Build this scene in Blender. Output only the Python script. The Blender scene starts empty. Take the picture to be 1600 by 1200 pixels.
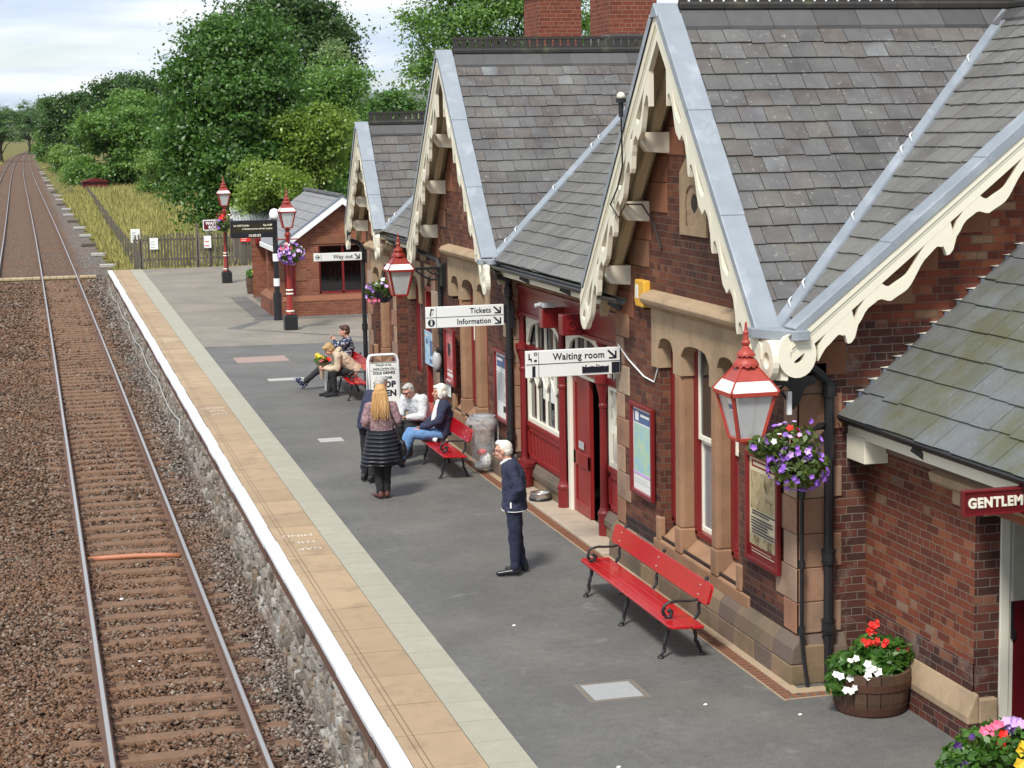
import bpy, bmesh, math, random
import numpy as np
from mathutils import Vector, Matrix
sc = bpy.context.scene
COL = sc.collection
RND = random.Random(11)
NR = np.random.default_rng(5)
PI = math.pi
def V(*a): return Vector(a)

class MB:
    """collects shapes, then links them as one mesh object"""
    def __init__(s): s.v = []; s.f = []
    def add(s, vs, fs):
        o = len(s.v); s.v.extend([tuple(p) for p in vs]); s.f.extend([tuple(i + o for i in f) for f in fs]); return s
    def quad(s, a, b, c, d): return s.add([a, b, c, d], [(0, 1, 2, 3)])
    def box(s, x0, x1, y0, y1, z0, z1):
        vs = [(x0, y0, z0), (x1, y0, z0), (x1, y1, z0), (x0, y1, z0), (x0, y0, z1), (x1, y0, z1), (x1, y1, z1), (x0, y1, z1)]
        return s.add(vs, [(0, 3, 2, 1), (4, 5, 6, 7), (0, 1, 5, 4), (1, 2, 6, 5), (2, 3, 7, 6), (3, 0, 4, 7)])
    def obox(s, c, sz, rot=None):
        h = [k / 2 for k in sz]; m = rot or Matrix.Identity(3); c = Vector(c)
        vs = [c + m @ Vector((x * h[0], y * h[1], z * h[2])) for z in (-1, 1) for x, y in ((-1, -1), (1, -1), (1, 1), (-1, 1))]
        return s.add(vs, [(0, 3, 2, 1), (4, 5, 6, 7), (0, 1, 5, 4), (1, 2, 6, 5), (2, 3, 7, 6), (3, 0, 4, 7)])
    def bar(s, a, b, w, h, up=(0, 0, 1)):
        a = Vector(a); b = Vector(b); d = (b - a).normalized(); u = Vector(up)
        r = d.cross(u)
        if r.length < 1e-5: r = d.cross(Vector((1, 0, 0)))
        r.normalize(); u = r.cross(d); vs = []
        for p in (a, b):
            for i, j in ((-1, -1), (1, -1), (1, 1), (-1, 1)): vs.append(p + r * (i * w / 2) + u * (j * h / 2))
        return s.add(vs, [(0, 1, 2, 3), (7, 6, 5, 4), (0, 4, 5, 1), (1, 5, 6, 2), (2, 6, 7, 3), (3, 7, 4, 0)])
    def tube(s, path, r, n=8, cap=True):
        P = [Vector(p) for p in path]; m = len(P)
        rs = r if isinstance(r, (list, tuple)) else [r] * m
        vs = []; ref = None
        for i in range(m):
            d = (P[min(i + 1, m - 1)] - P[max(i - 1, 0)])
            d = d.normalized() if d.length > 1e-9 else Vector((0, 0, 1))
            if ref is None:
                ref = d.cross(Vector((0, 0, 1)))
                if ref.length < 1e-3: ref = d.cross(Vector((1, 0, 0)))
            a = (ref - d * ref.dot(d)).normalized(); ref = a; b = d.cross(a)
            for k in range(n):
                t = 2 * PI * k / n; vs.append(P[i] + (a * math.cos(t) + b * math.sin(t)) * rs[i])
        fs = [(i * n + k, i * n + (k + 1) % n, (i + 1) * n + (k + 1) % n, (i + 1) * n + k) for i in range(m - 1) for k in range(n)]
        if cap: fs += [tuple(range(n - 1, -1, -1)), tuple(range((m - 1) * n, m * n))]
        return s.add(vs, fs)
    def lathe(s, prof, c=(0, 0, 0), n=16, sx=1, sy=1, ph=0):
        vs = []; m = len(prof)
        for r, z in prof:
            for k in range(n):
                t = 2 * PI * k / n + ph; vs.append((c[0] + r * sx * math.cos(t), c[1] + r * sy * math.sin(t), c[2] + z))
        fs = [(i * n + k, i * n + (k + 1) % n, (i + 1) * n + (k + 1) % n, (i + 1) * n + k) for i in range(m - 1) for k in range(n)]
        fs += [tuple(range(n - 1, -1, -1)), tuple(range((m - 1) * n, m * n))]
        return s.add(vs, fs)
    def prism(s, poly, axis, a0, a1):
        n = len(poly)
        def P(p, a): return (a, p[0], p[1]) if axis == 'x' else (p[0], a, p[1]) if axis == 'y' else (p[0], p[1], a)
        vs = [P(p, a0) for p in poly] + [P(p, a1) for p in poly]
        return s.add(vs, [tuple(range(n)), tuple(range(2 * n - 1, n - 1, -1))] + [(i, i + n, (i + 1) % n + n, (i + 1) % n) for i in range(n)])
    def ring(s, c, r0, r1, axis, a0, a1, n=20, sy=1.0):
        def P(r, t, a):
            p, q = c[0] + r * math.cos(t), c[1] + r * sy * math.sin(t)
            return (a, p, q) if axis == 'x' else (p, a, q) if axis == 'y' else (p, q, a)
        vs = []
        for k in range(n):
            t = 2 * PI * k / n; vs += [P(r0, t, a0), P(r1, t, a0), P(r1, t, a1), P(r0, t, a1)]
        fs = []
        for k in range(n):
            a = 4 * k; b = 4 * ((k + 1) % n)
            for i in range(4): fs.append((a + i, b + i, b + (i + 1) % 4, a + (i + 1) % 4))
        return s.add(vs, fs)
    def ball(s, c, r, n=10, m=7):
        rx, ry, rz = r if isinstance(r, (tuple, list)) else (r, r, r)
        prof = [(math.sin(PI * i / m), -math.cos(PI * i / m)) for i in range(m + 1)]
        vs = []
        for a, z in prof:
            a = max(a, .02)
            for k in range(n):
                t = 2 * PI * k / n; vs.append((c[0] + rx * a * math.cos(t), c[1] + ry * a * math.sin(t), c[2] + rz * z))
        fs = [(i * n + k, i * n + (k + 1) % n, (i + 1) * n + (k + 1) % n, (i + 1) * n + k) for i in range(m) for k in range(n)]
        fs += [tuple(range(n - 1, -1, -1)), tuple(range(m * n, (m + 1) * n))]
        return s.add(vs, fs)
    def wall(s, axis, a, u0, u1, z0, z1, holes, depth, top=None):
        """wall face in plane axis=a with rectangular holes (u0,u1,z0,z1) and reveals 'depth' deep (signed)"""
        us = sorted(set([u0, u1] + [h[0] for h in holes] + [h[1] for h in holes]))
        zs = sorted(set([z0, z1] + [h[2] for h in holes] + [h[3] for h in holes]))
        def P(u, z, d=0): return (a + d, u, z) if axis == 'x' else (u, a + d, z)
        for i in range(len(us) - 1):
            for j in range(len(zs) - 1):
                um, zm = (us[i] + us[i + 1]) / 2, (zs[j] + zs[j + 1]) / 2
                if any(h[0] < um < h[1] and h[2] < zm < h[3] for h in holes): continue
                s.quad(P(us[i], zs[j]), P(us[i + 1], zs[j]), P(us[i + 1], zs[j + 1]), P(us[i], zs[j + 1]))
        for h in holes:
            c = [(h[0], h[2]), (h[1], h[2]), (h[1], h[3]), (h[0], h[3])]
            for k in range(4):
                p, q = c[k], c[(k + 1) % 4]
                s.quad(P(*p), P(*q), P(*q, depth), P(*p, depth))
        return s
    def arched(s, axis, a0, a1, u0, u1, z0, z1, ops, n=8):
        """slab between planes a0..a1 with round/pointed-headed openings (u0,u1,zbottom,zspring,ztop)"""
        def bx(x0, x1, b, t):
            if x1 - x0 < 1e-5 or t - b < 1e-5: return
            if axis == 'x': s.box(min(a0, a1), max(a0, a1), x0, x1, b, t)
            else: s.box(x0, x1, min(a0, a1), max(a0, a1), b, t)
        cur = u0
        for o in sorted(ops):
            bx(cur, o[0], z0, z1); cur = o[1]
            if o[2] > z0: bx(o[0], o[1], z0, o[2])
            m = (o[0] + o[1]) / 2; w = (o[1] - o[0]) / 2
            pts = []
            for k in range(n + 1):
                t = -1 + 2 * k / n
                pts.append((m + w * t, o[3] + (o[4] - o[3]) * math.sqrt(max(0, 1 - abs(t) ** 2.6))))
            for k in range(n):
                p, q = pts[k], pts[k + 1]
                poly = [p, q, (q[0], z1), (p[0], z1)]
                if k == 0: pass
                s.prism(poly, axis, a0, a1)
        bx(cur, u1, z0, z1)
        return s
    def build(s, name, mat, parent=None, loc=None, smooth=False, bevel=0, world=False, rot=None):
        me = bpy.data.meshes.new(name); me.from_pydata(s.v, [], s.f); me.update()
        o = bpy.data.objects.new(name, me); COL.objects.link(o)
        if mat: me.materials.append(mat)
        if smooth: me.polygons.foreach_set('use_smooth', [True] * len(me.polygons))
        if parent:
            o.parent = parent
            if world: o.location = -parent.location
        if loc: o.location = loc
        if rot: o.rotation_euler = rot
        if bevel:
            m = o.modifiers.new('edge', 'BEVEL'); m.width = bevel; m.segments = 2; m.limit_method = 'ANGLE'; m.angle_limit = .6
            m.harden_normals = False
        return o

def npmesh(name, verts, faces, mat, parent=None, smooth=False, world=False):
    """fast mesh from numpy arrays; faces all of one size"""
    me = bpy.data.meshes.new(name); k = faces.shape[1]
    me.vertices.add(len(verts)); me.vertices.foreach_set('co', verts.astype(np.float32).ravel())
    me.loops.add(faces.size); me.loops.foreach_set('vertex_index', faces.astype(np.int32).ravel())
    me.polygons.add(len(faces)); me.polygons.foreach_set('loop_start', np.arange(0, faces.size, k, dtype=np.int32))
    me.polygons.foreach_set('loop_total', np.full(len(faces), k, dtype=np.int32))
    if smooth: me.polygons.foreach_set('use_smooth', np.ones(len(faces), dtype=bool))
    me.update(calc_edges=True)
    o = bpy.data.objects.new(name, me); COL.objects.link(o)
    if mat: me.materials.append(mat)
    if parent:
        o.parent = parent
        if world: o.location = -parent.location
    return o

def tag(o, label=None, cat=None, group=None, kind=None):
    if label: o['label'] = label
    if cat: o['category'] = cat
    if group: o['group'] = group
    if kind: o['kind'] = kind
    return o
def thing(name, label, cat, loc=(0, 0, 0), rz=0, group=None):
    o = bpy.data.objects.new(name, None); COL.objects.link(o); o.location = loc; o.rotation_euler = (0, 0, rz)
    o.empty_display_size = .2
    return tag(o, label, cat, group)
def structure(o, kind='structure'): o['kind'] = kind; return o
def dup(root, loc, rz=0, label=None, group=None):
    r = root.copy(); COL.objects.link(r); r.location = loc; r.rotation_euler = (0, 0, rz)
    if label: r['label'] = label
    if group: r['group'] = group
    for ch in list(root.children):
        c = ch.copy(); COL.objects.link(c); c.parent = r
        for g in ch.children:
            d = g.copy(); COL.objects.link(d); d.parent = c
    return r
def text(name, s, size, mat, parent, loc, rot=(PI / 2, 0, 0), ext=.002, align='LEFT', sx=1.0):
    cu = bpy.data.curves.new(name, 'FONT'); cu.body = s; cu.size = size; cu.extrude = ext; cu.align_x = align; cu.resolution_u = 3
    cu.space_character = 1.05
    o = bpy.data.objects.new(name, cu); COL.objects.link(o); cu.materials.append(mat)
    o.parent = parent; o.location = loc; o.rotation_euler = rot; o.scale = (sx, 1, 1)
    return o

# ---------- materials
class NT:
    def __init__(s, name):
        s.m = bpy.data.materials.new(name); s.m.use_nodes = True; s.t = s.m.node_tree; s.t.nodes.clear()
        s.out = s.t.nodes.new('ShaderNodeOutputMaterial')
    def n(s, typ, **kw):
        nd = s.t.nodes.new(typ)
        for k, v in kw.items(): setattr(nd, k, v)
        return nd
    def l(s, a, b): s.t.links.new(a, b)
    def val(s, sock, v):
        if hasattr(v, 'is_linked'): s.l(v, sock)
        else: sock.default_value = v
    def math(s, op, a, b=None, c=None):
        nd = s.n('ShaderNodeMath', operation=op); s.val(nd.inputs[0], a)
        if b is not None: s.val(nd.inputs[1], b)
        if c is not None: s.val(nd.inputs[2], c)
        return nd.outputs[0]
    def mix(s, f, a, b, mode='MIX'):
        nd = s.n('ShaderNodeMix', data_type='RGBA', blend_type=mode, clamp_factor=True)
        s.val(nd.inputs['Factor'], f)
        for sock, v in ((nd.inputs[6], a), (nd.inputs[7], b)):
            if hasattr(v, 'is_linked'): s.l(v, sock)
            else: sock.default_value = (*v, 1)
        return nd.outputs[2]
    def ramp(s, f, stops, interp='LINEAR'):
        nd = s.n('ShaderNodeValToRGB'); cr = nd.color_ramp; cr.interpolation = interp
        while len(cr.elements) < len(stops): cr.elements.new(.5)
        for e, (p, c) in zip(cr.elements, stops): e.position = p; e.color = (*c, 1) if len(c) == 3 else c
        s.val(nd.inputs[0], f); return nd.outputs[0]
    def noise(s, scale, vec=None, detail=4, rough=.55, dist=0):
        nd = s.n('ShaderNodeTexNoise'); nd.inputs['Scale'].default_value = scale; nd.inputs['Detail'].default_value = detail
        nd.inputs['Roughness'].default_value = rough; nd.inputs['Distortion'].default_value = dist
        if vec is not None: s.l(vec, nd.inputs['Vector'])
        return nd.outputs[0]
    def coord(s): return s.n('ShaderNodeTexCoord').outputs['Object']
    def island(s): return s.n('ShaderNodeNewGeometry').outputs['Random Per Island']
    def bump(s, h, strength=.5, dist=.01, normal=None):
        nd = s.n('ShaderNodeBump'); nd.inputs['Strength'].default_value = strength; nd.inputs['Distance'].default_value = dist
        s.l(h, nd.inputs['Height'])
        if normal is not None: s.l(normal, nd.inputs['Normal'])
        return nd.outputs[0]
    def bsdf(s, col, rough=.6, metal=0, normal=None, spec=.5, coat=0):
        nd = s.n('ShaderNodeBsdfPrincipled')
        if hasattr(col, 'is_linked'): s.l(col, nd.inputs['Base Color'])
        else: nd.inputs['Base Color'].default_value = (*col, 1)
        s.val(nd.inputs['Roughness'], rough); s.val(nd.inputs['Metallic'], metal); nd.inputs['Specular IOR Level'].default_value = spec
        nd.inputs['Coat Weight'].default_value = coat
        if normal is not None: s.l(normal, nd.inputs['Normal'])
        s.l(nd.outputs[0], s.out.inputs[0]); return nd

def mat(name, col, rough=.6, metal=0, var=.12, scale=6, bump=0, bscale=None, isl=0, spec=.5, coat=0, dirt=None, bdist=.01):
    """paint / stone / metal with noise variation, per-island variation and optional worn patches"""
    t = NT(name); co = t.coord()
    c = t.noise(scale, co, 5, .6)
    f = t.math('MULTIPLY_ADD', t.math('SUBTRACT', c, .5), 2 * var, 1)
    if isl: f = t.math('MULTIPLY', f, t.math('MULTIPLY_ADD', t.island(), 2 * isl, 1 - isl))
    nd = t.n('ShaderNodeVectorMath', operation='SCALE'); nd.inputs[0].default_value = col; t.l(f, nd.inputs['Scale'])
    colr = nd.outputs[0]
    if dirt:
        dcol, dscale, th = dirt
        k = t.ramp(t.noise(dscale, co, 6, .65), [(th, (0, 0, 0)), (min(1, th + .18), (1, 1, 1))])
        colr = t.mix(t.math('MULTIPLY', k, .8), colr, dcol)
    nrm = None
    if bump: nrm = t.bump(t.noise(bscale or scale * 8, co, 5, .6), bump, bdist)
    t.bsdf(colr, rough, metal, nrm, spec, coat)
    return t.m
# ---------- materials of the place
def wallvec(t):
    """metres along a wall (horizontal, up) for axis-aligned walls"""
    sp = t.n('ShaderNodeSeparateXYZ'); t.l(t.coord(), sp.inputs[0])
    ns = t.n('ShaderNodeSeparateXYZ'); t.l(t.n('ShaderNodeNewGeometry').outputs['True Normal'], ns.inputs[0])
    isx = t.math('GREATER_THAN', t.math('ABSOLUTE', ns.outputs[0]), .6)
    u = t.math('ADD', t.math('MULTIPLY', sp.outputs[1], isx), t.math('MULTIPLY', sp.outputs[0], t.math('SUBTRACT', 1, isx)))
    isz = t.math('GREATER_THAN', t.math('ABSOLUTE', ns.outputs[2]), .6)
    v = t.math('ADD', t.math('MULTIPLY', sp.outputs[2], t.math('SUBTRACT', 1, isz)), t.math('MULTIPLY', sp.outputs[0], isz))
    return u, v
def brick(name, stops, mortar, soot=.5, sootcol=(.018, .014, .014), bw=.235, bh=.078, pale=None, sootscale=.55):
    t = NT(name); u, v = wallvec(t)
    row = t.math('FLOOR', t.math('DIVIDE', v, bh))
    half = t.math('SUBTRACT', 1, t.math('FLOORED_MODULO', row, 2))
    hd = t.math('LESS_THAN', t.math('FLOORED_MODULO', row, 4), .5)
    bwr = t.math('MULTIPLY', t.math('MULTIPLY_ADD', hd, -.5, 1), bw)
    # header courses every fourth row look busier
    bid = t.math('FLOOR', t.math('DIVIDE', t.math('ADD', u, t.math('MULTIPLY', half, t.math('MULTIPLY', bwr, .5))), bwr))
    cv = t.n('ShaderNodeCombineXYZ'); t.l(bid, cv.inputs[0]); t.l(row, cv.inputs[1])
    wn = t.n('ShaderNodeTexWhiteNoise', noise_dimensions='2D'); t.l(cv.outputs[0], wn.inputs['Vector'])
    uv = t.n('ShaderNodeCombineXYZ'); t.l(u, uv.inputs[0]); t.l(v, uv.inputs[1])
    # slightly wobbling joints
    wob = t.n('ShaderNodeTexNoise'); wob.inputs['Scale'].default_value = 9; t.l(uv.outputs[0], wob.inputs['Vector'])
    wv = t.n('ShaderNodeVectorMath', operation='MULTIPLY_ADD'); t.l(wob.outputs['Color'], wv.inputs[0]); wv.inputs[1].default_value = (.012, .012, 0); t.l(uv.outputs[0], wv.inputs[2])
    bt = t.n('ShaderNodeTexBrick'); t.l(wv.outputs[0], bt.inputs['Vector'])
    for k, x in (('Scale', 1), ('Brick Width', bw), ('Row Height', bh), ('Mortar Size', .0052), ('Mortar Smooth', .35)): bt.inputs[k].default_value = x
    bt.squash = .5; bt.squash_frequency = 4
    wnv = t.math('MULTIPLY_ADD', t.math('SUBTRACT', t.noise(1.2, t.coord(), 4, .6), .5), .7, wn.outputs['Value'])
    col = t.ramp(wnv, stops)
    fine = t.noise(38, t.coord(), 5, .7)
    col = t.mix(t.math('MULTIPLY', fine, .55), col, (.05, .028, .022), 'MIX')
    s1 = t.ramp(t.noise(sootscale, t.coord(), 5, .6), [(.42, (0, 0, 0)), (.66, (1, 1, 1))])
    col = t.mix(t.math('MULTIPLY', s1, soot), col, sootcol)
    if pale:
        s2 = t.ramp(t.noise(1.6, t.coord(), 7, .72), [(pale, (0, 0, 0)), (pale + .14, (1, 1, 1))])
        col = t.mix(t.math('MULTIPLY', s2, .5), col, (.36, .31, .27))
    mcol = t.mix(t.math('MULTIPLY', t.noise(3, t.coord(), 4), .9), mortar, tuple(k * .35 for k in mortar))
    col = t.mix(bt.outputs['Fac'], col, mcol)
    h = t.math('ADD', t.math('MULTIPLY', t.math('SUBTRACT', 1, bt.outputs['Fac']), 1), t.math('MULTIPLY', fine, .5))
    t.bsdf(col, .82, 0, t.bump(h, .55, .012), .25)
    return t.m
def slate(name, stops, streak=.3, moss=None, lichen=.68):
    t = NT(name); co = t.coord(); r = t.math('ADD', t.math('MULTIPLY', t.island(), .62), t.math('MULTIPLY_ADD', t.noise(.9, co, 3, .6), 1.1, -.36))
    col = t.ramp(r, stops)
    n1 = t.noise(22, co, 5, .7)
    col = t.mix(t.math('MULTIPLY', n1, .55), col, (.045, .04, .04))
    lk = t.ramp(t.noise(19, co, 5, .7), [(lichen - .08, (0, 0, 0)), (lichen + .02, (1, 1, 1))])
    col = t.mix(t.math('MULTIPLY', lk, .55), col, (.42, .42, .37))
    st = t.ramp(t.noise(1.3, co, 5, .65), [(.4, (0, 0, 0)), (.7, (1, 1, 1))])
    col = t.mix(t.math('MULTIPLY', st, streak), col, (.2, .2, .18))
    if moss:
        mk = t.ramp(t.noise(1.1, co, 6, .7), [(.44, (0, 0, 0)), (.66, (1, 1, 1))])
        col = t.mix(t.math('MULTIPLY', mk, moss), col, (.085, .085, .03))
    t.bsdf(col, t.math('MULTIPLY_ADD', n1, .3, .38), 0, t.bump(n1, .35, .006), .45)
    return t.m
def leafmat(name, dark, light, tr=.35, hue=0):
    t = NT(name); r = t.island()
    c = t.ramp(r, [(0, dark), (.55, tuple((a + b) / 2 for a, b in zip(dark, light))), (1, light)])
    at = t.n('ShaderNodeAttribute'); at.attribute_name = 'tint'
    c = t.mix(t.math('MULTIPLY', t.math('SUBTRACT', 1, at.outputs['Fac']), .6), c, tuple(k * .8 for k in dark))
    d = t.n('ShaderNodeBsdfDiffuse'); t.l(c, d.inputs[0])
    tl = t.n('ShaderNodeBsdfTranslucent'); t.l(t.mix(.5, c, tuple(min(1, k * 1.6) for k in light)), tl.inputs[0])
    g = t.n('ShaderNodeBsdfGlossy'); g.inputs['Roughness'].default_value = .45; g.inputs[0].default_value = (.8, .85, .8, 1)
    m1 = t.n('ShaderNodeMixShader'); m1.inputs[0].default_value = tr; t.l(d.outputs[0], m1.inputs[1]); t.l(tl.outputs[0], m1.inputs[2])
    m2 = t.n('ShaderNodeMixShader'); m2.inputs[0].default_value = .04; t.l(m1.outputs[0], m2.inputs[1]); t.l(g.outputs[0], m2.inputs[2])
    t.l(m2.outputs[0], t.out.inputs[0]); return t.m

M = {}
M['brick_dark'] = brick('dark_brick', [(0, (.085, .03, .022)), (.35, (.135, .042, .026)), (.7, (.18, .056, .031)), (.93, (.235, .085, .042)), (1, (.28, .13, .07))], (.17, .13, .105), .6, (.03, .016, .014))
M['brick_red'] = brick('red_brick', [(0, (.09, .025, .018)), (.3, (.2, .045, .022)), (.7, (.28, .065, .03)), (.9, (.36, .12, .055)), (1, (.36, .22, .13))], (.17, .13, .105), .5, (.06, .022, .018), pale=.72)
M['brick_gents'] = brick('orange_red_brick', [(0, (.14, .036, .02)), (.3, (.21, .05, .025)), (.75, (.27, .07, .031)), (.93, (.34, .12, .055)), (1, (.32, .2, .14))], (.25, .2, .165), .55, (.05, .022, .018), pale=.66)
M['brick_end'] = brick('purple_brown_brick', [(0, (.05, .024, .02)), (.4, (.1, .032, .024)), (.8, (.16, .045, .03)), (1, (.26, .11, .065))], (.25, .2, .165), .4, (.03, .018, .017), pale=.56)
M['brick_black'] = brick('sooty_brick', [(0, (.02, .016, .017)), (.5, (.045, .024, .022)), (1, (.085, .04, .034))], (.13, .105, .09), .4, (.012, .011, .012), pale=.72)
M['brick_shelter'] = brick('shelter_brick', [(0, (.2, .06, .035)), (.5, (.27, .085, .045)), (1, (.33, .12, .065))], (.3, .2, .15), .15, (.1, .04, .03))
M['brick_chim'] = brick('chimney_brick', [(0, (.17, .042, .028)), (.5, (.22, .052, .032)), (1, (.27, .075, .042))], (.36, .24, .16), .15, (.12, .03, .02))
def stonemat(name, stops, grime=.45, gcol=(.06, .045, .035)):
    t = NT(name); co = t.coord()
    c = t.ramp(t.island(), stops); n1 = t.noise(14, co, 6, .68)
    c = t.mix(t.math('MULTIPLY', n1, .4), c, (.16, .085, .055))
    k = t.ramp(t.noise(1.7, co, 6, .66), [(.44, (0, 0, 0)), (.68, (1, 1, 1))])
    c = t.mix(t.math('MULTIPLY', k, grime), c, gcol)
    t.bsdf(c, .85, 0, t.bump(n1, .4, .012), .2); return t.m
M['quoin'] = stonemat('pink_sandstone', [(0, (.4, .24, .16)), (.3, (.35, .18, .11)), (.55, (.44, .3, .21)), (.8, (.33, .21, .15)), (1, (.48, .38, .28))], .45)
M['rakestone'] = stonemat('red_sandstone', [(0, (.2, .075, .045)), (.5, (.27, .11, .06)), (.8, (.22, .1, .06)), (1, (.32, .2, .13))], .4)
M['buff'] = stonemat('buff_sandstone', [(0, (.41, .31, .2)), (.6, (.45, .34, .22)), (1, (.38, .26, .17))], .32)
M['buff_plain'] = stonemat('buff_window_stone', [(0, (.43, .32, .205)), (1, (.43, .32, .205))], .38)
M['mullion'] = stonemat('warm_sandstone', [(0, (.33, .19, .11)), (1, (.38, .23, .14))], .4, (.1, .065, .045))
M['plinth'] = stonemat('mossy_plinth_stone', [(0, (.2, .15, .11)), (.4, (.28, .2, .12)), (.75, (.12, .1, .09)), (1, (.33, .22, .14))], .6, (.07, .07, .04))
M['slate'] = slate('welsh_slate', [(0, (.06, .057, .057)), (.2, (.098, .096, .098)), (.42, (.128, .129, .132)), (.56, (.085, .072, .067)), (.68, (.13, .113, .1)), (.8, (.108, .104, .113)), (.88, (.17, .178, .183)), (1, (.24, .265, .275))], .4)
M['slate_main'] = slate('streaky_slate', [(0, (.11, .107, .103)), (.5, (.155, .152, .147)), (1, (.21, .205, .19))], .55)
M['slate_gents'] = slate('mossy_slate', [(0, (.12, .135, .14)), (.4, (.165, .185, .195)), (.7, (.15, .165, .18)), (1, (.21, .235, .245))], .25, .75, .7)
M['slate_shelter'] = slate('plain_slate', [(0, (.25, .25, .26)), (1, (.31, .31, .32))], .2, None, .8)
M['lead'] = mat('lead', (.27, .305, .345), .45, .15, .2, 3.2, .15, 14, spec=.5, dirt=((.4, .435, .47), 2.6, .52))
M['lead_dark'] = mat('weathered_lead', (.17, .2, .25), .5, .15, .2, 4)
M['crest'] = mat('black_ridge_tile', (.028, .026, .024), .75, 0, .3, 9, .3, dirt=((.09, .09, .05), 3, .56))
M['ridgecap'] = mat('dark_ridge_slate', (.075, .073, .075), .6, 0, .25, 8, .2, isl=.2)
M['cream'] = mat('cream_paint', (.76, .72, .59), .42, 0, .06, 5, .12, 30, dirt=((.5, .44, .32), 5, .66))
M['cream_clean'] = mat('clean_cream_paint', (.78, .75, .64), .4, 0, .04, 5)
M['soffit'] = mat('soffit_boards', (.5, .42, .27), .6, 0, .12, 5, isl=.1)
M['maroon'] = mat('maroon_gloss_paint', (.17, .012, .014), .32, 0, .12, 5, .06, 30, spec=.5)
M['maroon_dark'] = mat('dark_maroon_paint', (.11, .008, .012), .35, 0, .12, 5)
M['doorred'] = mat('door_red_paint', (.24, .018, .017), .35, 0, .1, 5, .05, 30)
M['benchred'] = mat('bench_red_paint', (.42, .006, .01), .25, 0, .2, 3, .06, 25, spec=.55, coat=.2, dirt=((.3, .02, .02), 4, .55))
M['lampred'] = mat('lamp_red_paint', (.25, .022, .014), .38, 0, .12, 12)
M['iron'] = mat('black_iron', (.016, .016, .018), .38, 0, .3, 15, .15, 60)
M['white'] = mat('white_paint', (.78, .79, .8), .5, 0, .06, 6, dirt=((.5, .48, .44), 7, .68))
M['signwhite'] = mat('sign_white', (.77, .79, .77), .35, 0, .03, 4)
M['signback'] = mat('sign_black', (.012, .012, .016), .4, 0, .1, 5)
M['ink'] = mat('sign_ink', (.008, .009, .02), .5, 0, 0, 5)
M['glass_dark'] = mat('window_glass', (.022, .024, .028), .04, 0, .5, 1.5, spec=.8)
M['glass_grey'] = mat('grey_window_pane', (.21, .23, .24), .1, 0, .35, 1.2, spec=.8)  # grey tone of the lower panes, varied by noise
M['glass_white'] = mat('white_blind', (.62, .64, .68), .2, 0, .05, 2)
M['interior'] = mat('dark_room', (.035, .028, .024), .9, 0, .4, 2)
M['wood'] = mat('barrel_oak', (.085, .045, .026), .75, 0, .35, 9, .4, 40, isl=.25)
M['hoop'] = mat('rusty_hoop', (.09, .04, .025), .7, .3, .35, 14)
M['greywood'] = mat('weathered_wood', (.11, .095, .075), .9, 0, .3, 6, .4, 30, isl=.35)
M['asphalt'] = None
M['steel'] = mat('polished_rail', (.5, .48, .46), .3, .9, .1, 8)
M['rust'] = mat('rail_rust', (.115, .062, .042), .85, 0, .3, 20, .3, 80)
M['sleeper'] = mat('rusty_sleeper', (.155, .088, .052), .85, 0, .35, 7, .5, 40, isl=.3, dirt=((.07, .045, .032), 5, .55))
M['coping'] = mat('white_coping_paint', (.6, .62, .65), .6, 0, .08, 5, .4, 30, dirt=((.46, .42, .38), 7, .6), isl=.05)
M['copebrown'] = mat('coping_underside_brick', (.12, .055, .036), .9, 0, .4, 10, .4, 40)
M['tan'] = mat('tan_flagstones', (.345, .25, .155), .88, 0, .18, 3.5, .3, 90, isl=.09, dirt=((.23, .165, .105), 1.7, .52), bdist=.006)
M['grate'] = mat('rusty_grate', (.2, .085, .045), .8, .1, .3, 12)
M['buffstrip'] = mat('buff_edging', (.36, .27, .18), .9, 0, .2, 6, .2)
M['threshold'] = mat('worn_threshold_stone', (.38, .31, .24), .85, 0, .2, 4, .25, 40, dirt=((.2, .17, .12), 2.5, .55))
M['concrete'] = mat('pale_concrete', (.38, .37, .35), .85, 0, .15, 6, .2)
M['pipeorange'] = mat('orange_pipe', (.4, .15, .075), .5, 0, .15, 8)
M['yellowbox'] = mat('yellow_plastic', (.72, .4, .05), .4, 0, .05, 5)
M['plastic'] = mat('grey_plastic', (.4, .41, .42), .4, 0, .08, 5)
M['bark'] = mat('bark', (.07, .055, .04), .95, 0, .3, 5, .6, 20)
M['stem'] = mat('green_stems', (.05, .09, .03), .7)
M['skin'] = mat('skin', (.58, .31, .22), .5, 0, .06, 20, spec=.35)
M['skin_old'] = mat('ruddy_skin', (.58, .3, .22), .5, 0, .08, 20, spec=.35)
M['navy'] = mat('navy_cloth', (.022, .027, .062), .85, 0, .25, 12, .35, 45)
M['navy_trousers'] = mat('navy_trousers', (.014, .018, .042), .85, 0, .2, 10, .2, 40)
M['black_cloth'] = mat('black_cloth', (.014, .014, .017), .85, 0, .25, 12, .3, 40)
M['black_shiny'] = mat('black_leather', (.012, .012, .015), .3, 0, .2, 12)
M['quilt'] = None
M['jeans'] = mat('blue_jeans', (.11, .23, .44), .85, 0, .2, 14, .25, 60)
M['peach'] = mat('peach_jumper', (.5, .41, .3), .9, 0, .1, 14, .3, 60)
M['palegrey'] = mat('pale_grey_fleece', (.55, .56, .58), .9, 0, .1, 14, .3, 60)
M['white_cloth'] = mat('white_cloth', (.75, .75, .75), .85, 0, .06, 10)
M['hair_white'] = mat('white_hair', (.72, .69, .62), .6, 0, .2, 40, .4, 120)
M['hair_grey'] = mat('grey_hair', (.4, .39, .37), .6, 0, .25, 40, .4, 120)
M['hair_blonde'] = mat('blonde_hair', (.5, .29, .12), .5, 0, .35, 30, .4, 90)
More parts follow.
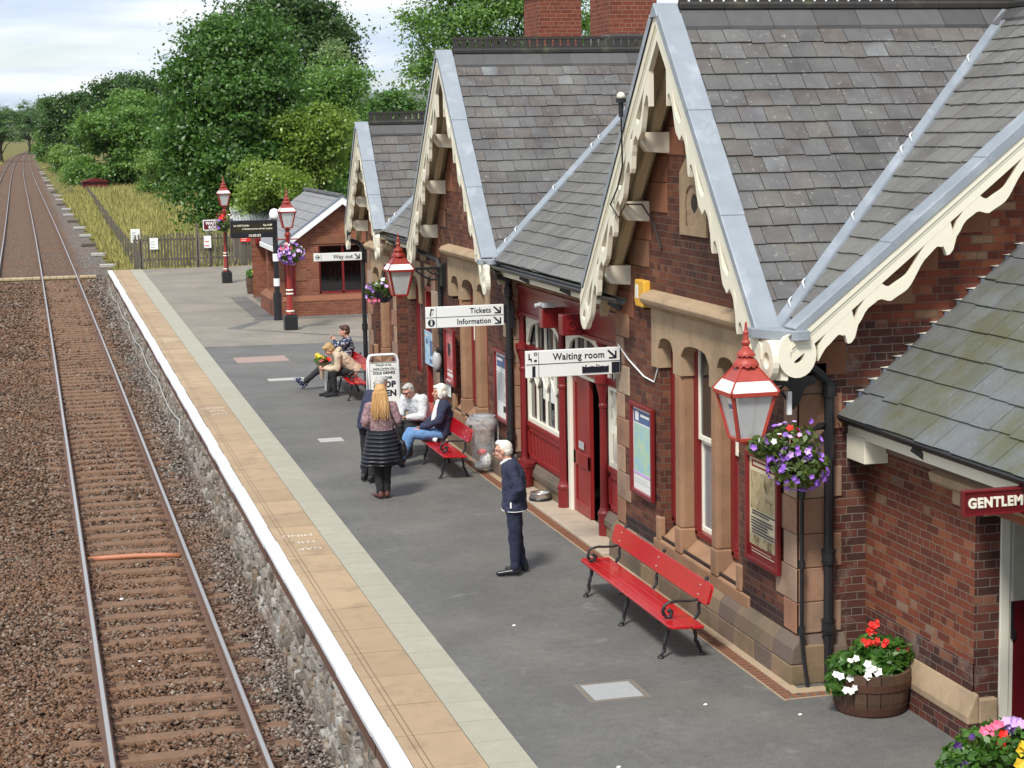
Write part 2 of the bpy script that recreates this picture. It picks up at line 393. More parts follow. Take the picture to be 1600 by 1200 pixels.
M['hair_fair'] = mat('fair_hair', (.42, .27, .12), .6, 0, .35, 40, .4, 120)
M['hair_brown'] = mat('brown_hair', (.07, .03, .017), .6, 0, .3, 40, .4, 120)
M['boot'] = mat('brown_boot', (.1, .035, .025), .5, 0, .2, 20)
M['purple'] = mat('purple_petals', (.30, .13, .58), .6, 0, .1, 20, isl=.3)
M['lilac'] = mat('lilac_petals', (.55, .35, .72), .6, 0, .1, 20, isl=.2)
M['redpetal'] = mat('red_petals', (.68, .02, .012), .6, 0, .1, 20, isl=.25)
M['pinkpetal'] = mat('pink_petals', (.75, .14, .26), .6, 0, .1, 20, isl=.25)
M['whitepetal'] = mat('white_petals', (.82, .82, .78), .6, 0, .04, 20, isl=.05)
M['yellowpetal'] = mat('yellow_petals', (.82, .55, .04), .6, 0, .1, 20, isl=.2)
M['darkpetal'] = mat('dark_violet_petals', (.05, .015, .12), .6, 0, .1, 20, isl=.3)
M['plantgreen'] = leafmat('plant_leaves', (.045, .125, .016), (.17, .36, .05))
M['basketgreen'] = leafmat('basket_leaves', (.06, .11, .024), (.26, .32, .07))
def printed(name, cols, sx, sy):
    """printed paper: soft blotches of a few inks"""
    t = NT(name); co = t.coord(); n = t.noise(sx, co, 4, .6, .5)
    t.bsdf(t.ramp(n, [(.3 + .4 * i / max(1, len(cols) - 1), c) for i, c in enumerate(cols)]), .3, 0, None, .4); return t.m
M['map_paper'] = printed('map_print', [(.28, .5, .62), (.36, .58, .62), (.42, .62, .42), (.55, .64, .5)], 7, 1)
M['sepia'] = printed('sepia_print', [(.08, .06, .04), (.34, .26, .13), (.5, .42, .25), (.24, .2, .13)], 9, 1)
M['paper'] = mat('paper', (.74, .75, .72), .5, 0, .04, 5)
M['paper_cream'] = mat('cream_paper', (.62, .55, .38), .5, 0, .08, 5)
M['blueprint'] = mat('blue_print', (.08, .14, .3), .4, 0, .1, 6)
M['sky_poster'] = printed('blue_poster', [(.2, .42, .66), (.36, .6, .78), (.62, .74, .82)], 5, 1)
M['red_poster'] = printed('red_poster', [(.34, .05, .05), (.55, .14, .14), (.4, .3, .32)], 6, 1)
def lampglass():
    t = NT('lantern_glass'); a = t.n('ShaderNodeBsdfTransparent'); b = t.n('ShaderNodeBsdfPrincipled')
    b.inputs['Base Color'].default_value = (.7, .74, .74, 1); b.inputs['Roughness'].default_value = .12
    m = t.n('ShaderNodeMixShader'); m.inputs[0].default_value = .55
    t.l(a.outputs[0], m.inputs[1]); t.l(b.outputs[0], m.inputs[2]); t.l(m.outputs[0], t.out.inputs[0]); return t.m
M['lampglass'] = lampglass()
def clearbag():
    t = NT('clear_bag'); a = t.n('ShaderNodeBsdfTransparent'); b = t.n('ShaderNodeBsdfPrincipled')
    b.inputs['Base Color'].default_value = (.7, .72, .74, 1); b.inputs['Roughness'].default_value = .2
    w = t.noise(5, t.coord(), 3); k = t.math('MULTIPLY_ADD', w, 1.1, -.32)
    m = t.n('ShaderNodeMixShader'); t.l(k, m.inputs[0])
    t.l(a.outputs[0], m.inputs[1]); t.l(b.outputs[0], m.inputs[2]); t.l(m.outputs[0], t.out.inputs[0]); return t.m
M['clearbag'] = clearbag()
def asphalt(name, c0, c1, speck=(.32, .31, .3)):
    t = NT(name); co = t.coord()
    c = t.mix(t.ramp(t.noise(.7, co, 6, .62), [(.3, (0, 0, 0)), (.7, (1, 1, 1))]), c0, c1)
    fine = t.noise(62, co, 4, .75)
    c = t.mix(t.ramp(fine, [(.35, (.6, .6, .6)), (.62, (0, 0, 0))]), c, tuple(k * .45 for k in c0))
    sp = t.ramp(t.noise(44, co, 2, .5), [(.66, (0, 0, 0)), (.72, (1, 1, 1))])
    c = t.mix(t.math('MULTIPLY', sp, .6), c, speck)
    st = t.ramp(t.noise(1.9, co, 5, .7, .4), [(.6, (0, 0, 0)), (.74, (1, 1, 1))])
    c = t.mix(t.math('MULTIPLY', st, .35), c, speck)
    md = t.ramp(t.noise(9, co, 6, .75), [(.35, (1, 1, 1)), (.6, (0, 0, 0))])
    c = t.mix(t.math('MULTIPLY', md, .35), c, tuple(k * .5 for k in c0))
    dk = t.ramp(t.noise(5.5, co, 2, .5), [(.7, (0, 0, 0)), (.74, (1, 1, 1))])
    c = t.mix(t.math('MULTIPLY', dk, .4), c, (.035, .034, .032))
    br = t.ramp(t.noise(.45, co, 5, .6), [(.5, (0, 0, 0)), (.72, (1, 1, 1))])
    c = t.mix(t.math('MULTIPLY', br, .35), c, tuple(k * v for k, v in zip(c1, (1.1, 1.0, .84))))
    t.bsdf(c, .78, 0, t.bump(fine, .5, .006), .35); return t.m
M['asphalt'] = asphalt('dark_asphalt', (.115, .114, .11), (.185, .183, .175))
M['asphalt_patch'] = asphalt('patched_asphalt', (.085, .084, .08), (.14, .138, .13))
M['asphalt_old'] = asphalt('worn_pale_asphalt', (.21, .19, .16), (.325, .295, .245), (.4, .36, .3))
def tactile():
    t = NT('tactile_paving'); co = t.coord(); sp = t.n('ShaderNodeSeparateXYZ'); t.l(co, sp.inputs[0])
    k = 2 * PI / .067
    d = t.math('MULTIPLY', t.math('SINE', t.math('MULTIPLY', sp.outputs[0], k)), t.math('SINE', t.math('MULTIPLY', sp.outputs[1], k)))
    dot = t.ramp(d, [(.25, (0, 0, 0)), (.6, (1, 1, 1))])
    n = t.noise(5, co, 5)
    c = t.mix(n, (.29, .28, .23), (.4, .385, .315))
    c = t.mix(t.math('MULTIPLY', t.math('MULTIPLY_ADD', t.island(), .5, 0), .6), c, (.28, .27, .2))
    c = t.mix(t.math('MULTIPLY', dot, .25), c, (.5, .48, .38))
    t.bsdf(c, .85, 0, t.bump(dot, .8, .006), .25); return t.m
M['tactile'] = tactile()
def rubble():
    t = NT('rubble_wall_stone'); co = t.coord()
    c = t.ramp(t.island(), [(0, (.13, .11, .09)), (.35, (.24, .205, .17)), (.6, (.34, .31, .28)), (.8, (.24, .18, .12)), (1, (.5, .48, .45))])
    n = t.noise(9, co, 6, .7)
    c = t.mix(t.math('MULTIPLY', n, .7), c, (.07, .055, .045))
    w = t.ramp(t.noise(3, co, 5, .7), [(.5, (0, 0, 0)), (.7, (1, 1, 1))])
    c = t.mix(t.math('MULTIPLY', w, .6), c, (.5, .49, .47))
    t.bsdf(c, .92, 0, t.bump(n, .7, .03), .2); return t.m
M['rubble'] = rubble()
def ballastmat(name, island=True):
    t = NT(name); co = t.coord()
    st = [(0, (.03, .021, .016)), (.25, (.085, .05, .033)), (.5, (.155, .088, .056)), (.75, (.19, .122, .083)), (.93, (.15, .125, .105)), (1, (.3, .25, .2))]
    if island: r = t.island(); nrm = None
    else:
        vo = t.n('ShaderNodeTexVoronoi'); vo.inputs['Scale'].default_value = 17; t.l(co, vo.inputs['Vector'])
        sep = t.n('ShaderNodeSeparateColor'); t.l(vo.outputs['Color'], sep.inputs[0]); r = sep.outputs[0]
        nrm = t.bump(t.math('SUBTRACT', 1, vo.outputs['Distance']), 1, .05)
    c = t.ramp(r, st)
    # rustier between the rails, greyer towards the platform
    sp = t.n('ShaderNodeSeparateXYZ'); t.l(co, sp.inputs[0])
    g = t.math('MULTIPLY_ADD', t.math('SUBTRACT', t.noise(.8, co, 4), .5), 1.4, sp.outputs[0])
    grey = t.ramp(t.math('MULTIPLY', g, .333), [(.66, (0, 0, 0)), (.86, (1, 1, 1))])
    c = t.mix(t.math('MULTIPLY', grey, .7), c, t.ramp(r, [(0, (.05, .045, .04)), (.6, (.14, .13, .12)), (1, (.36, .35, .33))]))
    o = t.ramp(t.noise(.35, co, 4), [(.45, (0, 0, 0)), (.65, (1, 1, 1))])
    c = t.mix(t.math('MULTIPLY', o, .25), c, (.2, .095, .045))
    t.bsdf(c, .9, 0, nrm, .2); return t.m
M['ballast'] = ballastmat('ballast_stone'); M['ballast_bed'] = ballastmat('ballast_bed', False)
def grassland():
    t = NT('meadow'); co = t.coord(); n = t.noise(.25, co, 6, .65); n2 = t.noise(9, co, 5, .7)
    c = t.ramp(n, [(.3, (.06, .085, .022)), (.5, (.17, .15, .05)), (.7, (.28, .215, .075))])
    c = t.mix(t.math('MULTIPLY', n2, .5), c, (.05, .06, .02))
    t.bsdf(c, .95, 0, t.bump(n2, .6, .1), .1); return t.m
M['meadow'] = grassland()
def strawmat(name, a, b):
    t = NT(name); t.bsdf(t.ramp(t.island(), [(0, a), (1, b)]), .8, 0, None, .2); return t.m
M['straw'] = strawmat('dry_grass', (.15, .16, .045), (.45, .4, .14))
M['greengrass'] = strawmat('green_grass', (.06, .12, .025), (.2, .28, .07))
M['hillside'] = mat('moorland', (.075, .085, .05), .95, 0, .3, .004)
def pattern(name, cols, scale, interp='CONSTANT'):
    t = NT(name); n = t.noise(scale, t.coord(), 2, .5)
    t.bsdf(t.ramp(n, [(.32 + .36 * i / (len(cols) - 1), c) for i, c in enumerate(cols)], interp), .85, 0, None, .2); return t.m
M['floralshirt'] = pattern('patterned_shirt', [(.02, .025, .06), (.04, .05, .1), (.5, .52, .56), (.025, .03, .07)], 22)
M['blouse'] = pattern('floral_blouse', [(.2, .12, .14), (.34, .23, .24), (.16, .09, .1), (.42, .3, .3)], 38)
def quilt():
    t = NT('quilted_jacket'); co = t.coord(); sp = t.n('ShaderNodeSeparateXYZ'); t.l(co, sp.inputs[0])
    z = t.math('ABSOLUTE', t.math('SINE', t.math('MULTIPLY', sp.outputs[2], PI / .06)))
    t.bsdf((.018, .02, .032), .45, 0, t.bump(z, 1, .03), .4); return t.m
M['quilt'] = quilt()
M['xboard'] = mat('crossing_board', (.36, .28, .165), .8, 0, .15, 4, isl=.15)

M['lampwhite'] = mat('peeling_white_paint', (.78, .79, .8), .5, 0, .05, 6, dirt=((.3, .035, .02), 11, .57))

M['lampred_old'] = mat('faded_lamp_red_paint', (.34, .042, .028), .45, 0, .15, 12, dirt=((.4, .12, .09), 6, .62))
def clearglass():
    t = NT('clear_window_glass'); a = t.n('ShaderNodeBsdfTransparent'); a.inputs[0].default_value = (.8, .84, .84, 1); b = t.n('ShaderNodeBsdfGlossy'); b.inputs['Roughness'].default_value = .03
    m = t.n('ShaderNodeMixShader'); m.inputs[0].default_value = .14
    t.l(a.outputs[0], m.inputs[1]); t.l(b.outputs[0], m.inputs[2]); t.l(m.outputs[0], t.out.inputs[0]); return t.m
M['clearglass'] = clearglass()
# ---------- ground, tracks, platform
BZ = -0.955         # ballast level
def c_track(y):
    ys = [-20, 0, 30, 100, 200, 289, 400, 572, 698, 886, 1000]; xs = [1.275, 1.27, 1.25, 1.15, .68, .22, .0, .1, 1.04, 5, 9]
    return float(sum(np.interp(y + d, ys, xs) for d in (-40, -20, 0, 20, 40)) / 5) if y > 60 else float(np.interp(y, ys, xs))
def e0(y): return 2.765 + .0029 * (y - 15.4)      # platform edge
def e1(y): return 2.93 + .0036 * (y - 15.4)       # white / tan
def e2(y): return 3.55 + .0044 * (y - 15.4)       # tan / tactile
def e3(y): return 3.95 + .0060 * (y - 15.4)       # tactile / asphalt
PEND = 77.4

g = MB(); g.quad((-4000, -200, -1.12), (5000, -200, -1.12), (5000, 9000, -1.12), (-4000, 9000, -1.12))
structure(g.build('ground', M['meadow']))
b = MB(); ys = [-10] + list(range(0, 90, 15)) + list(range(90, 1000, 30))
for y0, y1 in zip(ys, ys[1:]):
    l0, l1, r0, r1 = c_track(y0) - 5.9, c_track(y1) - 5.9, c_track(y0) + (2.2 if y0 < 80 else 2.5), c_track(y1) + (2.2 if y1 < 80 else 2.5)
    b.quad((l0, y0, BZ - .015), (r0, y0, BZ - .015), (r1, y1, BZ - .015), (l1, y1, BZ - .015))
structure(b.build('ballast_bed', M['ballast_bed']))

def stones(n, x0, x1, y0, y1, size, seed, zf):
    r = np.random.default_rng(seed)
    base = np.array([[1, 0, 0], [-1, 0, 0], [0, 1, 0], [0, -1, 0], [0, 0, 1], [0, 0, -1]], float)
    tri = np.array([[0, 2, 4], [2, 1, 4], [1, 3, 4], [3, 0, 4], [2, 0, 5], [1, 2, 5], [3, 1, 5], [0, 3, 5]])
    yy = y0 + (y1 - y0) * r.random(n); xx = x0 + (x1 - x0) * r.random(n)
    v = base[None] * (1 + .5 * (r.random((n, 6, 3)) - .5)) + .28 * (r.random((n, 6, 3)) - .5)
    v *= (size * (.45 + .75 * r.random((n, 1, 1)) ** 1.5)); v[:, :, 2] *= .65
    a = r.random(n) * 2 * PI; ca, sa = np.cos(a)[:, None], np.sin(a)[:, None]
    x = v[:, :, 0] * ca - v[:, :, 1] * sa; y = v[:, :, 0] * sa + v[:, :, 1] * ca
    til = (r.random(n) - .5)[:, None] * 1.2; z = v[:, :, 2] + x * til
    zz = zf(xx, yy) + (r.random(n) - .5) * .02
    P = np.stack([x + xx[:, None], y + yy[:, None], z + zz[:, None]], -1).reshape(-1, 3)
    F = (tri[None] + 6 * np.arange(n)[:, None, None]).reshape(-1, 3)
    return P, F
def zf(x, y):
    c = 1.26
    d = np.abs(x - c)
    h = np.where(d < .68, BZ + .008 + .03 * np.clip(np.sin(x * 2.3 + y * .7) * np.sin(y * 1.9 + 1) + .2, 0, 1), BZ + .045)
    h = np.where(d > 1.35, BZ + .0, h)
    h = np.where(x < c - 1.3, BZ + .03, h)
    h = h + .025 * np.sin(x * 3.1 + y * 1.3) * np.sin(y * .9)
    return h
bt = [stones(66000, -2.4, 3.0, 13.5, 30, .037, 1, zf), stones(46000, -3.2, 3.05, 30, 55, .045, 2, zf), stones(15000, -4.2, 3.1, 55, 88, .066, 3, zf)]
vs = []; fs = []; o = 0
for P, F in bt: vs.append(P); fs.append(F + o); o += len(P)
structure(npmesh('ballast', np.concatenate(vs), np.concatenate(fs), M['ballast']), 'stuff')

# rails
RT = -.75
def railprof(w=1): return [(-.07, 0), (.07, 0), (.07, .012), (.012, .03), (.01, .1), (.034, .115), (.036, .15), (-.036, .15), (-.034, .115), (-.01, .1), (-.012, .03), (-.07, .012)]
def rail(off, label):
    mb = MB(); hd = MB(); pr = railprof(); n = len(pr)
    ys = [6, 30, 60, 90, 120] + list(range(150, 980, 25))
    vs = []; hv = []
    for y in ys:
        x = c_track(y) + off; k = 1
        for u, z in pr: vs.append((x + u * k, y, RT - .156 + z))
        hv += [(x - .021 * k, y, RT - .002), (x + .024 * k, y, RT - .002)]
    fs = [(i * n + k, i * n + (k + 1) % n, (i + 1) * n + (k + 1) % n, (i + 1) * n + k) for i in range(len(ys) - 1) for k in range(n)]
    mb.add(vs, fs + [tuple(range(n))])
    hd.add(hv, [(2 * i, 2 * i + 1, 2 * i + 3, 2 * i + 2) for i in range(len(ys) - 1)])
    o = mb.build('rail', M['rust'])
    tag(o, label, 'rail', 'running rails of the two tracks')
    hd.build('railhead', M['steel'], o)
rail(-.75, 'shiny topped rusty rail of the near track bordering the ballast between the tracks')
rail(.75, 'shiny topped rusty rail of the near track closest to the platform wall')
rail(-3.42 - .75, 'rusty rail of the far track, outermost of the four rails')
rail(-3.42 + .75, 'rusty rail of the far track bordering the ballast between the tracks')

# sleepers
def sleeper_mesh():
    m = MB(); L = 1.25; p = []
    m.prism([(-.1, 0), (-.125, -.07), (.125, -.07), (.1, 0), (.066, .016), (-.066, .016)], 'x', -L + .12, L - .12)
    for s in (-1, 1):
        a = s * (L - .12); b_ = s * L
        m.add([(a, -.066, .016), (a, .066, .016), (a, .1, 0), (a, -.1, 0), (b_, -.055, -.03), (b_, .055, -.03), (b_, .085, -.07), (b_, -.085, -.07)],
              [(0, 1, 5, 4), (1, 2, 6, 5), (3, 0, 4, 7), (4, 5, 6, 7)])
    return m
def clip_mesh():
    m = MB(); pts = []
    for k in range(11):
        t = k / 10 * 1.75 * PI; pts.append((.05 * math.cos(t) * .8, .045 * math.sin(t), .03 + .012 * math.sin(t * .5)))
    m.tube(pts, .012, 5); m.box(-.05, .05, -.055, .055, -.005, .014); return m
sl0 = None; y = 13.6; k = 0
while y < 86.5:
    if sl0 is None:
        sl0 = sleeper_mesh().build('sleeper', M['sleeper']); o = sl0
        tag(sl0, 'rusty steel sleeper half bedded in brown ballast under the near track', 'sleeper', 'steel sleepers of the near track')
        for off in (-.87, -.63, .63, .87):
            c = clip_mesh().build('rail_clip', M['rust'], sl0); c.location = (off, 0, .02)
    else:
        o = sl0.copy(); COL.objects.link(o)
        if k < 48:
            for ch in sl0.children:
                c = ch.copy(); COL.objects.link(c); c.parent = o
    o.location = (c_track(y), y, -.918 + RND.uniform(-.006, .006)); o.rotation_euler = (0, 0, RND.uniform(-.012, .012))
    y += .655; k += 1
# orange pipe lying across under the rails
m = MB(); m.tube([(.58, 28.15, -.885), (.85, 28.1, -.868), (1.25, 28.05, -.86), (1.65, 28.0, -.865), (1.93, 27.95, -.885)], .042, 10)
tag(m.build('drain_pipe', M['pipeorange'], smooth=True), 'faded orange plastic pipe lying across the track between the rails', 'pipe')
# litter on the ballast
for i, (x, yy, s) in enumerate([(2.12, 23.6, .06), (.95, 25.6, .05), (2.02, 21.9, .035), (1.02, 22.4, .035)]):
    m = MB(); m.ball((0, 0, 0), (s, s * .5, s * .3), 6, 4)
    o = m.build('litter', M['white'], loc=(x, yy, -.9)); o.rotation_euler = (0, 0, i)
    tag(o, 'small scrap of white litter lying on the brown ballast of the near track', 'litter', 'scraps of litter on the ballast')
# boarded foot crossing over both tracks
t = thing('track_crossing', 'pale timber boarded foot crossing laid over the tracks beyond the platform end', 'crossing', (0, 85.4, -.77))
for x0, x1 in ((-3.0, -1.78), (-1.6, .31), (.44, 1.88), (2.02, 2.75)):
    m = MB(); n = max(1, round((x1 - x0) / .3)); w = (x1 - x0) / n
    for i in range(n): m.box(x0 + i * w + .01, x0 + (i + 1) * w - .01, -.45, .45, -.05, .02)
    m.box(x0, x1, -.4, .4, -.16, -.055)
    m.build('board_panel', M['xboard'], t)

# platform
p = MB(); ys = [2, 15, 30, 50, PEND]
for y0, y1 in zip(ys, ys[1:]):
    p.quad((e3(y0), y0, 0), (30, y0, 0), (30, y1, 0), (e3(y1), y1, 0))
    p.quad((e0(y0) + .05, y0, -.03), (e3(y0), y0, -.03), (e3(y1), y1, -.03), (e0(y1) + .05, y1, -.03))
p.quad((e0(PEND), PEND, -1.3), (30, PEND, -1.3), (30, PEND, 0), (e0(PEND), PEND, 0))
structure(p.build('platform', M['asphalt']))
m = MB(); m.quad((e3(47.8) + .002, 47.9, .004), (30, 45.6, .004), (30, PEND, .004), (e3(PEND) + .002, PEND, .004))
structure(m.build('pale_platform_surface', M['asphalt_old']))
m = MB()   # dark patches of newer asphalt near the shelter
m.quad((6.25, 54.95, .008), (6.86, 54.95, .008), (6.86, 62.4, .008), (6.3, 62.4, .008)); m.quad((6.1, 54.2, .009), (9.9, 54.0, .009), (9.9, 54.89, .009), (6.3, 54.95, .009))
m.add([(5.15, 52.3, .008), (6.2, 54.0, .008), (6.4, 54.0, .008), (5.5, 51.9, .008)], [(0, 1, 2, 3)])
m.add([(5.5, 52.0, .008), (6.6, 50.6, .008), (9.6, 46.9, .008), (9.6, 47.15, .008), (6.6, 50.85, .008)], [(0, 1, 2, 3, 4)])
structure(m.build('asphalt_patch', M['asphalt']))
# tan flags, tactile slabs, white coping stones: separate stones in one paved strip each
fl = MB(); tc = MB(); cp = MB(); cb = MB(); gv = MB()
y = 3.0; i = 0
while y < PEND - .2:
    w = .93 + RND.uniform(-.05, .05); y1 = min(y + w, PEND); gp = .006; dz = RND.uniform(-.002, .002)
    fl.prism([(e1(y) + .004, y + gp), (e2(y) - .004, y + gp), (e2(y1) - .004, y1 - gp), (e1(y1) + .004, y1 - gp)], 'z', -.05, .004 + dz)
    y = y1
y = 3.0
while y < PEND - .1:
    y1 = min(y + .6, PEND)
    tc.prism([(e2(y) + .004, y + .004), (e3(y) - .004, y + .004), (e3(y1) - .004, y1 - .004), (e2(y1) + .004, y1 - .004)], 'z', -.05, .005)
    y = y1
y = 3.0
while y < PEND - .2:
    y1 = min(y + 1.02, PEND); d = RND.uniform(-.007, .007); a = e0(y) + d; b_ = e0(y1) + d
    prof = [(0.03, -.085), (0.0, -.07), (0.0, -.025), (.025, .004), (.16, .008), (.165, -.085)]
    n = len(prof); vs = [(a + u + .0005 * (y - 15.4) * (u > .1), y + .005, z) for u, z in prof] + [(b_ + u + .0005 * (y1 - 15.4) * (u > .1), y1 - .005, z) for u, z in prof]
    cp.add(vs, [(k, (k + 1) % n, (k + 1) % n + n, k + n) for k in range(n)] + [tuple(range(n - 1, -1, -1)), tuple(range(n, 2 * n))])
    cb.add([(a + .035, y, -.26), (a + .035, y, -.085), (b_ + .035, y1, -.085), (b_ + .035, y1, -.26)], [(0, 1, 2, 3)])
    y = y1
structure(fl.build('flagstones', M['tan'])); structure(tc.build('tactile_paving', M['tactile']))
structure(cp.build('platform_coping', M['coping'])); structure(cb.build('coping_course', M['copebrown']))
for off in (.105, .16):
    yy = [3, 40, PEND]
    for a, b_ in zip(yy, yy[1:]): gv.quad((e1(a) + off, a, .0068), (e1(a) + off + .008, a, .0068), (e1(b_) + off + .008, b_, .0068), (e1(b_) + off, b_, .0068))
structure(gv.build('flagstone_groove', mat('groove', (.15, .1, .06), .9)))
# stencilled warning on the flags
st = bpy.data.objects.new('painted_lettering', None); COL.objects.link(st); structure(st)
faded = mat('faded_white_paint', (.62, .56, .47), .8, 0, .2, 14)
for yy, s in ((50, 'MIND THE GAP'), (36.6, 'MIND THE GAP'), (24.2, 'MIND THE GAP')):
    for j, wd in enumerate(s.split()): text('painted_word', wd, .2, faded, st, (e1(yy) + .52, yy + .55 - j * .42, .0078), (0, 0, PI / 2 * 0 + PI), .0005, 'LEFT', .8)
# rubble face of the platform
pw = thing('platform_wall', 'rough whitewashed rubble stone wall below the white platform coping', 'wall', (2.9, 40, -1))
m = MB(); rr = random.Random(3)
y = 3.0
def wx(yv, z): return e0(yv) + .06 + (z + .25) * .14
lay = [(-1.04, -.9), (-.9, -.77), (-.77, -.63), (-.63, -.5), (-.5, -.37), (-.37, -.25)]
for z0, z1 in lay:
    y = 3.0 + rr.random() * .3
    while y < PEND:
        w = rr.uniform(.1, .36); y1 = min(y + w, PEND); zz0 = z0 + rr.uniform(-.03, .03); zz1 = z1 + rr.uniform(-.03, .03) if z1 < -.26 else z1
        ym = (y + y1) / 2; x = wx(ym, (z0 + z1) / 2); pr = rr.uniform(.01, .06)
        A = [(x + .05, y, zz0), (x + .05, y1, zz0), (x + .06, y1, zz1), (x + .06, y, zz1)]
        B = [(x - pr + rr.uniform(-.015, .015), y + .03 + rr.uniform(-.015, .015), zz0 + .025), (x - pr + rr.uniform(-.015, .015), y1 - .03 + rr.uniform(-.015, .015), zz0 + .025 + rr.uniform(-.015, .015)),
             (x - pr * .8 + rr.uniform(-.015, .015), y1 - .03, zz1 - .025), (x - pr * .8, y + .03 + rr.uniform(-.01, .01), zz1 - .025)]
        m.add(A + B, [(4, 7, 6, 5), (0, 4, 5, 1), (1, 5, 6, 2), (2, 6, 7, 3), (3, 7, 4, 0)])
        y = y1 + .004
m.build('stonework', M['rubble'], pw, world=True)
m = MB(); m.quad((wx(3, -1.1) + .05, 3, -1.1), (wx(3, -.2) + .05, 3, -.2), (wx(PEND, -.2) + .05, PEND, -.2), (wx(PEND, -1.1) + .05, PEND, -1.1))
m.build('mortar_bed', mat('lime_mortar', (.3, .28, .26), .95, 0, .3, 5, .5), pw, world=True)
# white cable sagging along the wall
m = MB(); pts = []
for i in range(30):
    y = 38.5 + i * 1.25; pts.append((wx(y, -.5) - .09, y, -.42 - .18 * abs(math.sin(i * .55)) - .0 * i))
pts.insert(0, (wx(38, -.7) - .09, 38.2, -.72))
m.tube(pts, .015, 6); tag(m.build('cable', M['concrete'], smooth=True), 'white cable sagging along the rubble wall below the platform edge', 'cable')
# inset covers
t = thing('manhole_cover', 'square pale concrete manhole cover set in the dark asphalt', 'manhole cover', (5.2, 16.7, 0), .0)
m = MB(); m.ring((0, 0), .36, .43, 'z', 0, .004, 4); f = m.build('frame', mat('manhole_rim', (.16, .14, .115), .9, 0, .2, 10), t); f.rotation_euler = (0, 0, PI / 4)
m = MB(); m.box(-.245, .245, -.245, .245, 0, .006); m.build('lid', mat('manhole_lid', (.31, .32, .32), .7, 0, .15, 12, .3, 60), t)
m = MB(); m.box(-.62, .62, -.55, .55, 0, .006); o = m.build('ground_cover_plate', mat('pinkish_slab', (.3, .22, .19), .85, 0, .15, 8), loc=(5.22, 44.8, 0)); tag(o, 'long pinkish inset slab in the dark asphalt before the pale surface', 'cover')
m = MB(); m.box(-.21, .21, -.2, .2, 0, .006); o = m.build('access_cover', M['concrete'], loc=(4.95, 32.4, 0)); tag(o, 'small white inset cover in the asphalt left of the standing couple', 'cover')
m = MB(); m.box(-.4, .4, -.2, .2, 0, .006); o = m.build('access_cover', M['concrete'], loc=(5.3, 40.9, 0)); tag(o, 'pale inset cover in the asphalt beside the stretched out feet of the seated youth', 'cover')
# grate channel along the building
g = MB(); s = MB()
for i in range(150):
    y = 16.05 + i * .09; g.box(6.67, 6.80, y, y + .055, -.002, .008)
for i in range(9): g.box(6.69 + i * .09, 6.69 + i * .09 + .055, 15.93, 16.05, -.002, .008)
s.box(6.80, 6.92, 16.05, 36, -.01, .01); s.box(6.8, 7.55, 16.05, 16.2, -.01, .012); s.box(6.655, 6.67, 15.9, 36, -.01, .008); s.box(6.67, 7.5, 15.915, 15.93, -.01, .008)
structure(s.build('drain_edging', M['buffstrip'])); structure(g.build('drain_grating', M['grate']))
# bits on the platform
for i, (x, yy) in enumerate([(6.62, 15.45), (4.6, 14.6), (4.9, 19.3), (5.9, 16.0)]):
    m = MB(); m.ball((0, 0, 0), (.022, .016, .01), 6, 4); o = m.build('fallen_petal', M['whitepetal'], loc=(x, yy, .008))
    tag(o, 'tiny white petal fallen on the dark asphalt', 'petal', 'petals and specks on the asphalt')
# ---------- station building
B = thing('station_building', 'Victorian brick station building with three steep slate gables and cream pierced bargeboards', 'station building', (9, 28, 0))
XW = 7.0; XB = 6.57; XS = 7.2; YE = 16.42; YB = 16.0
SG = 1.10; SM = .79; ZR = 6.6; XE = 6.75; ZE = 3.42; XR = XE + (ZR - ZE) / SM
BAYS = [dict(c=19.25, w=2.83, zr=6.6, s=1.10), dict(c=30.25, w=2.9, zr=6.6, s=1.10), dict(c=38.2, w=1.6, zr=5.5, s=1.18)]
def bb(m, name, mt, **k): return m.build(name, M[mt] if isinstance(mt, str) else mt, B, world=True, **k)
def bbs(m, name, mt, key, **k):
    """build one part per group of loose pieces, grouped by key(centre)"""
    par = list(range(len(m.v)))
    def find(a):
        while par[a] != a: par[a] = par[par[a]]; a = par[a]
        return a
    for f in m.f:
        r0 = find(f[0])
        for i in f[1:]: par[find(i)] = r0
    isl = {}
    for f in m.f: isl.setdefault(find(f[0]), []).append(f)
    groups = {}
    for r_, fs in isl.items():
        ids = sorted({i for f in fs for i in f}); c = sum((Vector(m.v[i]) for i in ids), Vector()) / len(ids)
        groups.setdefault(key(c), []).extend(fs)
    for fs in groups.values():
        ids = sorted({i for f in fs for i in f}); mp = {i: n for n, i in enumerate(ids)}
        q_ = MB(); q_.add([m.v[i] for i in ids], [tuple(mp[i] for i in f) for f in fs]); bb(q_, name, mt, **k)
def bayof(c): return min(range(3), key=lambda i: abs(BAYS[i]['c'] - c.y) - BAYS[i]['w'])
def zmain(x): return ZE + SM * (x - XE)

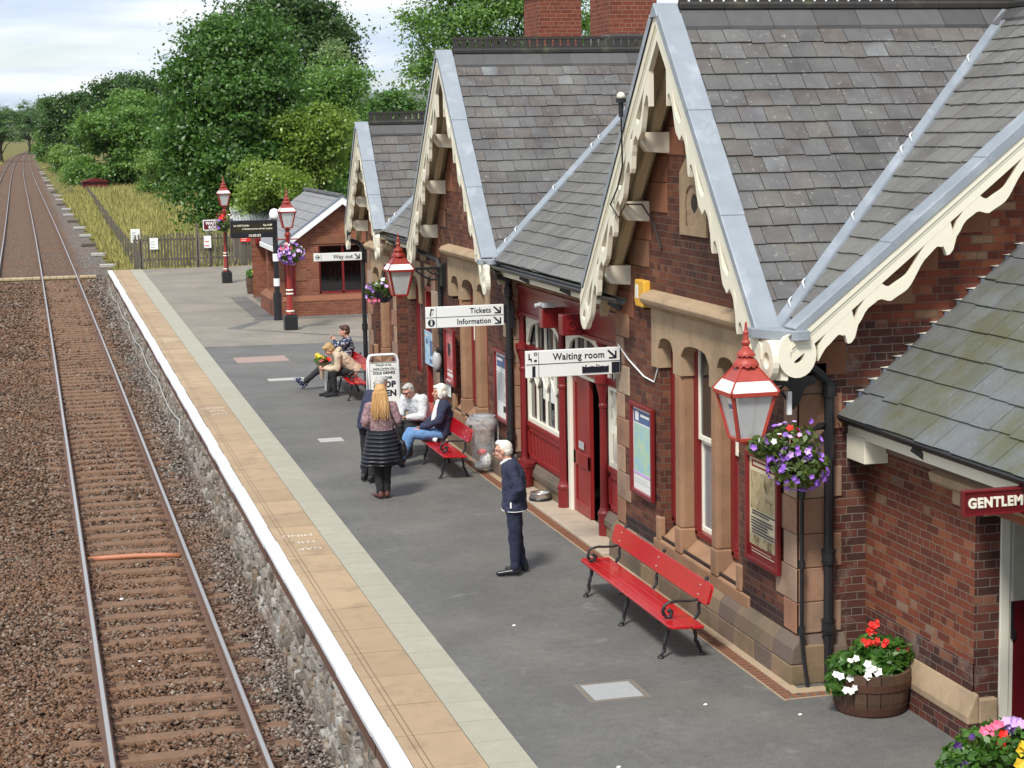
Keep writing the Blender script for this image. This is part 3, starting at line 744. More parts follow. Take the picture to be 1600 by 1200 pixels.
def clip(poly, a, b, c):
    """keep the side a*u+b*v<=c of a 2D polygon"""
    out = []
    for i in range(len(poly)):
        p, q = poly[i], poly[(i + 1) % len(poly)]
        dp, dq = a * p[0] + b * p[1] - c, a * q[0] + b * q[1] - c
        if dp <= 0: out.append(p)
        if (dp < 0) != (dq < 0) and abs(dp - dq) > 1e-9:
            t = dp / (dp - dq); out.append((p[0] + t * (q[0] - p[0]), p[1] + t * (q[1] - p[1])))
    return out
def slates(mb, poly3, u, g=.228, w=.275, seed=0, base=True, jit=.012):
    """lay real overlapping slates on a convex planar polygon; u = level direction of the courses"""
    r = random.Random(seed); P = [Vector(p) for p in poly3]; u = Vector(u).normalized()
    nrm = (P[1] - P[0]).cross(P[2] - P[0]).normalized()
    if nrm.z < 0: nrm = -nrm
    v = nrm.cross(u).normalized()
    if v.z < 0: v = -v
    O = P[0]; Q = [((p - O).dot(u), (p - O).dot(v)) for p in P]
    area = sum(Q[i][0] * Q[(i + 1) % len(Q)][1] - Q[(i + 1) % len(Q)][0] * Q[i][1] for i in range(len(Q)))
    if area < 0: Q = Q[::-1]
    edges = []
    for i in range(len(Q)):
        p, q = Q[i], Q[(i + 1) % len(Q)]; dx, dy = q[0] - p[0], q[1] - p[1]
        edges.append((dy, -dx, dy * p[0] - dx * p[1]))
    umin, umax = min(p[0] for p in Q), max(p[0] for p in Q); vmin, vmax = min(p[1] for p in Q), max(p[1] for p in Q)
    if base: mb.add([O + u * a + v * b_ for a, b_ in Q], [tuple(range(len(Q)))])
    k = 0; vv = vmin
    while vv < vmax:
        uu = umin - w + (w / 2 if k % 2 else 0) + r.uniform(-.03, .03)
        while uu < umax:
            ww = w * r.uniform(.94, 1.06); d0 = r.uniform(-jit, jit) if r.random() < .5 else 0
            poly = [(uu + .004, vv + d0), (uu + ww - .004, vv + d0 + r.uniform(-.006, .006)), (uu + ww - .004, vv + g + .02), (uu + .004, vv + g + .02)]
            for e in edges:
                if len(poly) < 3: break
                poly = clip(poly, *e)
            uu += ww
            if len(poly) < 3: continue
            lift = r.uniform(0, .006)
            top = [O + u * a + v * b_ + nrm * (.024 + lift - .019 * min(1, max(0, (b_ - vv) / g))) for a, b_ in poly]
            n = len(poly); fs = [tuple(range(n))]; vs = list(top)
            bot = [O + u * a + v * b_ + nrm * .001 for a, b_ in poly]; vs += bot
            for i in range(n):
                j = (i + 1) % n
                if (poly[i][1] + poly[j][1]) / 2 < vv + g * .9: fs.append((i, i + n, j + n, j))
            mb.add(vs, fs)
        vv += g; k += 1

# --- roofs
mg = [MB(), MB(), MB()]
for i, b in enumerate(BAYS):
    c, zr, s = b['c'], b['zr'], b['s']; he = (zr - ZE) / s; xr = XE + (zr - ZE) / SM
    for sg in (-1, 1):
        slates(mg[i], [(XB, c, zr), (xr, c, zr), (XE, c + sg * he, ZE), (XB, c + sg * (he + .04), ZE - .04 * s)], (1, 0, 0), seed=i * 2 + (sg > 0))
    bb(mg[i], 'gable_roof', 'slate')
    he = b['he'] = (zr - ZE) / s; b['xr'] = xr
mm = MB()
c1, c2, c3 = (b['c'] for b in BAYS); h1, h2, h3 = (b['he'] for b in BAYS); x3 = BAYS[2]['xr']
slates(mm, [(XE, YB, ZE), (XE, c1 - h1, ZE), (XR, c1, ZR), (XR, YB, ZR)], (0, 1, 0), w=.28, seed=20)
slates(mm, [(XE, c1 + h1, ZE), (XE, c2 - h2, ZE), (XR, c2, ZR), (XR, c1, ZR)], (0, 1, 0), w=.28, seed=21)
slates(mm, [(XE, c2 + h2, ZE), (XE, c3 - h3, ZE), (x3, c3, 5.5), (x3, c3 - .01, 5.5), (XR, c3 - 1, ZR), (XR, c2, ZR)], (0, 1, 0), w=.28, seed=22)
slates(mm, [(x3, c3 - .5, 5.5), (x3, c3 + .8, 5.5), (XR, c3 + .8, ZR), (XR, c3 - .9, ZR)], (0, 1, 0), w=.28, seed=23)
bb(mm, 'main_roof', 'slate_main')
m = MB(); zb = ZR - .01; xb = 2 * XR - XE
m.quad((XR, YB, ZR), (xb, YB, ZE), (xb, 39.9, ZE), (XR, 39.0, ZR)); m.quad((XR, 39.0, ZR), (xb, 39.9, ZE), (7.2, 39.9, ZE), (x3, 39.0, 5.5))
bb(m, 'rear_roof', 'slate_main')
# --- lead on verges and valleys
ld = MB()
def verge(p_top, p_bot, across, up, w=.25, th=.05, segs=3, inset=-.012):
    p0, p1 = Vector(p_top), Vector(p_bot); d = (p1 - p0); L = d.length; d.normalize(); a = Vector(across); n = Vector(up)
    for k in range(segs):
        s0 = L * k / segs - (0 if k == 0 else .06); s1 = L * (k + 1) / segs; lift = .035 + .009 * (segs - k); inset_ = inset - .0022 * (segs - k)
        A = p0 + d * s0; Bp = p0 + d * s1; o0 = a * inset_; o1 = a * (w + inset + .002 * (segs - k))
        vs = [A + o0 + n * lift, A + o1 + n * lift, Bp + o1 + n * (lift), Bp + o0 + n * (lift), A + o0 - n * .03, A + o1 + n * .005, Bp + o1 + n * .005, Bp + o0 - n * .03]
        ld.add(vs, [(0, 1, 2, 3), (0, 4, 5, 1), (1, 5, 6, 2), (2, 6, 7, 3), (3, 7, 4, 0)])
for i, b in enumerate(BAYS):
    c, zr, s, he = b['c'], b['zr'], b['s'], b['he']; q = 1 / math.sqrt(1 + s * s)
    for sg in (-1, 1):
        n = (0, sg * s * q, q)
        zb = ZE + .03
        verge((XB, c + sg * .1, zr - .1 * s + .05), (XB, c + sg * (he - .03), zb), (1, 0, 0), n)
    ld.add([(XB - .025, c - .13, zr - .055), (XB + .25, c - .13, zr - .055), (XB + .25, c, zr + .095), (XB - .025, c, zr + .095), (XB + .25, c + .13, zr - .055), (XB - .025, c + .13, zr - .055)],
           [(0, 1, 2, 3), (3, 2, 4, 5), (1, 4, 2), (0, 3, 5)])
q = 1 / math.sqrt(1 + SM * SM)
verge((XR - .1, YB, ZR - .1 * SM), (XE + .06, YB, ZE + .06), (0, 1, 0), (-SM * q, 0, q), segs=4)
# small lead cap over the corner where the two verges meet
ld.prism([(XB - .06, 16.5), (XB - .06, 16.36), (6.80, 15.95), (6.93, 15.95), (6.93, 16.3), (6.85, 16.5)], 'z', ZE - .02, ZE + .075)
ld.prism([(XB - .06, 26.98 + .4), (XB - .06, 27.5), (6.86, 27.5), (6.86, 27.3), (6.7, 27.27)], 'z', ZE - .05, ZE + .03)
bbs(ld, 'lead_verge', 'lead', lambda c: 9 if c.y < 16.3 else bayof(c), bevel=.008)
vl = MB()
def valley(p, q2, n1, n2, w=.085):
    p, q2 = Vector(p), Vector(q2); d = (q2 - p).normalized()
    for n in (Vector(n1), Vector(n2)):
        pass
    n1, n2 = Vector(n1).normalized(), Vector(n2).normalized()
    a1 = n1.cross(d); a2 = n2.cross(d)
    a1 = a1 if a1.dot(n2) < 0 and False else a1
    up = (n1 + n2).normalized()
    # level strips lying on each slope
    for n, a in ((n1, n1.cross(d)), (n2, n2.cross(d))):
        if a.z < 0: a = -a
        a.normalize()
        vl.add([p + up * .035, q2 + up * .035, q2 + a * w + n * .04, p + a * w + n * .04, p + a * w + n * .0, q2 + a * w + n * 0], [(0, 1, 2, 3), (3, 2, 5, 4)])
    for t in (.06, .11, .3, .5, .54, .8):
        c = p + (q2 - p) * t
        a = n2.cross(d); a = a if a.z > 0 else -a
        vl_clip.tube([c + up * .04, c + d * .05 + a * .045 + up * .075, c + d * .12 + a * .055 + up * .06], [.005, .012, .006], 5)
vl_clip = MB()
qg = 1 / math.sqrt(1 + SG * SG)
nm = (-SM * q, 0, q)
for i, b in enumerate(BAYS):
    s = b['s']; k = 1 / math.sqrt(1 + s * s)
    for sg in (-1, 1): valley((XE, b['c'] + sg * b['he'], ZE), (b['xr'], b['c'], b['zr']), nm, (0, sg * s * k, k))
bbs(vl, 'valley_lead', 'lead', lambda c: (bayof(c), c.y > BAYS[bayof(c)]['c'])); bbs(vl_clip, 'valley_clip', 'white', lambda c: tuple(c), smooth=True)
# --- ridges with pierced cresting
def ridge(x0, x1, y0, y1, z, fine=True, rail=False):
    alongx = abs(x1 - x0) > abs(y1 - y0)
    cap = MB(); L = (x1 - x0) if alongx else (y1 - y0); n = max(1, int(L / .45)); w = L / n
    def bx(m, a0, a1, b0, b1, z0, z1):
        if alongx: m.box(x0 + a0, x0 + a1, y0 + b0, y0 + b1, z0, z1)
        else: m.box(x0 + b0, x0 + b1, y0 + a0, y0 + a1, z0, z1)
    s = SG if alongx else SM
    for i in range(n):
        for sg in (-1, 1):
            a0, a1 = i * w + .003, (i + 1) * w - .003; d = .2
            P = [(a0, 0, .05), (a1, 0, .05), (a1, sg * d, .05 - d * s + .01), (a0, sg * d, .05 - d * s + .01), (a1, sg * d, .02 - d * s), (a0, sg * d, .02 - d * s)]
            P = [((x0 + a, y0 + b_, z + c) if alongx else (x0 + b_, y0 + a, z + c)) for a, b_, c in P]
            cap.add(P, [(0, 1, 2, 3), (3, 2, 4, 5)])
    bb(cap, 'ridge_tile', 'ridgecap')
    cr = MB()
    roll = [(-.05, .03), (.05, .03), (.055, .075), (.03, .105), (-.03, .105), (-.055, .075)]
    for i in range(n):
        a0, a1 = i * w + .002, (i + 1) * w - .002
        if alongx: cr.prism([(y0 + u, z + v_) for u, v_ in roll], 'x', x0 + a0, x0 + a1)
        else: cr.prism([(x0 + u, z + v_) for u, v_ in roll], 'y', y0 + a0, y0 + a1)
    p = 0
    while p < L - .08:
        bx(cr, p, p + .095, -.018, .018, z + .1, z + .285); p += .132
    if rail: bx(cr, 0, L, -.025, .025, z + .245, z + .29); bx(cr, 0, L, -.022, .022, z + .1, z + .13)
    else: bx(cr, 0, L, -.02, .02, z + .27, z + .31)
    bb(cr, 'ridge_cresting', 'crest')
ridge(XB + .27, XR + .1, c1, c1, ZR)
ridge(XB + .27, XR, c2, c2, ZR, rail=True)
ridge(XB + .27, x3, c3, c3, 5.5, rail=True)
ridge(XR, XR, YB + .1, 38.5, ZR, rail=False)
# --- bargeboards
def lerp_prof(p, K):
    for (p0, v0), (p1, v1) in zip(K, K[1:]):
        if p <= p1:
            t = (p - p0) / (p1 - p0); t = t * t * (3 - 2 * t); return v0 + (v1 - v0) * t
    return K[-1][1]
KEY = [(0, .2), (.035, .19), (.07, .115), (.14, .08), (.24, .09), (.44, .18), (.58, .165), (.74, .085), (.84, .08), (.93, .125), (.97, .19), (1, .2)]
def barge(b, k=0.0, axis='x'):
    """pierced, scalloped board under a raking verge: a straight rail with a bulging band and a stepped foot in each repeat"""
    m = MB()
    for sg in (-1, 1):
        c, zr, s, he = b['c'], b['zr'], b['s'], b['he']
        if b.get('only') and sg != b['only']: continue
        D = math.sqrt(1 + s * s); Lh = he + b.get('ext', .08); am = b.get('amp', 1.0)
        f0 = b['face']; dr = b['dir']
        def P(h, d): return (c + sg * h, zr - s * h - d)
        def strip(h0, h1, d0, d1, a0, a1, n=1):
            for i in range(n):
                g0, g1 = h0 + (h1 - h0) * i / n, h0 + (h1 - h0) * (i + 1) / n
                A0, A1 = (d0(g0), d0(g1)) if callable(d0) else (d0, d0)
                B0, B1 = (d1(g0), d1(g1)) if callable(d1) else (d1, d1)
                if B0 - A0 < .002 and B1 - A1 < .002: continue
                m.prism([P(g0, A0), P(g1, A1), P(g1, max(B1, A1 + .001)), P(g0, max(B0, A0 + .001))], axis, f0 + dr * a0, f0 + dr * a1)
        strip(0, Lh, 0, .085 * D, 0, .09); strip(0, Lh, .083 * D, .115 * D, .012, .085); strip(0, Lh, .113 * D, .2 * D, .018, .074)
        fe = b['feet']; st = [fe[0] - (fe[1] - fe[0]) * .98] + fe; per = fe[1] - fe[0]
        st.append(st[-1] + per)
        R0 = .198 * D
        for a, e in zip(st, st[1:]):
            dep = lambda h: R0 + D * am * lerp_prof((h - a) / (e - a), KEY)
            def hole(h):
                p = (h - a) / (e - a); d = dep(h) - R0; bw = .088 * D * am
                if .2 < p < .68: return R0 + max(0, (d - bw)) * 1.0
                if .87 < p < .985: return R0 + max(0, d - bw * 1.05)
                return R0
            a_ = max(.0, a); e_ = min(e, Lh - b.get('cut', .24))
            if e_ - a_ > .05: strip(a_, e_, hole, dep, .02, .076, 30)
        rt_ = b.get('right', 0) if sg < 0 else 0; zc = zr - s * (Lh - .06) - (b.get('tz', .2) - rt_ * .35) * D; yc = c + sg * (Lh - b.get('ty', .1) + rt_); rr = b.get('tr', .165)
        m.ring((yc, zc), .07, rr, axis, f0 + dr * .016, f0 + dr * .08, 22, 1.15)
        m.prism([P(Lh - .38, R0 - .02), P(Lh, .02), (yc + sg * rr * .8, zc + .105), (yc - sg * rr * .8, zc + .105)], axis, f0 + dr * .022, f0 + dr * .073)
    return m
for b in BAYS:
    b['face'] = XB; b['dir'] = 1
BAYS[0]['amp'] = BAYS[1]['amp'] = 1.3; BAYS[0]['feet'] = [.95, 1.63, 2.31]; BAYS[1]['feet'] = [.95, 1.63, 2.31]; BAYS[2]['feet'] = [.5, .92, 1.34]; BAYS[2]['amp'] = .9; BAYS[2]['tr'] = .13; BAYS[2]['tz'] = .24
BAYS[0]['right'] = .2
for b in BAYS: bb(barge(b), 'bargeboard', 'cream')
BAYS[0]['right'] = 0
endb = dict(c=XR, zr=ZR, s=SM, he=XR - XE, face=YB, dir=1, only=-1, feet=[.4, 1.4, 2.4, 3.4], cut=.27, amp=1.2, ext=-.02, tz=.17, ty=.06, tr=.19)
bb(barge(endb, axis='y'), 'bargeboard', 'cream')
# corner block between the two boards
m = MB(); m.prism([(XB + .005, 16.46), (XB + .005, 16.36), (6.66, 16.12), (6.74, YB + .03), (6.78, 16.1), (6.68, 16.46)], 'z', 3.02, ZE - .02)
m.prism([(XB + .005, 16.5), (XB + .005, 16.36), (6.80, YB + .005), (6.95, YB + .005), (6.95, 16.3), (6.7, 16.5)], 'z', ZE - .06, ZE - .02); bb(m, 'corner_block', 'cream', bevel=.01)
# soffit boards and purlin ends
m = MB(); pu = MB()
for b in BAYS:
    c, zr, s, he = b['c'], b['zr'], b['s'], b['he']
    for sg in (-1, 1):
        n = 14
        for i in range(n):
            h0, h1 = he * i / n + .004, he * (i + 1) / n - .004
            m.prism([(c + sg * h0, zr - s * h0 - .12), (c + sg * h1, zr - s * h1 - .12), (c + sg * h1, zr - s * h1 - .15), (c + sg * h0, zr - s * h0 - .15)], 'x', XB + .08, XW + .02)
        m.prism([(c + sg * 0, zr - .22), (c + sg * he, zr - s * he - .22), (c + sg * he, zr - s * he - .36), (c + sg * 0, zr - .36)], 'x', XW - .2, XW - .1)
        for f in (.3, .55, .8):
            h = he * f; z = zr - s * h - .42
            pu.prism([(XB + .1, z - .02), (XB + .18, z - .12), (XW, z - .14), (XW, z + .1), (XB + .1, z + .1)], 'y', c + sg * h - .1, c + sg * h + .1)
n = 18
for i in range(n):
    x0, x1 = XE + (XR - XE) * i / n + .004, XE + (XR - XE) * (i + 1) / n - .004
    m.prism([(x0, zmain(x0) - .12), (x1, zmain(x1) - .12), (x1, zmain(x1) - .15), (x0, zmain(x0) - .15)], 'y', YB + .08, YE + .02)
bbs(m, 'soffit', 'soffit', lambda c: 9 if c.y < 16.3 and c.x > 6.81 else bayof(c)); bbs(pu, 'purlin_end', 'cream', lambda c: tuple(c), bevel=.01)

# --- walls
PL = .46
def bay(b, opens, front='brick_dark'):
    c, w, zr, s = b['c'], b['w'], b['zr'], b['s']; y0, y1 = c - w, c + w
    m = MB(); ze = zr - s * w - .14
    m.wall('x', XW, y0, y1, 0, ze, [(o[0], o[1], o[2], o[3]) for o in opens], .3)
    m.add([(XW, y0, ze), (XW, y1, ze), (XW, c, zr - .14)], [(0, 1, 2)])
    bb(m, 'gable_wall', front)
    # stepped stones up the rake and quoins down the corners
    st = MB(); z = ze - .25; r = random.Random(int(c * 10)); k = 0
    while z < zr - 1.0:
        h = r.uniform(.3, .36); wd = (.38 if k % 2 else .6) + r.uniform(-.04, .04)
        for sg in (-1, 1):
            h_out = min(w, (zr - .17 - (z + h)) / s); out = c + sg * (h_out); inn = c + sg * max(.02, h_out - wd)
            top_out = (zr - .17 - z) / s
            st.prism([(inn, z + .004), (c + sg * min(w, top_out), z + .004), (out, z + h - .004), (inn, z + h - .004)], 'x', XW - .012, XW + .05)
        z += h; k += 1
    bbs(st, 'rake_stone', 'rakestone', lambda p: p.y > c, bevel=.006)
    qn = MB(); z = PL + .02; k = 0
    while z < ze - .3:
        h = r.uniform(.29, .36); wd = .5 if k % 2 else .3; wd2 = .3 if k % 2 else .46
        for sg in (-1, 1):
            o = y0 if sg < 0 else y1
            qn.prism([(o - sg * wd, z + .004), (o + sg * .014, z + .004), (o + sg * .014, z + h - .004), (o - sg * wd, z + h - .004)], 'x', XW - .014, XW + .02)
            if sg < 0: qn.box(XW - .012, XW + wd2, o - .014, o + .02, z + .004, z + h - .004)
            else: qn.box(XW - .012, XW + wd2, o - .02, o + .014, z + .004, z + h - .004)
        z += h; k += 1
    bbs(qn, 'corner_quoin', 'quoin', lambda p: p.y > c, bevel=.008)
    pl = MB(); y = y0 - .1
    while y < y1 + .1:
        yy = min(y + r.uniform(.4, .8), y1 + .1)
        if y1 + .1 - yy < .3: yy = y1 + .1
        pl.prism([(XW - .1, .0), (XW - .1, .2), (XW - .1, .2), (XW - .1, .005)], 'y', y, yy - .004) if False else None
        pl.box(XW - .11, XW + .02, y, yy - .004, 0, .2); pl.prism([(XW - .11, .204), (XW - .085, .36), (XW - .005, PL), (XW + .02, PL), (XW + .02, .204)], 'y', y, yy - .004)
        y = yy
    for yy in (y0 - .1, y1 - .3): pl.box(XW + .02, XW + .25, yy + .001, yy + .39, 0, .38)
    bb(pl, 'plinth', 'plinth', bevel=.012)
    # dark course above the plinth
    dk = MB(); dk.box(XW - .006, XW + .01, y0 + .3, y1 - .3, PL, PL + .16); bb(dk, 'blue_brick_course', 'brick_black')

def window(ops, y0, y1, ztop, zsill, lower_mat='glass_grey', zs=None, hood=True, glass2=None, proud=.03):
    """stone window surround with round-headed lights ops=[(ya,yb)], red frames, cream sashes"""
    sp = ztop - .5
    m = MB(); m.arched('x', XW - proud, XW + .26, y0, y1, sp - .25, ztop, [(a, b_, sp - .25, sp - .02, sp + .12) for a, b_ in ops])
    bb(m, 'window_head', 'buff_plain')
    m = MB(); cur = None
    for (a, b_), (c, d) in zip(ops, ops[1:]):
        b_, c = b_ + .025, c - .025
        m.prism([(XW - proud, b_ + .02), (XW + .02, b_), (XW + .2, b_), (XW + .2, c), (XW + .02, c), (XW - proud, c - .02)], 'z', zsill + .3, sp - .25)
        m.prism([(XW - proud - .01, b_ - .0), (XW + .26, b_ - .03), (XW + .26, c + .03), (XW - proud - .01, c + .0)], 'z', zsill, zsill + .3)
    if cur is None and len(ops) > 1: bbs(m, 'mullion', 'mullion', lambda p: round(p.y), bevel=.02)
    m = MB(); m.box(XW - proud, XW + .26, y0, y1, zsill - .14, zsill)
    wd = MB()
    for a, b_ in ops:
        wd.prism([(XW - proud + .003, zsill + .001), (XW + .255, zsill + .26), (XW + .255, zsill + .001)], 'y', a + .002, b_ - .002)
    for e in (ops[0][0] - .14, ops[-1][1]): m.box(XW - proud, XW + .05, e, e + .14, zsill, zsill + .28)
    bb(m, 'sill', 'mullion', bevel=.015); bbs(wd, 'sloped_sill', 'mullion', lambda c: round(c.y, 2))
    if hood:
        m = MB(); m.prism([(XW - .14, ztop + .1), (XW - .17, ztop + .05), (XW - .15, ztop + .0), (XW - .05, ztop - .07), (XW + .02, ztop - .07), (XW + .02, ztop + .15)], 'y', y0 - .03, y1 + .03)
        bb(m, 'hood_mould', 'buff', bevel=.012)
    for a, b_ in ops:
        fx = XW + .13; z0 = zsill + .24; z1 = sp + .14; mid = z0 + (z1 - z0) * .5
        fr = MB()
        for ya, yb in ((a - .04, a + .07), (b_ - .07, b_ + .04)): fr.box(fx, fx + .08, ya, yb, z0, z1)
        fr.box(fx, fx + .08, a, b_, z0 - .02, z0 + .05)
        f = bb(fr, 'window', 'maroon', bevel=.006)
        sa = MB(); p = a + .07; q_ = b_ - .07; tf = .045
        for (u0, u1, w0, w1, xo) in ((p, q_, mid, z1, .02), (p, q_, z0 + .05, mid, .055)):
            sa.box(fx + xo, fx + xo + .035, u0, u0 + tf, w0, w1); sa.box(fx + xo, fx + xo + .035, u1 - tf, u1, w0, w1)
            sa.box(fx + xo, fx + xo + .035, u0 + tf, u1 - tf, w0, w0 + .055); sa.box(fx + xo, fx + xo + .035, u0 + tf, u1 - tf, w1 - .045, w1)
        o = sa.build('sash', M['cream_clean'], f, bevel=.004)
        pn = MB(); pn.quad((fx + .04, p, mid), (fx + .04, q_, mid), (fx + .04, q_, z1), (fx + .04, p, z1)); pn.build('upper_pane', M['glass_dark'], f)
        pn = MB(); pn.quad((fx + .075, p, z0), (fx + .075, q_, z0), (fx + .075, q_, mid), (fx + .075, p, mid)); pn.build('lower_pane', M[lower_mat], f)
# bay one
o1 = [(17.98, 18.5), (18.74, 19.64), (19.9, 20.42)]
bay(BAYS[0], [(17.95, 20.45, .56, 3.2)])
window(o1, 17.62, 20.66, 3.36, .56)
# pierced quatrefoil stone in the gable
m = MB(); m.arched('x', XW - .025, XW + .03, 18.82, 19.66, 4.2, 4.88, [(18.98, 19.5, 4.3, 4.5, 4.75)], 10)
m.prism([(18.82, 4.88), (19.66, 4.88), (19.24, 5.2)], 'x', XW - .025, XW + .03); bb(m, 'gable_vent_stone', 'buff_plain')
m = MB(); m.ring((19.24, 4.55), .1, .26, 'x', XW - .005, XW + .02, 18); m.ring((19.12, 4.38), .05, .12, 'x', XW - .008, XW + .02, 12); m.ring((19.36, 4.38), .05, .12, 'x', XW - .008, XW + .02, 12); bb(m, 'gable_vent_tracery', 'buff', bevel=.01)
m = MB(); m.box(XW - .003, XW + .02, 18.95, 19.52, 4.28, 4.8); bb(m, 'gable_vent_dark_panel', M['interior'])  # dark panel on the wall; the hollow's shade is put into its colour
# bay two
o2 = [(28.95, 29.5), (29.75, 30.6), (30.85, 31.4)]
bay(BAYS[1], [(28.92, 31.43, .56, 3.15)])
window(o2, 28.7, 31.65, 3.3, .56, 'glass_white')
# bay three
o3 = [(37.35, 38.05), (38.3, 39.0)]
bay(BAYS[2], [(37.32, 39.03, .56, 2.78)])
window(o3, 37.1, 39.25, 2.95, .62, 'glass_white')
# --- end gable wall and the far end
m = MB(); xe = 2 * XR - XW
m.quad((XW, YE, 0), (xe, YE, 0), (xe, YE, zmain(XW) - .14), (XW, YE, zmain(XW) - .14))
bb(m, 'end_wall', 'brick_end')
m = MB(); m.add([(XW, YE, zmain(XW) - .14), (xe, YE, zmain(XW) - .14), (XR, YE, ZR - .14)], [(0, 1, 2)]); bb(m, 'end_gable_wall', 'brick_red')
m = MB(); m.quad((XW, 39.8, 0), (xe, 39.8, 0), (xe, 39.8, 3.2), (XW, 39.8, 3.2)); m.quad((xe, YE, 0), (xe, 39.8, 0), (xe, 39.8, 3.6), (xe, YE, 3.6))
m.add([(XW, 39.8, 3.2), (xe, 39.8, 3.2), (XR, 39.8, ZR - .3)], [(0, 1, 2)])
bb(m, 'rear_wall', 'brick_dark')
st = MB(); r = random.Random(9); z = 3.0; k = 0
while z < 6.2:
    h = r.uniform(.3, .36); wd = (.32 if k % 2 else .5); hx = XE + (z + h - ZE + .2) / SM; lo = XE + (z - ZE + .2) / SM
    hx = max(hx, XW); lo = max(lo, XW - .012)
    st.prism([(lo, z + .004), (hx + wd, z + .004), (hx + wd, z + h - .004), (hx, z + h - .004)], 'y', YE - .014, YE + .03); z += h; k += 1
bb(st, 'rake_stone', 'rakestone', bevel=.006)
pl = MB(); pl.box(XW - .0, XW + .78, YE - .1, YE + .02, 0, .2); pl.prism([(YE - .1, .204), (YE - .08, .34), (YE - .004, PL), (YE + .02, PL), (YE + .02, .204)], 'x', XW, XW + .5); bb(pl, 'plinth', 'plinth', bevel=.012)

# --- recessed entrance screen between bays one and two
y0, y1 = c1 + BAYS[0]['w'], c2 - BAYS[1]['w']
DC = [y1 - .07, 25.13, 23.17, y0 + .07]
m = MB(); m.box(XS - .1, XS + .06, y0, y1, 2.62, 3.06); m.box(XS - .13, XS - .1, y0, y1, 3.0, 3.06); m.box(XS - .13, XS - .1, y0, y1, 2.62, 2.67); bb(m, 'entrance_beam', 'maroon', bevel=.008)
m = MB(); m.box(XS - .08, XS + .1, y0, y1, 3.06, 3.24); bb(m, 'eaves_course', 'quoin', bevel=.008)
m = MB(); m.box(6.83, 6.87, y0 + .1, y1 - .1, 3.2, 3.37); m.box(6.87, XS, y0 + .1, y1 - .1, 3.22, 3.25); bb(m, 'fascia_board', 'cream', bevel=.006)
for yc in DC:
    m = MB(); x = XS - .05
    m.lathe([(.085, 0), (.085, .3), (.095, .32), (.095, .35), (.075, .38), (.062, .42), (.058, .48), (.054, 1.2), (.052, 1.74), (.064, 1.76), (.064, 1.79), (.052, 1.81), (.06, 1.9), (.1, 2.06), (.115, 2.08), (.115, 2.16), (.055, 2.18), (.048, 2.5), (.06, 2.54), (.09, 2.6), (.09, 2.64)], (x, yc, 0), 16)
    bb(m, 'cast_iron_column', 'maroon', smooth=False)
m = MB(); m.box(XS - .03, XS + .06, y0, y1, 2.06, 2.16); bb(m, 'transom', 'maroon', bevel=.006)
sp = MB(); gl = MB(); br = MB()
for ya, yb in ((DC[1], DC[0]), (DC[2], DC[1]), (DC[3], DC[2])):
    a, b_ = ya + .1, yb - .1
    sp.arched('x', XS - .02, XS + .02, a, b_, 2.16, 2.62, [(a + .06, b_ - .06, 2.16, 2.2, 2.56)], 10)
    for f in (.25, .5, .75): br.box(XS + .0, XS + .03, a + (b_ - a) * f - .016, a + (b_ - a) * f + .016, 2.16, 2.58)
    gl.quad((XS + .04, a, 2.1), (XS + .04, b_, 2.1), (XS + .04, b_, 2.62), (XS + .04, a, 2.62))
    for yy, sg in ((a, 1), (b_, -1)):   # little pierced bracket panels
        for k in range(4): sp.ring((yy + sg * (.03 + .012 * k), 2.53 - k * .05), .008, .016, 'x', XS - .03, XS - .02, 8)
bb(sp, 'spandrel', 'cream_clean'); bbs(br, 'glazing_bar', 'cream_clean', lambda c: round(c.y, 2)); bb(gl, 'fanlight_pane', 'glass_dark')
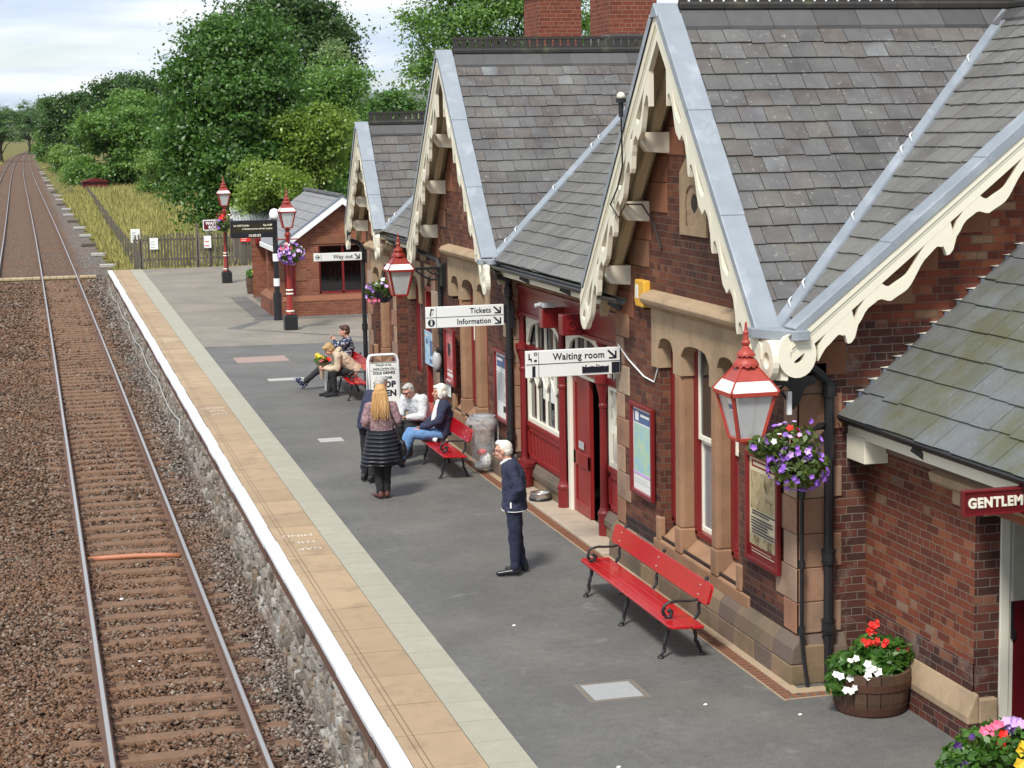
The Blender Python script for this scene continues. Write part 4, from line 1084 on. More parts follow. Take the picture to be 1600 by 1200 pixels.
for ya, yb in ((DC[1], DC[0]), (DC[3], DC[2])):
    a, b_ = ya + .08, yb - .08
    m = MB(); m.box(XS - .0, XS + .06, a, b_, .38, .96); m.box(XS - .03, XS + .08, a, b_, .92, .99)
    for z in (.42, .84): m.box(XS - .02, XS, a, b_, z, z + .07)
    for yy in (a, b_ - .08): m.box(XS - .02, XS, yy, yy + .08, .42, .9)
    n = 9
    for k in range(n):
        yy = a + .1 + (b_ - a - .2) * k / n; m.prism([(yy, .5), (yy + .008, .5), (yy + .12, .84), (yy + .112, .84)], 'x', XS - .008, XS)
    bb(m, 'panelled_apron', 'doorred', bevel=.005)
    f = MB(); f.box(XS - .01, XS + .05, a, b_, .99, 1.05); f.box(XS - .01, XS + .05, a, b_, 2.0, 2.06)
    for yy in (a, b_ - .05): f.box(XS - .01, XS + .05, yy, yy + .05, 1.05, 2.0)
    n = 4; w = (b_ - a) / n
    for k in range(1, n): f.box(XS, XS + .035, a + k * w - .016, a + k * w + .016, 1.05, 2.0)
    for k in range(n + 1):
        for sg in (-1, 1):
            p = a + k * w; q_ = p + sg * w
            if a - .01 < q_ < b_ + .01: f.prism([(p - .014, 1.55), (p + .014, 1.55), (q_ + .014 - sg * .0, 2.0), (q_ - .014, 2.0)], 'x', XS + .004, XS + .03)
            if a - .01 < q_ < b_ + .01: f.prism([((p + q_) / 2 - .012, 1.775), ((p + q_) / 2 + .012, 1.775), (p + .0 * sg + .012, 2.0), (p - .012, 2.0)], 'x', XS + .006, XS + .028)
    w_ = bb(f, 'screen_window', 'cream_clean', bevel=.003)
    g = MB(); g.quad((XS + .04, a, 1.0), (XS + .04, b_, 1.0), (XS + .04, b_, 2.05), (XS + .04, a, 2.05)); g.build('pane', M['glass_dark'], w_)
    g = MB()
    for k in range(2 if ya < 24 else 3): g.quad((XS + .037, a + .1 + .42 * k, 1.42), (XS + .037, a + .42 + .42 * k, 1.42), (XS + .037, a + .42 + .42 * k, 1.85), (XS + .037, a + .1 + .42 * k, 1.85))
    g.build('paper_notice', M['paper'], w_)
    m = MB(); m.box(XS - .06, XS + .06, a, b_, 0, .2); m.prism([(XS - .09, .2), (XS - .09, .28), (XS - .03, .385), (XS + .06, .385), (XS + .06, .2)], 'y', a, b_); bb(m, 'apron_plinth', 'plinth', bevel=.012)
# doorway: cream jambs, one closed leaf, dark room beyond
m = MB(); m.box(XS + .0, XS + .1, 24.92, 25.06, 0, 2.06); m.box(XS + .0, XS + .1, 23.2, 23.25, 0, 2.06); m.box(XS + .0, XS + .1, 23.25, 24.92, 2.0, 2.06); bb(m, 'door_jamb', 'cream_clean', bevel=.006)
m = MB(); a, b_ = 24.12, 24.92; m.box(XS + .06, XS + .1, a, b_, .05, 2.0)
for z0, z1 in ((.05, .22), (.72, .92), (1.88, 2.0)): m.box(XS + .04, XS + .06, a, b_, z0, z1)
for yy in (a, b_ - .11): m.box(XS + .04, XS + .06, yy, yy + .11, .22, 1.88)
d = bb(m, 'door', 'doorred', bevel=.006)
m = MB(); m.box(XS + .03, XS + .04, a + .28, a + .5, .98, 1.08); m.build('door_plate', M['plastic'], d)
m = MB(); m.box(XS + .1, XS + .78, 23.25, 23.29, .05, 2.0); bb(m, 'open_door', 'maroon_dark')
m = MB(); X2 = XS + 2.2
m.quad((X2, y0, 0), (X2, y1, 0), (X2, y1, 3), (X2, y0, 3)); m.quad((XS + .1, y0, 3), (X2, y0, 3), (X2, y1, 3), (XS + .1, y1, 3)); m.quad((XS + .1, y0, .02), (X2, y0, .02), (X2, y1, .02), (XS + .1, y1, .02))
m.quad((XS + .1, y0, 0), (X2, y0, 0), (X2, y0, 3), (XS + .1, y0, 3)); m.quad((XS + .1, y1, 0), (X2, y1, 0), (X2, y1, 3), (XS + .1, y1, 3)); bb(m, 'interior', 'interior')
m = MB(); m.box(XW - .2, XS + .1, y0 + .1, y1 - .1, 0, .045); bb(m, 'threshold_step', 'threshold', bevel=.015)
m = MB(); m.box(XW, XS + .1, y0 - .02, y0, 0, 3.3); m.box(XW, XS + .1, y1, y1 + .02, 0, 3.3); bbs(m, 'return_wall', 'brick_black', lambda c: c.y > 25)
# leaflet rack seen through the open door
m = MB()
for k in range(6): m.box(XS + .75, XS + .8, 24.05, 24.85, .5 + k * .22, .52 + k * .22)
rk = bb(m, 'leaflet_rack', 'greywood'); m = MB()
for k in range(5):
    for j in range(4): m.box(XS + .735, XS + .745, 24.1 + .19 * j, 24.24 + .19 * j, .53 + k * .22, .68 + k * .22)
m.build('leaflet', printed('leaflet_print', [(.1, .2, .4), (.6, .6, .6), (.2, .4, .2), (.6, .3, .1)], 4, 1), rk)
# --- recess between bays two and three
ya, yb = c2 + BAYS[1]['w'], c3 - BAYS[2]['w']
m = MB(); m.wall('x', XS, ya, yb, 0, 3.3, [(33.52, 34.48, .0, 2.5), (35.17, 36.13, .67, 2.45)], .25)
m.box(XW, XS, ya, ya + .02, 0, 3.3); m.box(XW, XS, yb - .02, yb, 0, 3.3); bb(m, 'recessed_wall', 'brick_dark')
m = MB(); m.arched('x', XS - .03, XS + .2, 35.0, 36.3, 2.1, 2.9, [(35.2, 36.1, 2.1, 2.35, 2.6)]); m.arched('x', XS - .03, XS + .2, 33.4, 34.6, 2.3, 2.9, [(33.55, 34.45, 2.3, 2.45, 2.7)]); bbs(m, 'window_head', 'buff_plain', lambda c: c.y > 34.8)
m = MB(); m.box(XS + .1, XS + .16, 33.6, 34.4, 0, 2.6); d = bb(m, 'door', 'maroon'); m = MB()
for yy in (33.5, 34.42): m.box(XS - .05, XS + .1, yy, yy + .09, 0, 2.45)
m.box(XS - .05, XS + .1, 33.5, 34.51, 2.4, 2.5); bb(m, 'door_frame', 'doorred', bevel=.006)
m = MB()
for yy in (35.2, 36.03): m.box(XS + .1, XS + .18, yy, yy + .07, .7, 2.6)
m.box(XS + .1, XS + .18, 35.2, 36.1, .68, .76); f = bb(m, 'window', 'maroon'); m = MB(); m.quad((XS + .17, 35.2, .7), (XS + .17, 36.1, .7), (XS + .17, 36.1, 2.6), (XS + .17, 35.2, 2.6)); m.build('pane', M['glass_white'], f)
m = MB(); m.box(6.83, 6.87, ya + .1, yb - .1, 3.2, 3.37); m.box(6.87, XS, ya + .1, yb - .1, 3.22, 3.25); bb(m, 'fascia_board', 'cream')
# --- gutters and rainwater pipes
gu = MB()
def gutter(ya, yb, x=6.735, z=3.36, r=.062):
    vs = []; n = 8
    for yy in (ya, yb):
        for k in range(n + 1):
            t = PI + PI * k / n; vs.append((x + r * math.cos(t), yy, z + r * math.sin(t)))
    gu.add(vs, [(k, k + 1, n + 2 + k, n + 1 + k) for k in range(n)])
    gu.tube([(x - r, ya, z), (x - r, yb, z)], .01, 6); gu.tube([(x + r, ya, z), (x + r, yb, z)], .01, 6)
    yy = ya + .5
    while yy < yb:
        gu.bar((x, yy, z - .07), (x + .12, yy - .12, z - .14), .06, .05); yy += 2.1
gutter(c1 + h1 + .05, c2 - h2 - .05); gutter(c2 + h2 + .05, c3 - h3 - .05); bbs(gu, 'gutter', 'iron', lambda c: c.y > 30)
def pipe(pts, r=.045, cols=()):
    m = MB(); m.tube(pts, r, 10)
    for x, y, z in cols: m.tube([(x, y, z - .045), (x, y, z + .045)], r + .016, 10); m.tube([(x, y, z + .05), (x, y, z + .065)], r + .024, 10); m.tube([(x, y, z - .065), (x, y, z - .05)], r + .024, 10)
    return bb(m, 'downpipe', 'iron', smooth=False)
x, y = 7.29, YE - .09
pipe([(6.98, 16.3, 3.2), (7.05, y, 3.14), (7.2, y, 3.02), (x, y, 2.93), (x, y, .0)], .05, [(x, y, 2.88), (x, y, 1.25), (x, y, .56)])
x, y = XW - .06, c2 - BAYS[1]['w'] - .05
pipe([(6.735, 27.15, 3.3), (6.74, 27.2, 3.2), (6.9, 27.2, 3.16), (x, y, 3.05), (x, y, .3), (x - .1, y, .05)], .05, [(x, y, 2.95), (x, y, 2.0), (x, y, .75)])
x, y = XW - .06, c2 + BAYS[1]['w'] + .06
y = 32.15; pipe([(6.735, 33.3, 3.3), (6.76, 33.2, 3.24), (x, y + .12, 3.12), (x, y, 3.0), (x, y, .2)], .045, [(x, y, 2.9), (x, y, 1.9)])
x, y = XW - .08, c3 + BAYS[2]['w'] + .08
pipe([(6.6, y - .2, 3.28), (6.62, y, 3.1), (6.85, y, 3.0), (x, y, 2.9), (x, y, 0)], .05, [(x, y, 2.8), (x, y, 1.2)])
m = MB(); x, y = XW - .01, YE - .14
m.tube([(7.3, YE - .05, 2.52), (7.1, YE - .12, 2.5), (7.03, YE - .14, 2.4), (x, y, 2.2), (x, y, .5), (x + .01, y - .02, .3), (x + .03, y - .08, .0)], .02, 8)
for z in (1.9, 1.2, .55): m.tube([(x, y, z - .04), (x, y, z + .04)], .034, 8)
bb(m, 'conduit', 'iron')
# --- chimneys on the main ridge
for yc, xc, wd, top in ((33.4, 10.78, .9, 9.6), (38.2, 10.78, .9, 8.15)):
    m = MB(); m.box(xc - wd / 2, xc + wd / 2, yc - .6, yc + .6, 5.8, top); st = bb(m, 'chimney', 'brick_chim')
    m = MB(); m.box(xc - wd / 2 - .12, xc + wd / 2 + .12, yc - .72, yc + .72, 6.4, 6.92); m.prism([(xc - wd / 2 - .12, 6.92), (xc + wd / 2 + .12, 6.92), (xc + wd / 2, 7.05), (xc - wd / 2, 7.05)], 'y', yc - .65, yc + .65); m.build('chimney_base', M['ridgecap'], st)
    m = MB(); m.box(xc - wd / 2 - .07, xc + wd / 2 + .07, yc - .67, yc + .67, top, top + .16); m.build('chimney_cap', M['buff'], st)
    m = MB()
    for k in (-.3, .3): m.lathe([(.13, 0), (.11, .35), (.14, .37), (.12, .42)], (xc, yc + k, top + .16), 12)
    m.build('chimney_pot', M['quoin'], st)
# stepped lead flashing where the lean-to roof meets the end wall
fl = MB(); mo = MB(); n = 17
for k in range(n):
    x0 = 7.5 + k * .128; z = 2.64 + k * .104
    fl.box(x0, x0 + .3, YE - .018 - .0004 * k, YE + .01, z - .12, z + .085 - .0003 * k)
    mo.prism([(x0 - .03, z + .098), (x0 + .1, z + .083), (x0 + .19, z + .083), (x0 + .2, z + .1), (x0 + .1, z + .108)], 'y', YE - .024, YE + .01)
bb(fl, 'step_flashing', 'lead_dark'); bb(mo, 'mortar_fillet', 'cream_clean')
# brass tap on the corner
m = MB(); m.tube([(7.86, YE - .02, .92), (7.86, YE - .1, .92), (7.86, YE - .13, .86)], .018, 6); m.ball((7.8, YE - .06, .92), .03, 6, 5); m.tube([(7.76, YE - .06, .92), (7.98, YE - .06, .94)], .016, 6); bb(m, 'tap', M['plastic'])

# ---------- lean-to gentlemen's block
GB = thing('outbuilding', 'low orange-red brick lean-to with mossy slate roof and maroon lavatory door at the right edge', 'outbuilding', (8.5, 14, 0))
def gb(m, name, mt, **k): return m.build(name, M[mt] if isinstance(mt, str) else mt, GB, world=True, **k)
XG = 7.72; YG = 14.25
m = MB(); m.quad((XG, YG, 0), (XG, YE, 0), (XG, YE, 2.42), (XG, YG, 2.42)); m.quad((XG, 11, 2.1), (XG, YG, 2.1), (XG, YG, 2.42), (XG, 11, 2.42)); m.quad((XG, 9, 0), (XG, 12.9, 0), (XG, 12.9, 2.1), (XG, 9, 2.1))
gb(m, 'wall', 'brick_gents')
m = MB(); m.quad((XG, YG, 0), (XG + .26, YG, 0), (XG + .26, YG, 2.1), (XG, YG, 2.1)); gb(m, 'doorway_reveal', 'brick_end')
m = MB(); m.box(XG - .02, XG + .02, 11, YE - .02, 2.3, 2.46); gb(m, 'eaves_course', mat('brown_stone', (.17, .115, .09), .85, 0, .2, 6, .2))
m = MB(); m.box(XG - .22, XG - .18, 9, YE - .05, 2.42, 2.58); m.box(XG - .18, XG, 9, YE - .05, 2.45, 2.48); m.box(XG - .24, XG + .02, 15.95, 16.35, 2.2, 2.44); gb(m, 'fascia_board', 'cream', bevel=.006)
vs = []; n = 8; g = MB(); x, z, r_ = XG - .27, 2.6, .06
for yy in (9, YE - .06):
    for k in range(n + 1):
        t = PI + PI * k / n; vs.append((x + r_ * math.cos(t), yy, z + r_ * math.sin(t)))
g.add(vs, [(k, k + 1, n + 2 + k, n + 1 + k) for k in range(n)]); g.tube([(x - r_, 9, z), (x - r_, YE - .06, z)], .012, 6); g.tube([(x + r_, 9, z), (x + r_, YE - .06, z)], .012, 6)
for yy in (14.9, 13.0): g.bar((x, yy, z - .07), (x + .1, yy - .12, z - .16), .06, .05)
gb(g, 'gutter', 'iron')
m = MB(); slates(m, [(XG - .3, 9, 2.6), (XG - .3, YE - .01, 2.6), (XG + 2.6, YE - .01, 2.6 + 2.9 * .815), (XG + 2.6, 9, 2.6 + 2.9 * .815)], (0, 1, 0), g=.33, w=.34, seed=40, jit=.02)
gb(m, 'roof', 'slate_gents')
m = MB(); m.box(XG - .03, XG + .2, 12.6, 14.95, 2.18, 2.3); m.prism([(XG - .1, 2.3), (XG - .08, 2.22), (XG, 2.17), (XG, 2.32)], 'y', 12.6, 14.95); m.box(XG - .015, XG + .25, YG - .2, YG + .4, 2.06, 2.18); gb(m, 'lintel', 'buff', bevel=.012)
m = MB(); y = YG - .02
pl = MB(); lo_ = MB(); lo_.box(XG - .08, XG + .02, YG - .07, YE - .12, 0, .2); lo_.box(XG + .02, XG + .2, YG - .07, YG, 0, .2); gb(lo_, 'brick_base', 'brick_end'); pl.prism([(XG - .09, .2), (XG - .09, .27), (XG - .01, .47), (XG + .02, .47), (XG + .02, .2)], 'y', YG - .08, YE - .12); pl.box(XG + .02, XG + .2, YG - .08, YG, .2, .42); dk = MB(); dk.box(XG - .006, XG + .01, YG, YE - .02, .47, .72); gb(dk, 'blue_brick_course', 'brick_end'); gb(pl, 'plinth', 'buff', bevel=.015)
m = MB(); m.box(XG + .24, XG + .33, YG - .02, YG + .05, 0, 2.1); m.box(XG + .33, XG + .38, YG - .0, YG + .05, 0, 2.1); m.box(XG + .2, XG + .3, 12.9, YG, 2.02, 2.1); gb(m, 'door_frame', 'cream_clean', bevel=.006)
m = MB(); m.box(XG + .38, XG + 1.3, YG + .0, YG + .04, 1.25, 2.05); d = gb(m, 'door', mat('stone_colour_paint', (.5, .48, .39), .4)); m = MB(); m.box(XG + .38, XG + 1.3, YG - .003, YG + .04, .06, 1.25); m.build('lower_panel', M['maroon_dark'], d)
m = MB(); m.box(XG + .35, XG + .37, YG - .02, YG, 1.0, 1.25); m.box(XG + .35, XG + .39, YG - .03, YG, .92, 1.0); m.build('bolt', M['iron'], d)
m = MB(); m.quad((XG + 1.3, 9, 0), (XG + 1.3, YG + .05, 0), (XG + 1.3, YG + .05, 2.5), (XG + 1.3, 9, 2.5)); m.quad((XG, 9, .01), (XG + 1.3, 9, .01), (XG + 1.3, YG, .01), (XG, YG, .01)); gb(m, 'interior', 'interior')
m = MB(); m.quad((XG, 9, 0), (XG + 2.6, 9, 0), (XG + 2.6, 9, 5), (XG, 9, 2.42)); m.quad((XG + 2.6, 9, 0), (XG + 2.6, YE, 0), (XG + 2.6, YE, 4.9), (XG + 2.6, 9, 4.9)); gb(m, 'rear_wall', 'brick_gents')
# ---------- lanterns
def lantern_parts(root, z0=0.0, red='lampred'):
    """four-sided tapered lantern, base of the glass at z0"""
    def part(m, n, mt, **k): return m.build(n, M[mt], root, loc=(0, 0, z0), **k)
    b0, b1, h = .115, .205, .43; K = .84; Kz = .72
    g = MB(); c0 = [(-b0, -b0, 0), (b0, -b0, 0), (b0, b0, 0), (-b0, b0, 0)]; c1_ = [(-b1, -b1, h), (b1, -b1, h), (b1, b1, h), (-b1, b1, h)]
    for k in range(4): g.quad(c0[k], c0[(k + 1) % 4], c1_[(k + 1) % 4], c1_[k])
    part(g, 'glass', 'lampglass')
    f = MB()
    for k in range(4):
        f.bar(c0[k], c1_[k], .032, .032); f.bar(c0[k], c0[(k + 1) % 4], .035, .03)
    for k in range(4):
        a, b = c1_[k], c1_[(k + 1) % 4]; f.bar((a[0] * 1.06, a[1] * 1.06, h), (b[0] * 1.06, b[1] * 1.06, h), .045, .04)
        f.ball((a[0] * 1.08, a[1] * 1.08, h + .015), .02, 6, 4)
    f.box(-.05, .05, -.05, .05, -.06, .0)
    part(f, 'lantern_frame', red, bevel=.004)
    r = MB(); q = .7071
    r.lathe([(.23 / q, h + .02), (.168 / q, h + .115)], (0, 0, 0), 4, ph=PI / 4)
    part(r, 'white_roof_band', 'lampwhite')
    r = MB(); r.lathe([(.171 / q, h + .113), (.072 / q, h + .245), (.06 / q, h + .25)], (0, 0, 0), 4, ph=PI / 4)
    for k in range(4):
        t = PI / 4 + PI / 2 * k; r.bar((.234 / q * math.cos(t), .234 / q * math.sin(t), h + .02), (.073 / q * math.cos(t), .073 / q * math.sin(t), h + .248), .014, .014)
    part(r, 'roof', red)
    r = MB()
    def crown(zt, ro, hh, n=12):
        vs = []; m2 = n * 4
        for j, (rr, z) in enumerate(((.45, 0), (.8, -.45), (1.0, -.8), (1.06, -1.0))):
            for k in range(m2):
                t = 2 * PI * k / m2; sc_ = abs(math.sin(n / 2 * t)); dz = -.25 * sc_ if j == 3 else 0
                vs.append((ro * rr * math.cos(t), ro * rr * math.sin(t), zt + hh * (z + dz)))
        r.add(vs, [(j * m2 + k, j * m2 + (k + 1) % m2, (j + 1) * m2 + (k + 1) % m2, (j + 1) * m2 + k) for j in range(3) for k in range(m2)])
    crown(h + .335, .115, .085); crown(h + .4, .082, .06)
    r.lathe([(.052, h + .245), (.052, h + .33), (.04, h + .345), (.04, h + .405), (.028, h + .42), (.042, h + .455), (.028, h + .48), (.022, h + .53), (.028, h + .545), (.014, h + .57), (.01, h + .64)], (0, 0, 0), 12)
    part(r, 'finial', red)
    r = MB(); r.tube([(0, 0, 0), (0, 0, .16)], .012, 6); r.tube([(0, 0, .16), (0, 0, .26)], .03, 8); part(r, 'burner', 'plastic')
# near lantern on its corner bracket
t = thing('wall_lantern', 'large red lantern with peeling white roof band beside the purple flower basket', 'lantern', (6.40, 16.22, 2.48))
lantern_parts(t, red='lampred_old') 
for ch in t.children: ch.scale = (1.03, 1.03, 1.02)
m = MB(); m.quad((-.181, -.155, .28), (-.181, -.055, .28), (-.21, -.055, .4), (-.21, -.155, .4)); m.build('blue_sticker', M['paper'], t)
m = MB(); m.quad((-.19, -.145, .3), (-.19, -.065, .3), (-.2005, -.065, .345), (-.2005, -.145, .345)); m.build('sticker_print', M['blueprint'], t)
m = MB(); z = 2.97 - 2.48; y = .08
m.prism([(.26, z - .02), (.26, z + .02), (.45, z + .06), (.7, z + .055), (.74, z + .02), (.72, z - .02), (.62, z - .05), (.56, z - .2), (.5, z - .26), (.46, z - .24), (.46, z - .05), (.4, z - .02)], 'y', y - .03, y + .03)
m.tube([(.28, y, z), (.4, y, z - .1), (.47, y, z - .2)], .016, 6); m.tube([(.3, y, z - .02), (.34, y, z - .07), (.4, y, z - .04), (.42, y, z + .01)], .013, 6); m.tube([(.36, y, z + .05), (.38, y, z + .09)], .03, 8)
m.build('bracket', M['iron'], t, bevel=.008)
m = MB(); m.box(.43, .47, .02, .06, z - .3, z - .08); m.build('bracket_tag', M['white'], t)
# second lantern farther along the wall
t2 = thing('wall_lantern', 'red lantern on a black bracket above the seated couple, left of the tickets sign', 'lantern', (6.18, 32.0, 2.56)); lantern_parts(t2)
m = MB(); z = 3.0 - 2.56; m.bar((.24, 0, z), (.82, 0, z), .05, .045); m.tube([(.3, 0, z - .03), (.42, 0, z - .13), (.56, 0, z - .2), (.72, 0, z - .2)], .02, 6); m.tube([(.5, 0, z - .03), (.6, 0, z - .1), (.7, 0, z - .12), (.72, 0, z - .05), (.66, 0, z - .03)], .016, 6); m.box(.74, .83, -.07, .07, z - .32, z + .08)
m.build('bracket', M['iron'], t2, bevel=.006)
# ---------- flowers and greenery
def foliage_mesh(n, blobs, size, seed, droop=0):
    """leaf-sized faces through a few ellipsoids (centre, radii, weight)"""
    r = np.random.default_rng(seed); w = np.array([b[2] for b in blobs], float); w /= w.sum()
    ix = r.choice(len(blobs), n, p=w); c = np.array([b[0] for b in blobs])[ix]; rad = np.array([b[1] for b in blobs])[ix]
    d = r.normal(size=(n, 3)); d /= np.linalg.norm(d, axis=1)[:, None]
    p = c + d * rad * (r.random((n, 1)) ** .4)
    nrm = d + .7 * r.normal(size=(n, 3)); nrm /= np.linalg.norm(nrm, axis=1)[:, None]
    a = np.cross(nrm, r.normal(size=(n, 3))); a /= np.linalg.norm(a, axis=1)[:, None]; b = np.cross(nrm, a)
    s = size * (.6 + .8 * r.random((n, 1)))
    v = np.stack([p - a * s, p + b * s * .55 + nrm * s * .12, p + a * s, p - b * s * .55 + nrm * s * .12], 1).reshape(-1, 3)
    return v, np.arange(4 * n).reshape(n, 4)
def blossoms(pts, size, seed, cup=.35):
    """five-petalled flowers: pts = [(position, outward direction)]"""
    m = MB(); r = random.Random(seed)
    for p, d in pts:
        p = Vector(p); d = (Vector(d) + Vector((r.uniform(-.5, .5), r.uniform(-.5, .5), r.uniform(-.2, .5)))).normalized()
        a = d.cross(Vector((0, .3, 1))).normalized(); b = d.cross(a); s = size * r.uniform(.75, 1.2); vs = [p]; fs = []
        for k in range(10):
            t = 2 * PI * k / 10; q = s * (1.0 if k % 2 == 0 else .72); vs.append(p + (a * math.cos(t) + b * math.sin(t)) * q + d * s * cup)
        fs = [(0, 1 + k, 1 + (k + 1) % 10) for k in range(10)]; m.add(vs, fs)
    return m
def scatter(blobs, n, seed, front=(-.4, -1, .2)):
    r = random.Random(seed); out = []; f = Vector(front).normalized()
    while len(out) < n:
        c, rad, w = r.choices(blobs, [b[2] for b in blobs])[0]
        d = Vector((r.gauss(0, 1), r.gauss(0, 1), r.gauss(0, 1))).normalized()
        if d.dot(f) < -.35: continue
        out.append((tuple(c[i] + d[i] * rad[i] * 1.05 for i in range(3)), d))
    return out
def basket(name, label, loc, R=.2, n=700, seed=1, cols=(), blobs=None, bowl=True, leaf=.035):
    t = thing(name, label, 'flower basket', loc, 0, 'hanging flower baskets')
    if bowl:
        m = MB(); m.lathe([(.02, -.2 * R / .2), (.1, -.18 * R / .2), (.17, -.1 * R / .2), (R, 0), (R + .012, .012), (R - .02, .0)], (0, 0, 0), 14); m.build('bowl', M['iron'], t)
    blobs = blobs or [((0, 0, .08), (R * 1.2, R * 1.2, .16), 1), ((-.05, -.1, -.05), (R, R * .8, .2), .7)]
    v, f = foliage_mesh(n, blobs, leaf, seed); npmesh('foliage', v, f, M['basketgreen'], t)
    for i, (mt, cnt, sz, bl) in enumerate(cols): blossoms(scatter(bl or blobs, cnt, seed * 7 + i), sz, seed + i).build('blossom', M[mt], t)
    return t
nb = [((0, 0, .1), (.27, .24, .2), 1), ((.06, -.08, -.1), (.3, .2, .2), 1.1), ((-.27, 0, .1), (.16, .14, .12), .4)]
t = basket('hanging_basket', 'large hanging basket spilling purple petunias beside the near lantern', (6.78, 16.05, 2.32), .2, 1500, 3,
       [('purple', 78, .036, [nb[1], nb[1], nb[0]]), ('lilac', 12, .034, nb[:1]), ('redpetal', 5, .035, [((-.06, -.1, .22), (.08, .06, .06), 1)]), ('whitepetal', 6, .03, [((-.2, -.1, .17), (.14, .08, .05), 1)]), ('purple', 5, .036, [((.13, 0, .3), (.07, .05, .07), 1), ((-.36, -.05, .1), (.06, .06, .06), 1)])], nb, leaf=.034)
m = MB(); m.tube([(.5, .28, .24), (.36, .2, .24), (.26, .1, .2), (.18, .02, .12), (.0, 0, .02)], .014, 6); m.build('hanging_arm', M['iron'], t)
basket('hanging_basket', 'hanging basket of mixed green leaves and pale flowers left of the second red lantern', (6.27, 34.0, 2.46), .22, 700, 5,
       [('lilac', 16, .04, None), ('whitepetal', 10, .04, [((0, -.05, .2), (.2, .15, .05), 1)]), ('purple', 12, .045, [((-.22, 0, 0), (.1, .15, .15), 1)]), ('pinkpetal', 8, .045, [((-.2, -.05, -.12), (.1, .1, .08), 1)])],
       [((0, 0, .05), (.27, .25, .17), 1), ((-.2, -.03, .0), (.14, .14, .18), .5)], leaf=.05)
m = MB(); m.tube([(6.27, 34.0, 2.7), (6.3, 34.0, 2.95), (6.6, 34.0, 3.05), (7.2, 34.0, 3.02)], .016, 6); m.tube([(6.27, 34, 2.46), (6.27, 34, 2.7)], .008, 5); tag(m.build('basket_arm', M['iron']), 'thin curved black arm holding the basket beside the second lantern', 'bracket')
# ---------- lamp posts on the platform
def lamp_post(x, y, label, seed):
    t = thing('lamp_post', label, 'lamp post', (x, y, 0), 0, 'red lamp posts on the platform')
    m = MB(); m.prism([(-.18, -.18), (.18, -.18), (.18, .18), (-.18, .18)], 'z', 0, .4); m.prism([(-.155, -.155), (.155, -.155), (.155, .155), (-.155, .155)], 'z', .4, .43); m.build('pedestal', M['iron'], t, bevel=.02)
    m = MB(); m.lathe([(.16, .43), (.1, .48), (.092, .5), (.085, 1.0), (.075, 1.1), (.062, 2.2), (.055, 2.55), (.085, 2.6), (.085, 2.66), (.05, 2.7), (.05, 2.72), (.1, 2.78)], (0, 0, 0), 14); m.build('column', M['lampred'], t, smooth=True)
    for z, w in ((.52, .108), (1.0, .1), (1.1, .095), (2.38, .085)):
        m = MB(); m.lathe([(w, z - .02), (w + .01, z), (w, z + .025)], (0, 0, 0), 14); m.build('white_ring', M['cream_clean'], t)
    m = MB(); m.tube([(-.3, 0, 2.5), (.3, 0, 2.5)], .02, 6); m.build('ladder_bar', M['lampred'], t)
    lantern_parts(t, 2.82)
    return t
lamp_post(6.83, 51.3, 'nearer red lamp post with white rings, in front of the brick shelter', 1)
lamp_post(6.86, 68.6, 'farther red lamp post with white rings near the dark picket fence', 2)
bl = [((0, 0, 0), (.34, .25, .27), 1)]
basket('hanging_basket', 'full basket of lilac and pink flowers on the lamp post in front of the shelter', (6.88, 51.0, 2.12), .2, 450, 8, [('purple', 40, .06, bl), ('lilac', 34, .06, bl), ('pinkpetal', 6, .055, [((-.15, -.1, .18), (.15, .1, .08), 1)]), ('whitepetal', 8, .05, bl)], bl, leaf=.06)
bl = [((0, 0, 0), (.3, .25, .3), 1)]
basket('hanging_basket', 'small basket with orange and violet flowers on the farther lamp post', (6.8, 68.3, 2.15), .2, 300, 9, [('purple', 8, .07, bl), ('redpetal', 6, .07, [((-.05, -.1, .22), (.15, .1, .1), 1)]), ('whitepetal', 5, .06, [((.15, -.1, .25), (.1, .1, .1), 1)])], bl, leaf=.07)
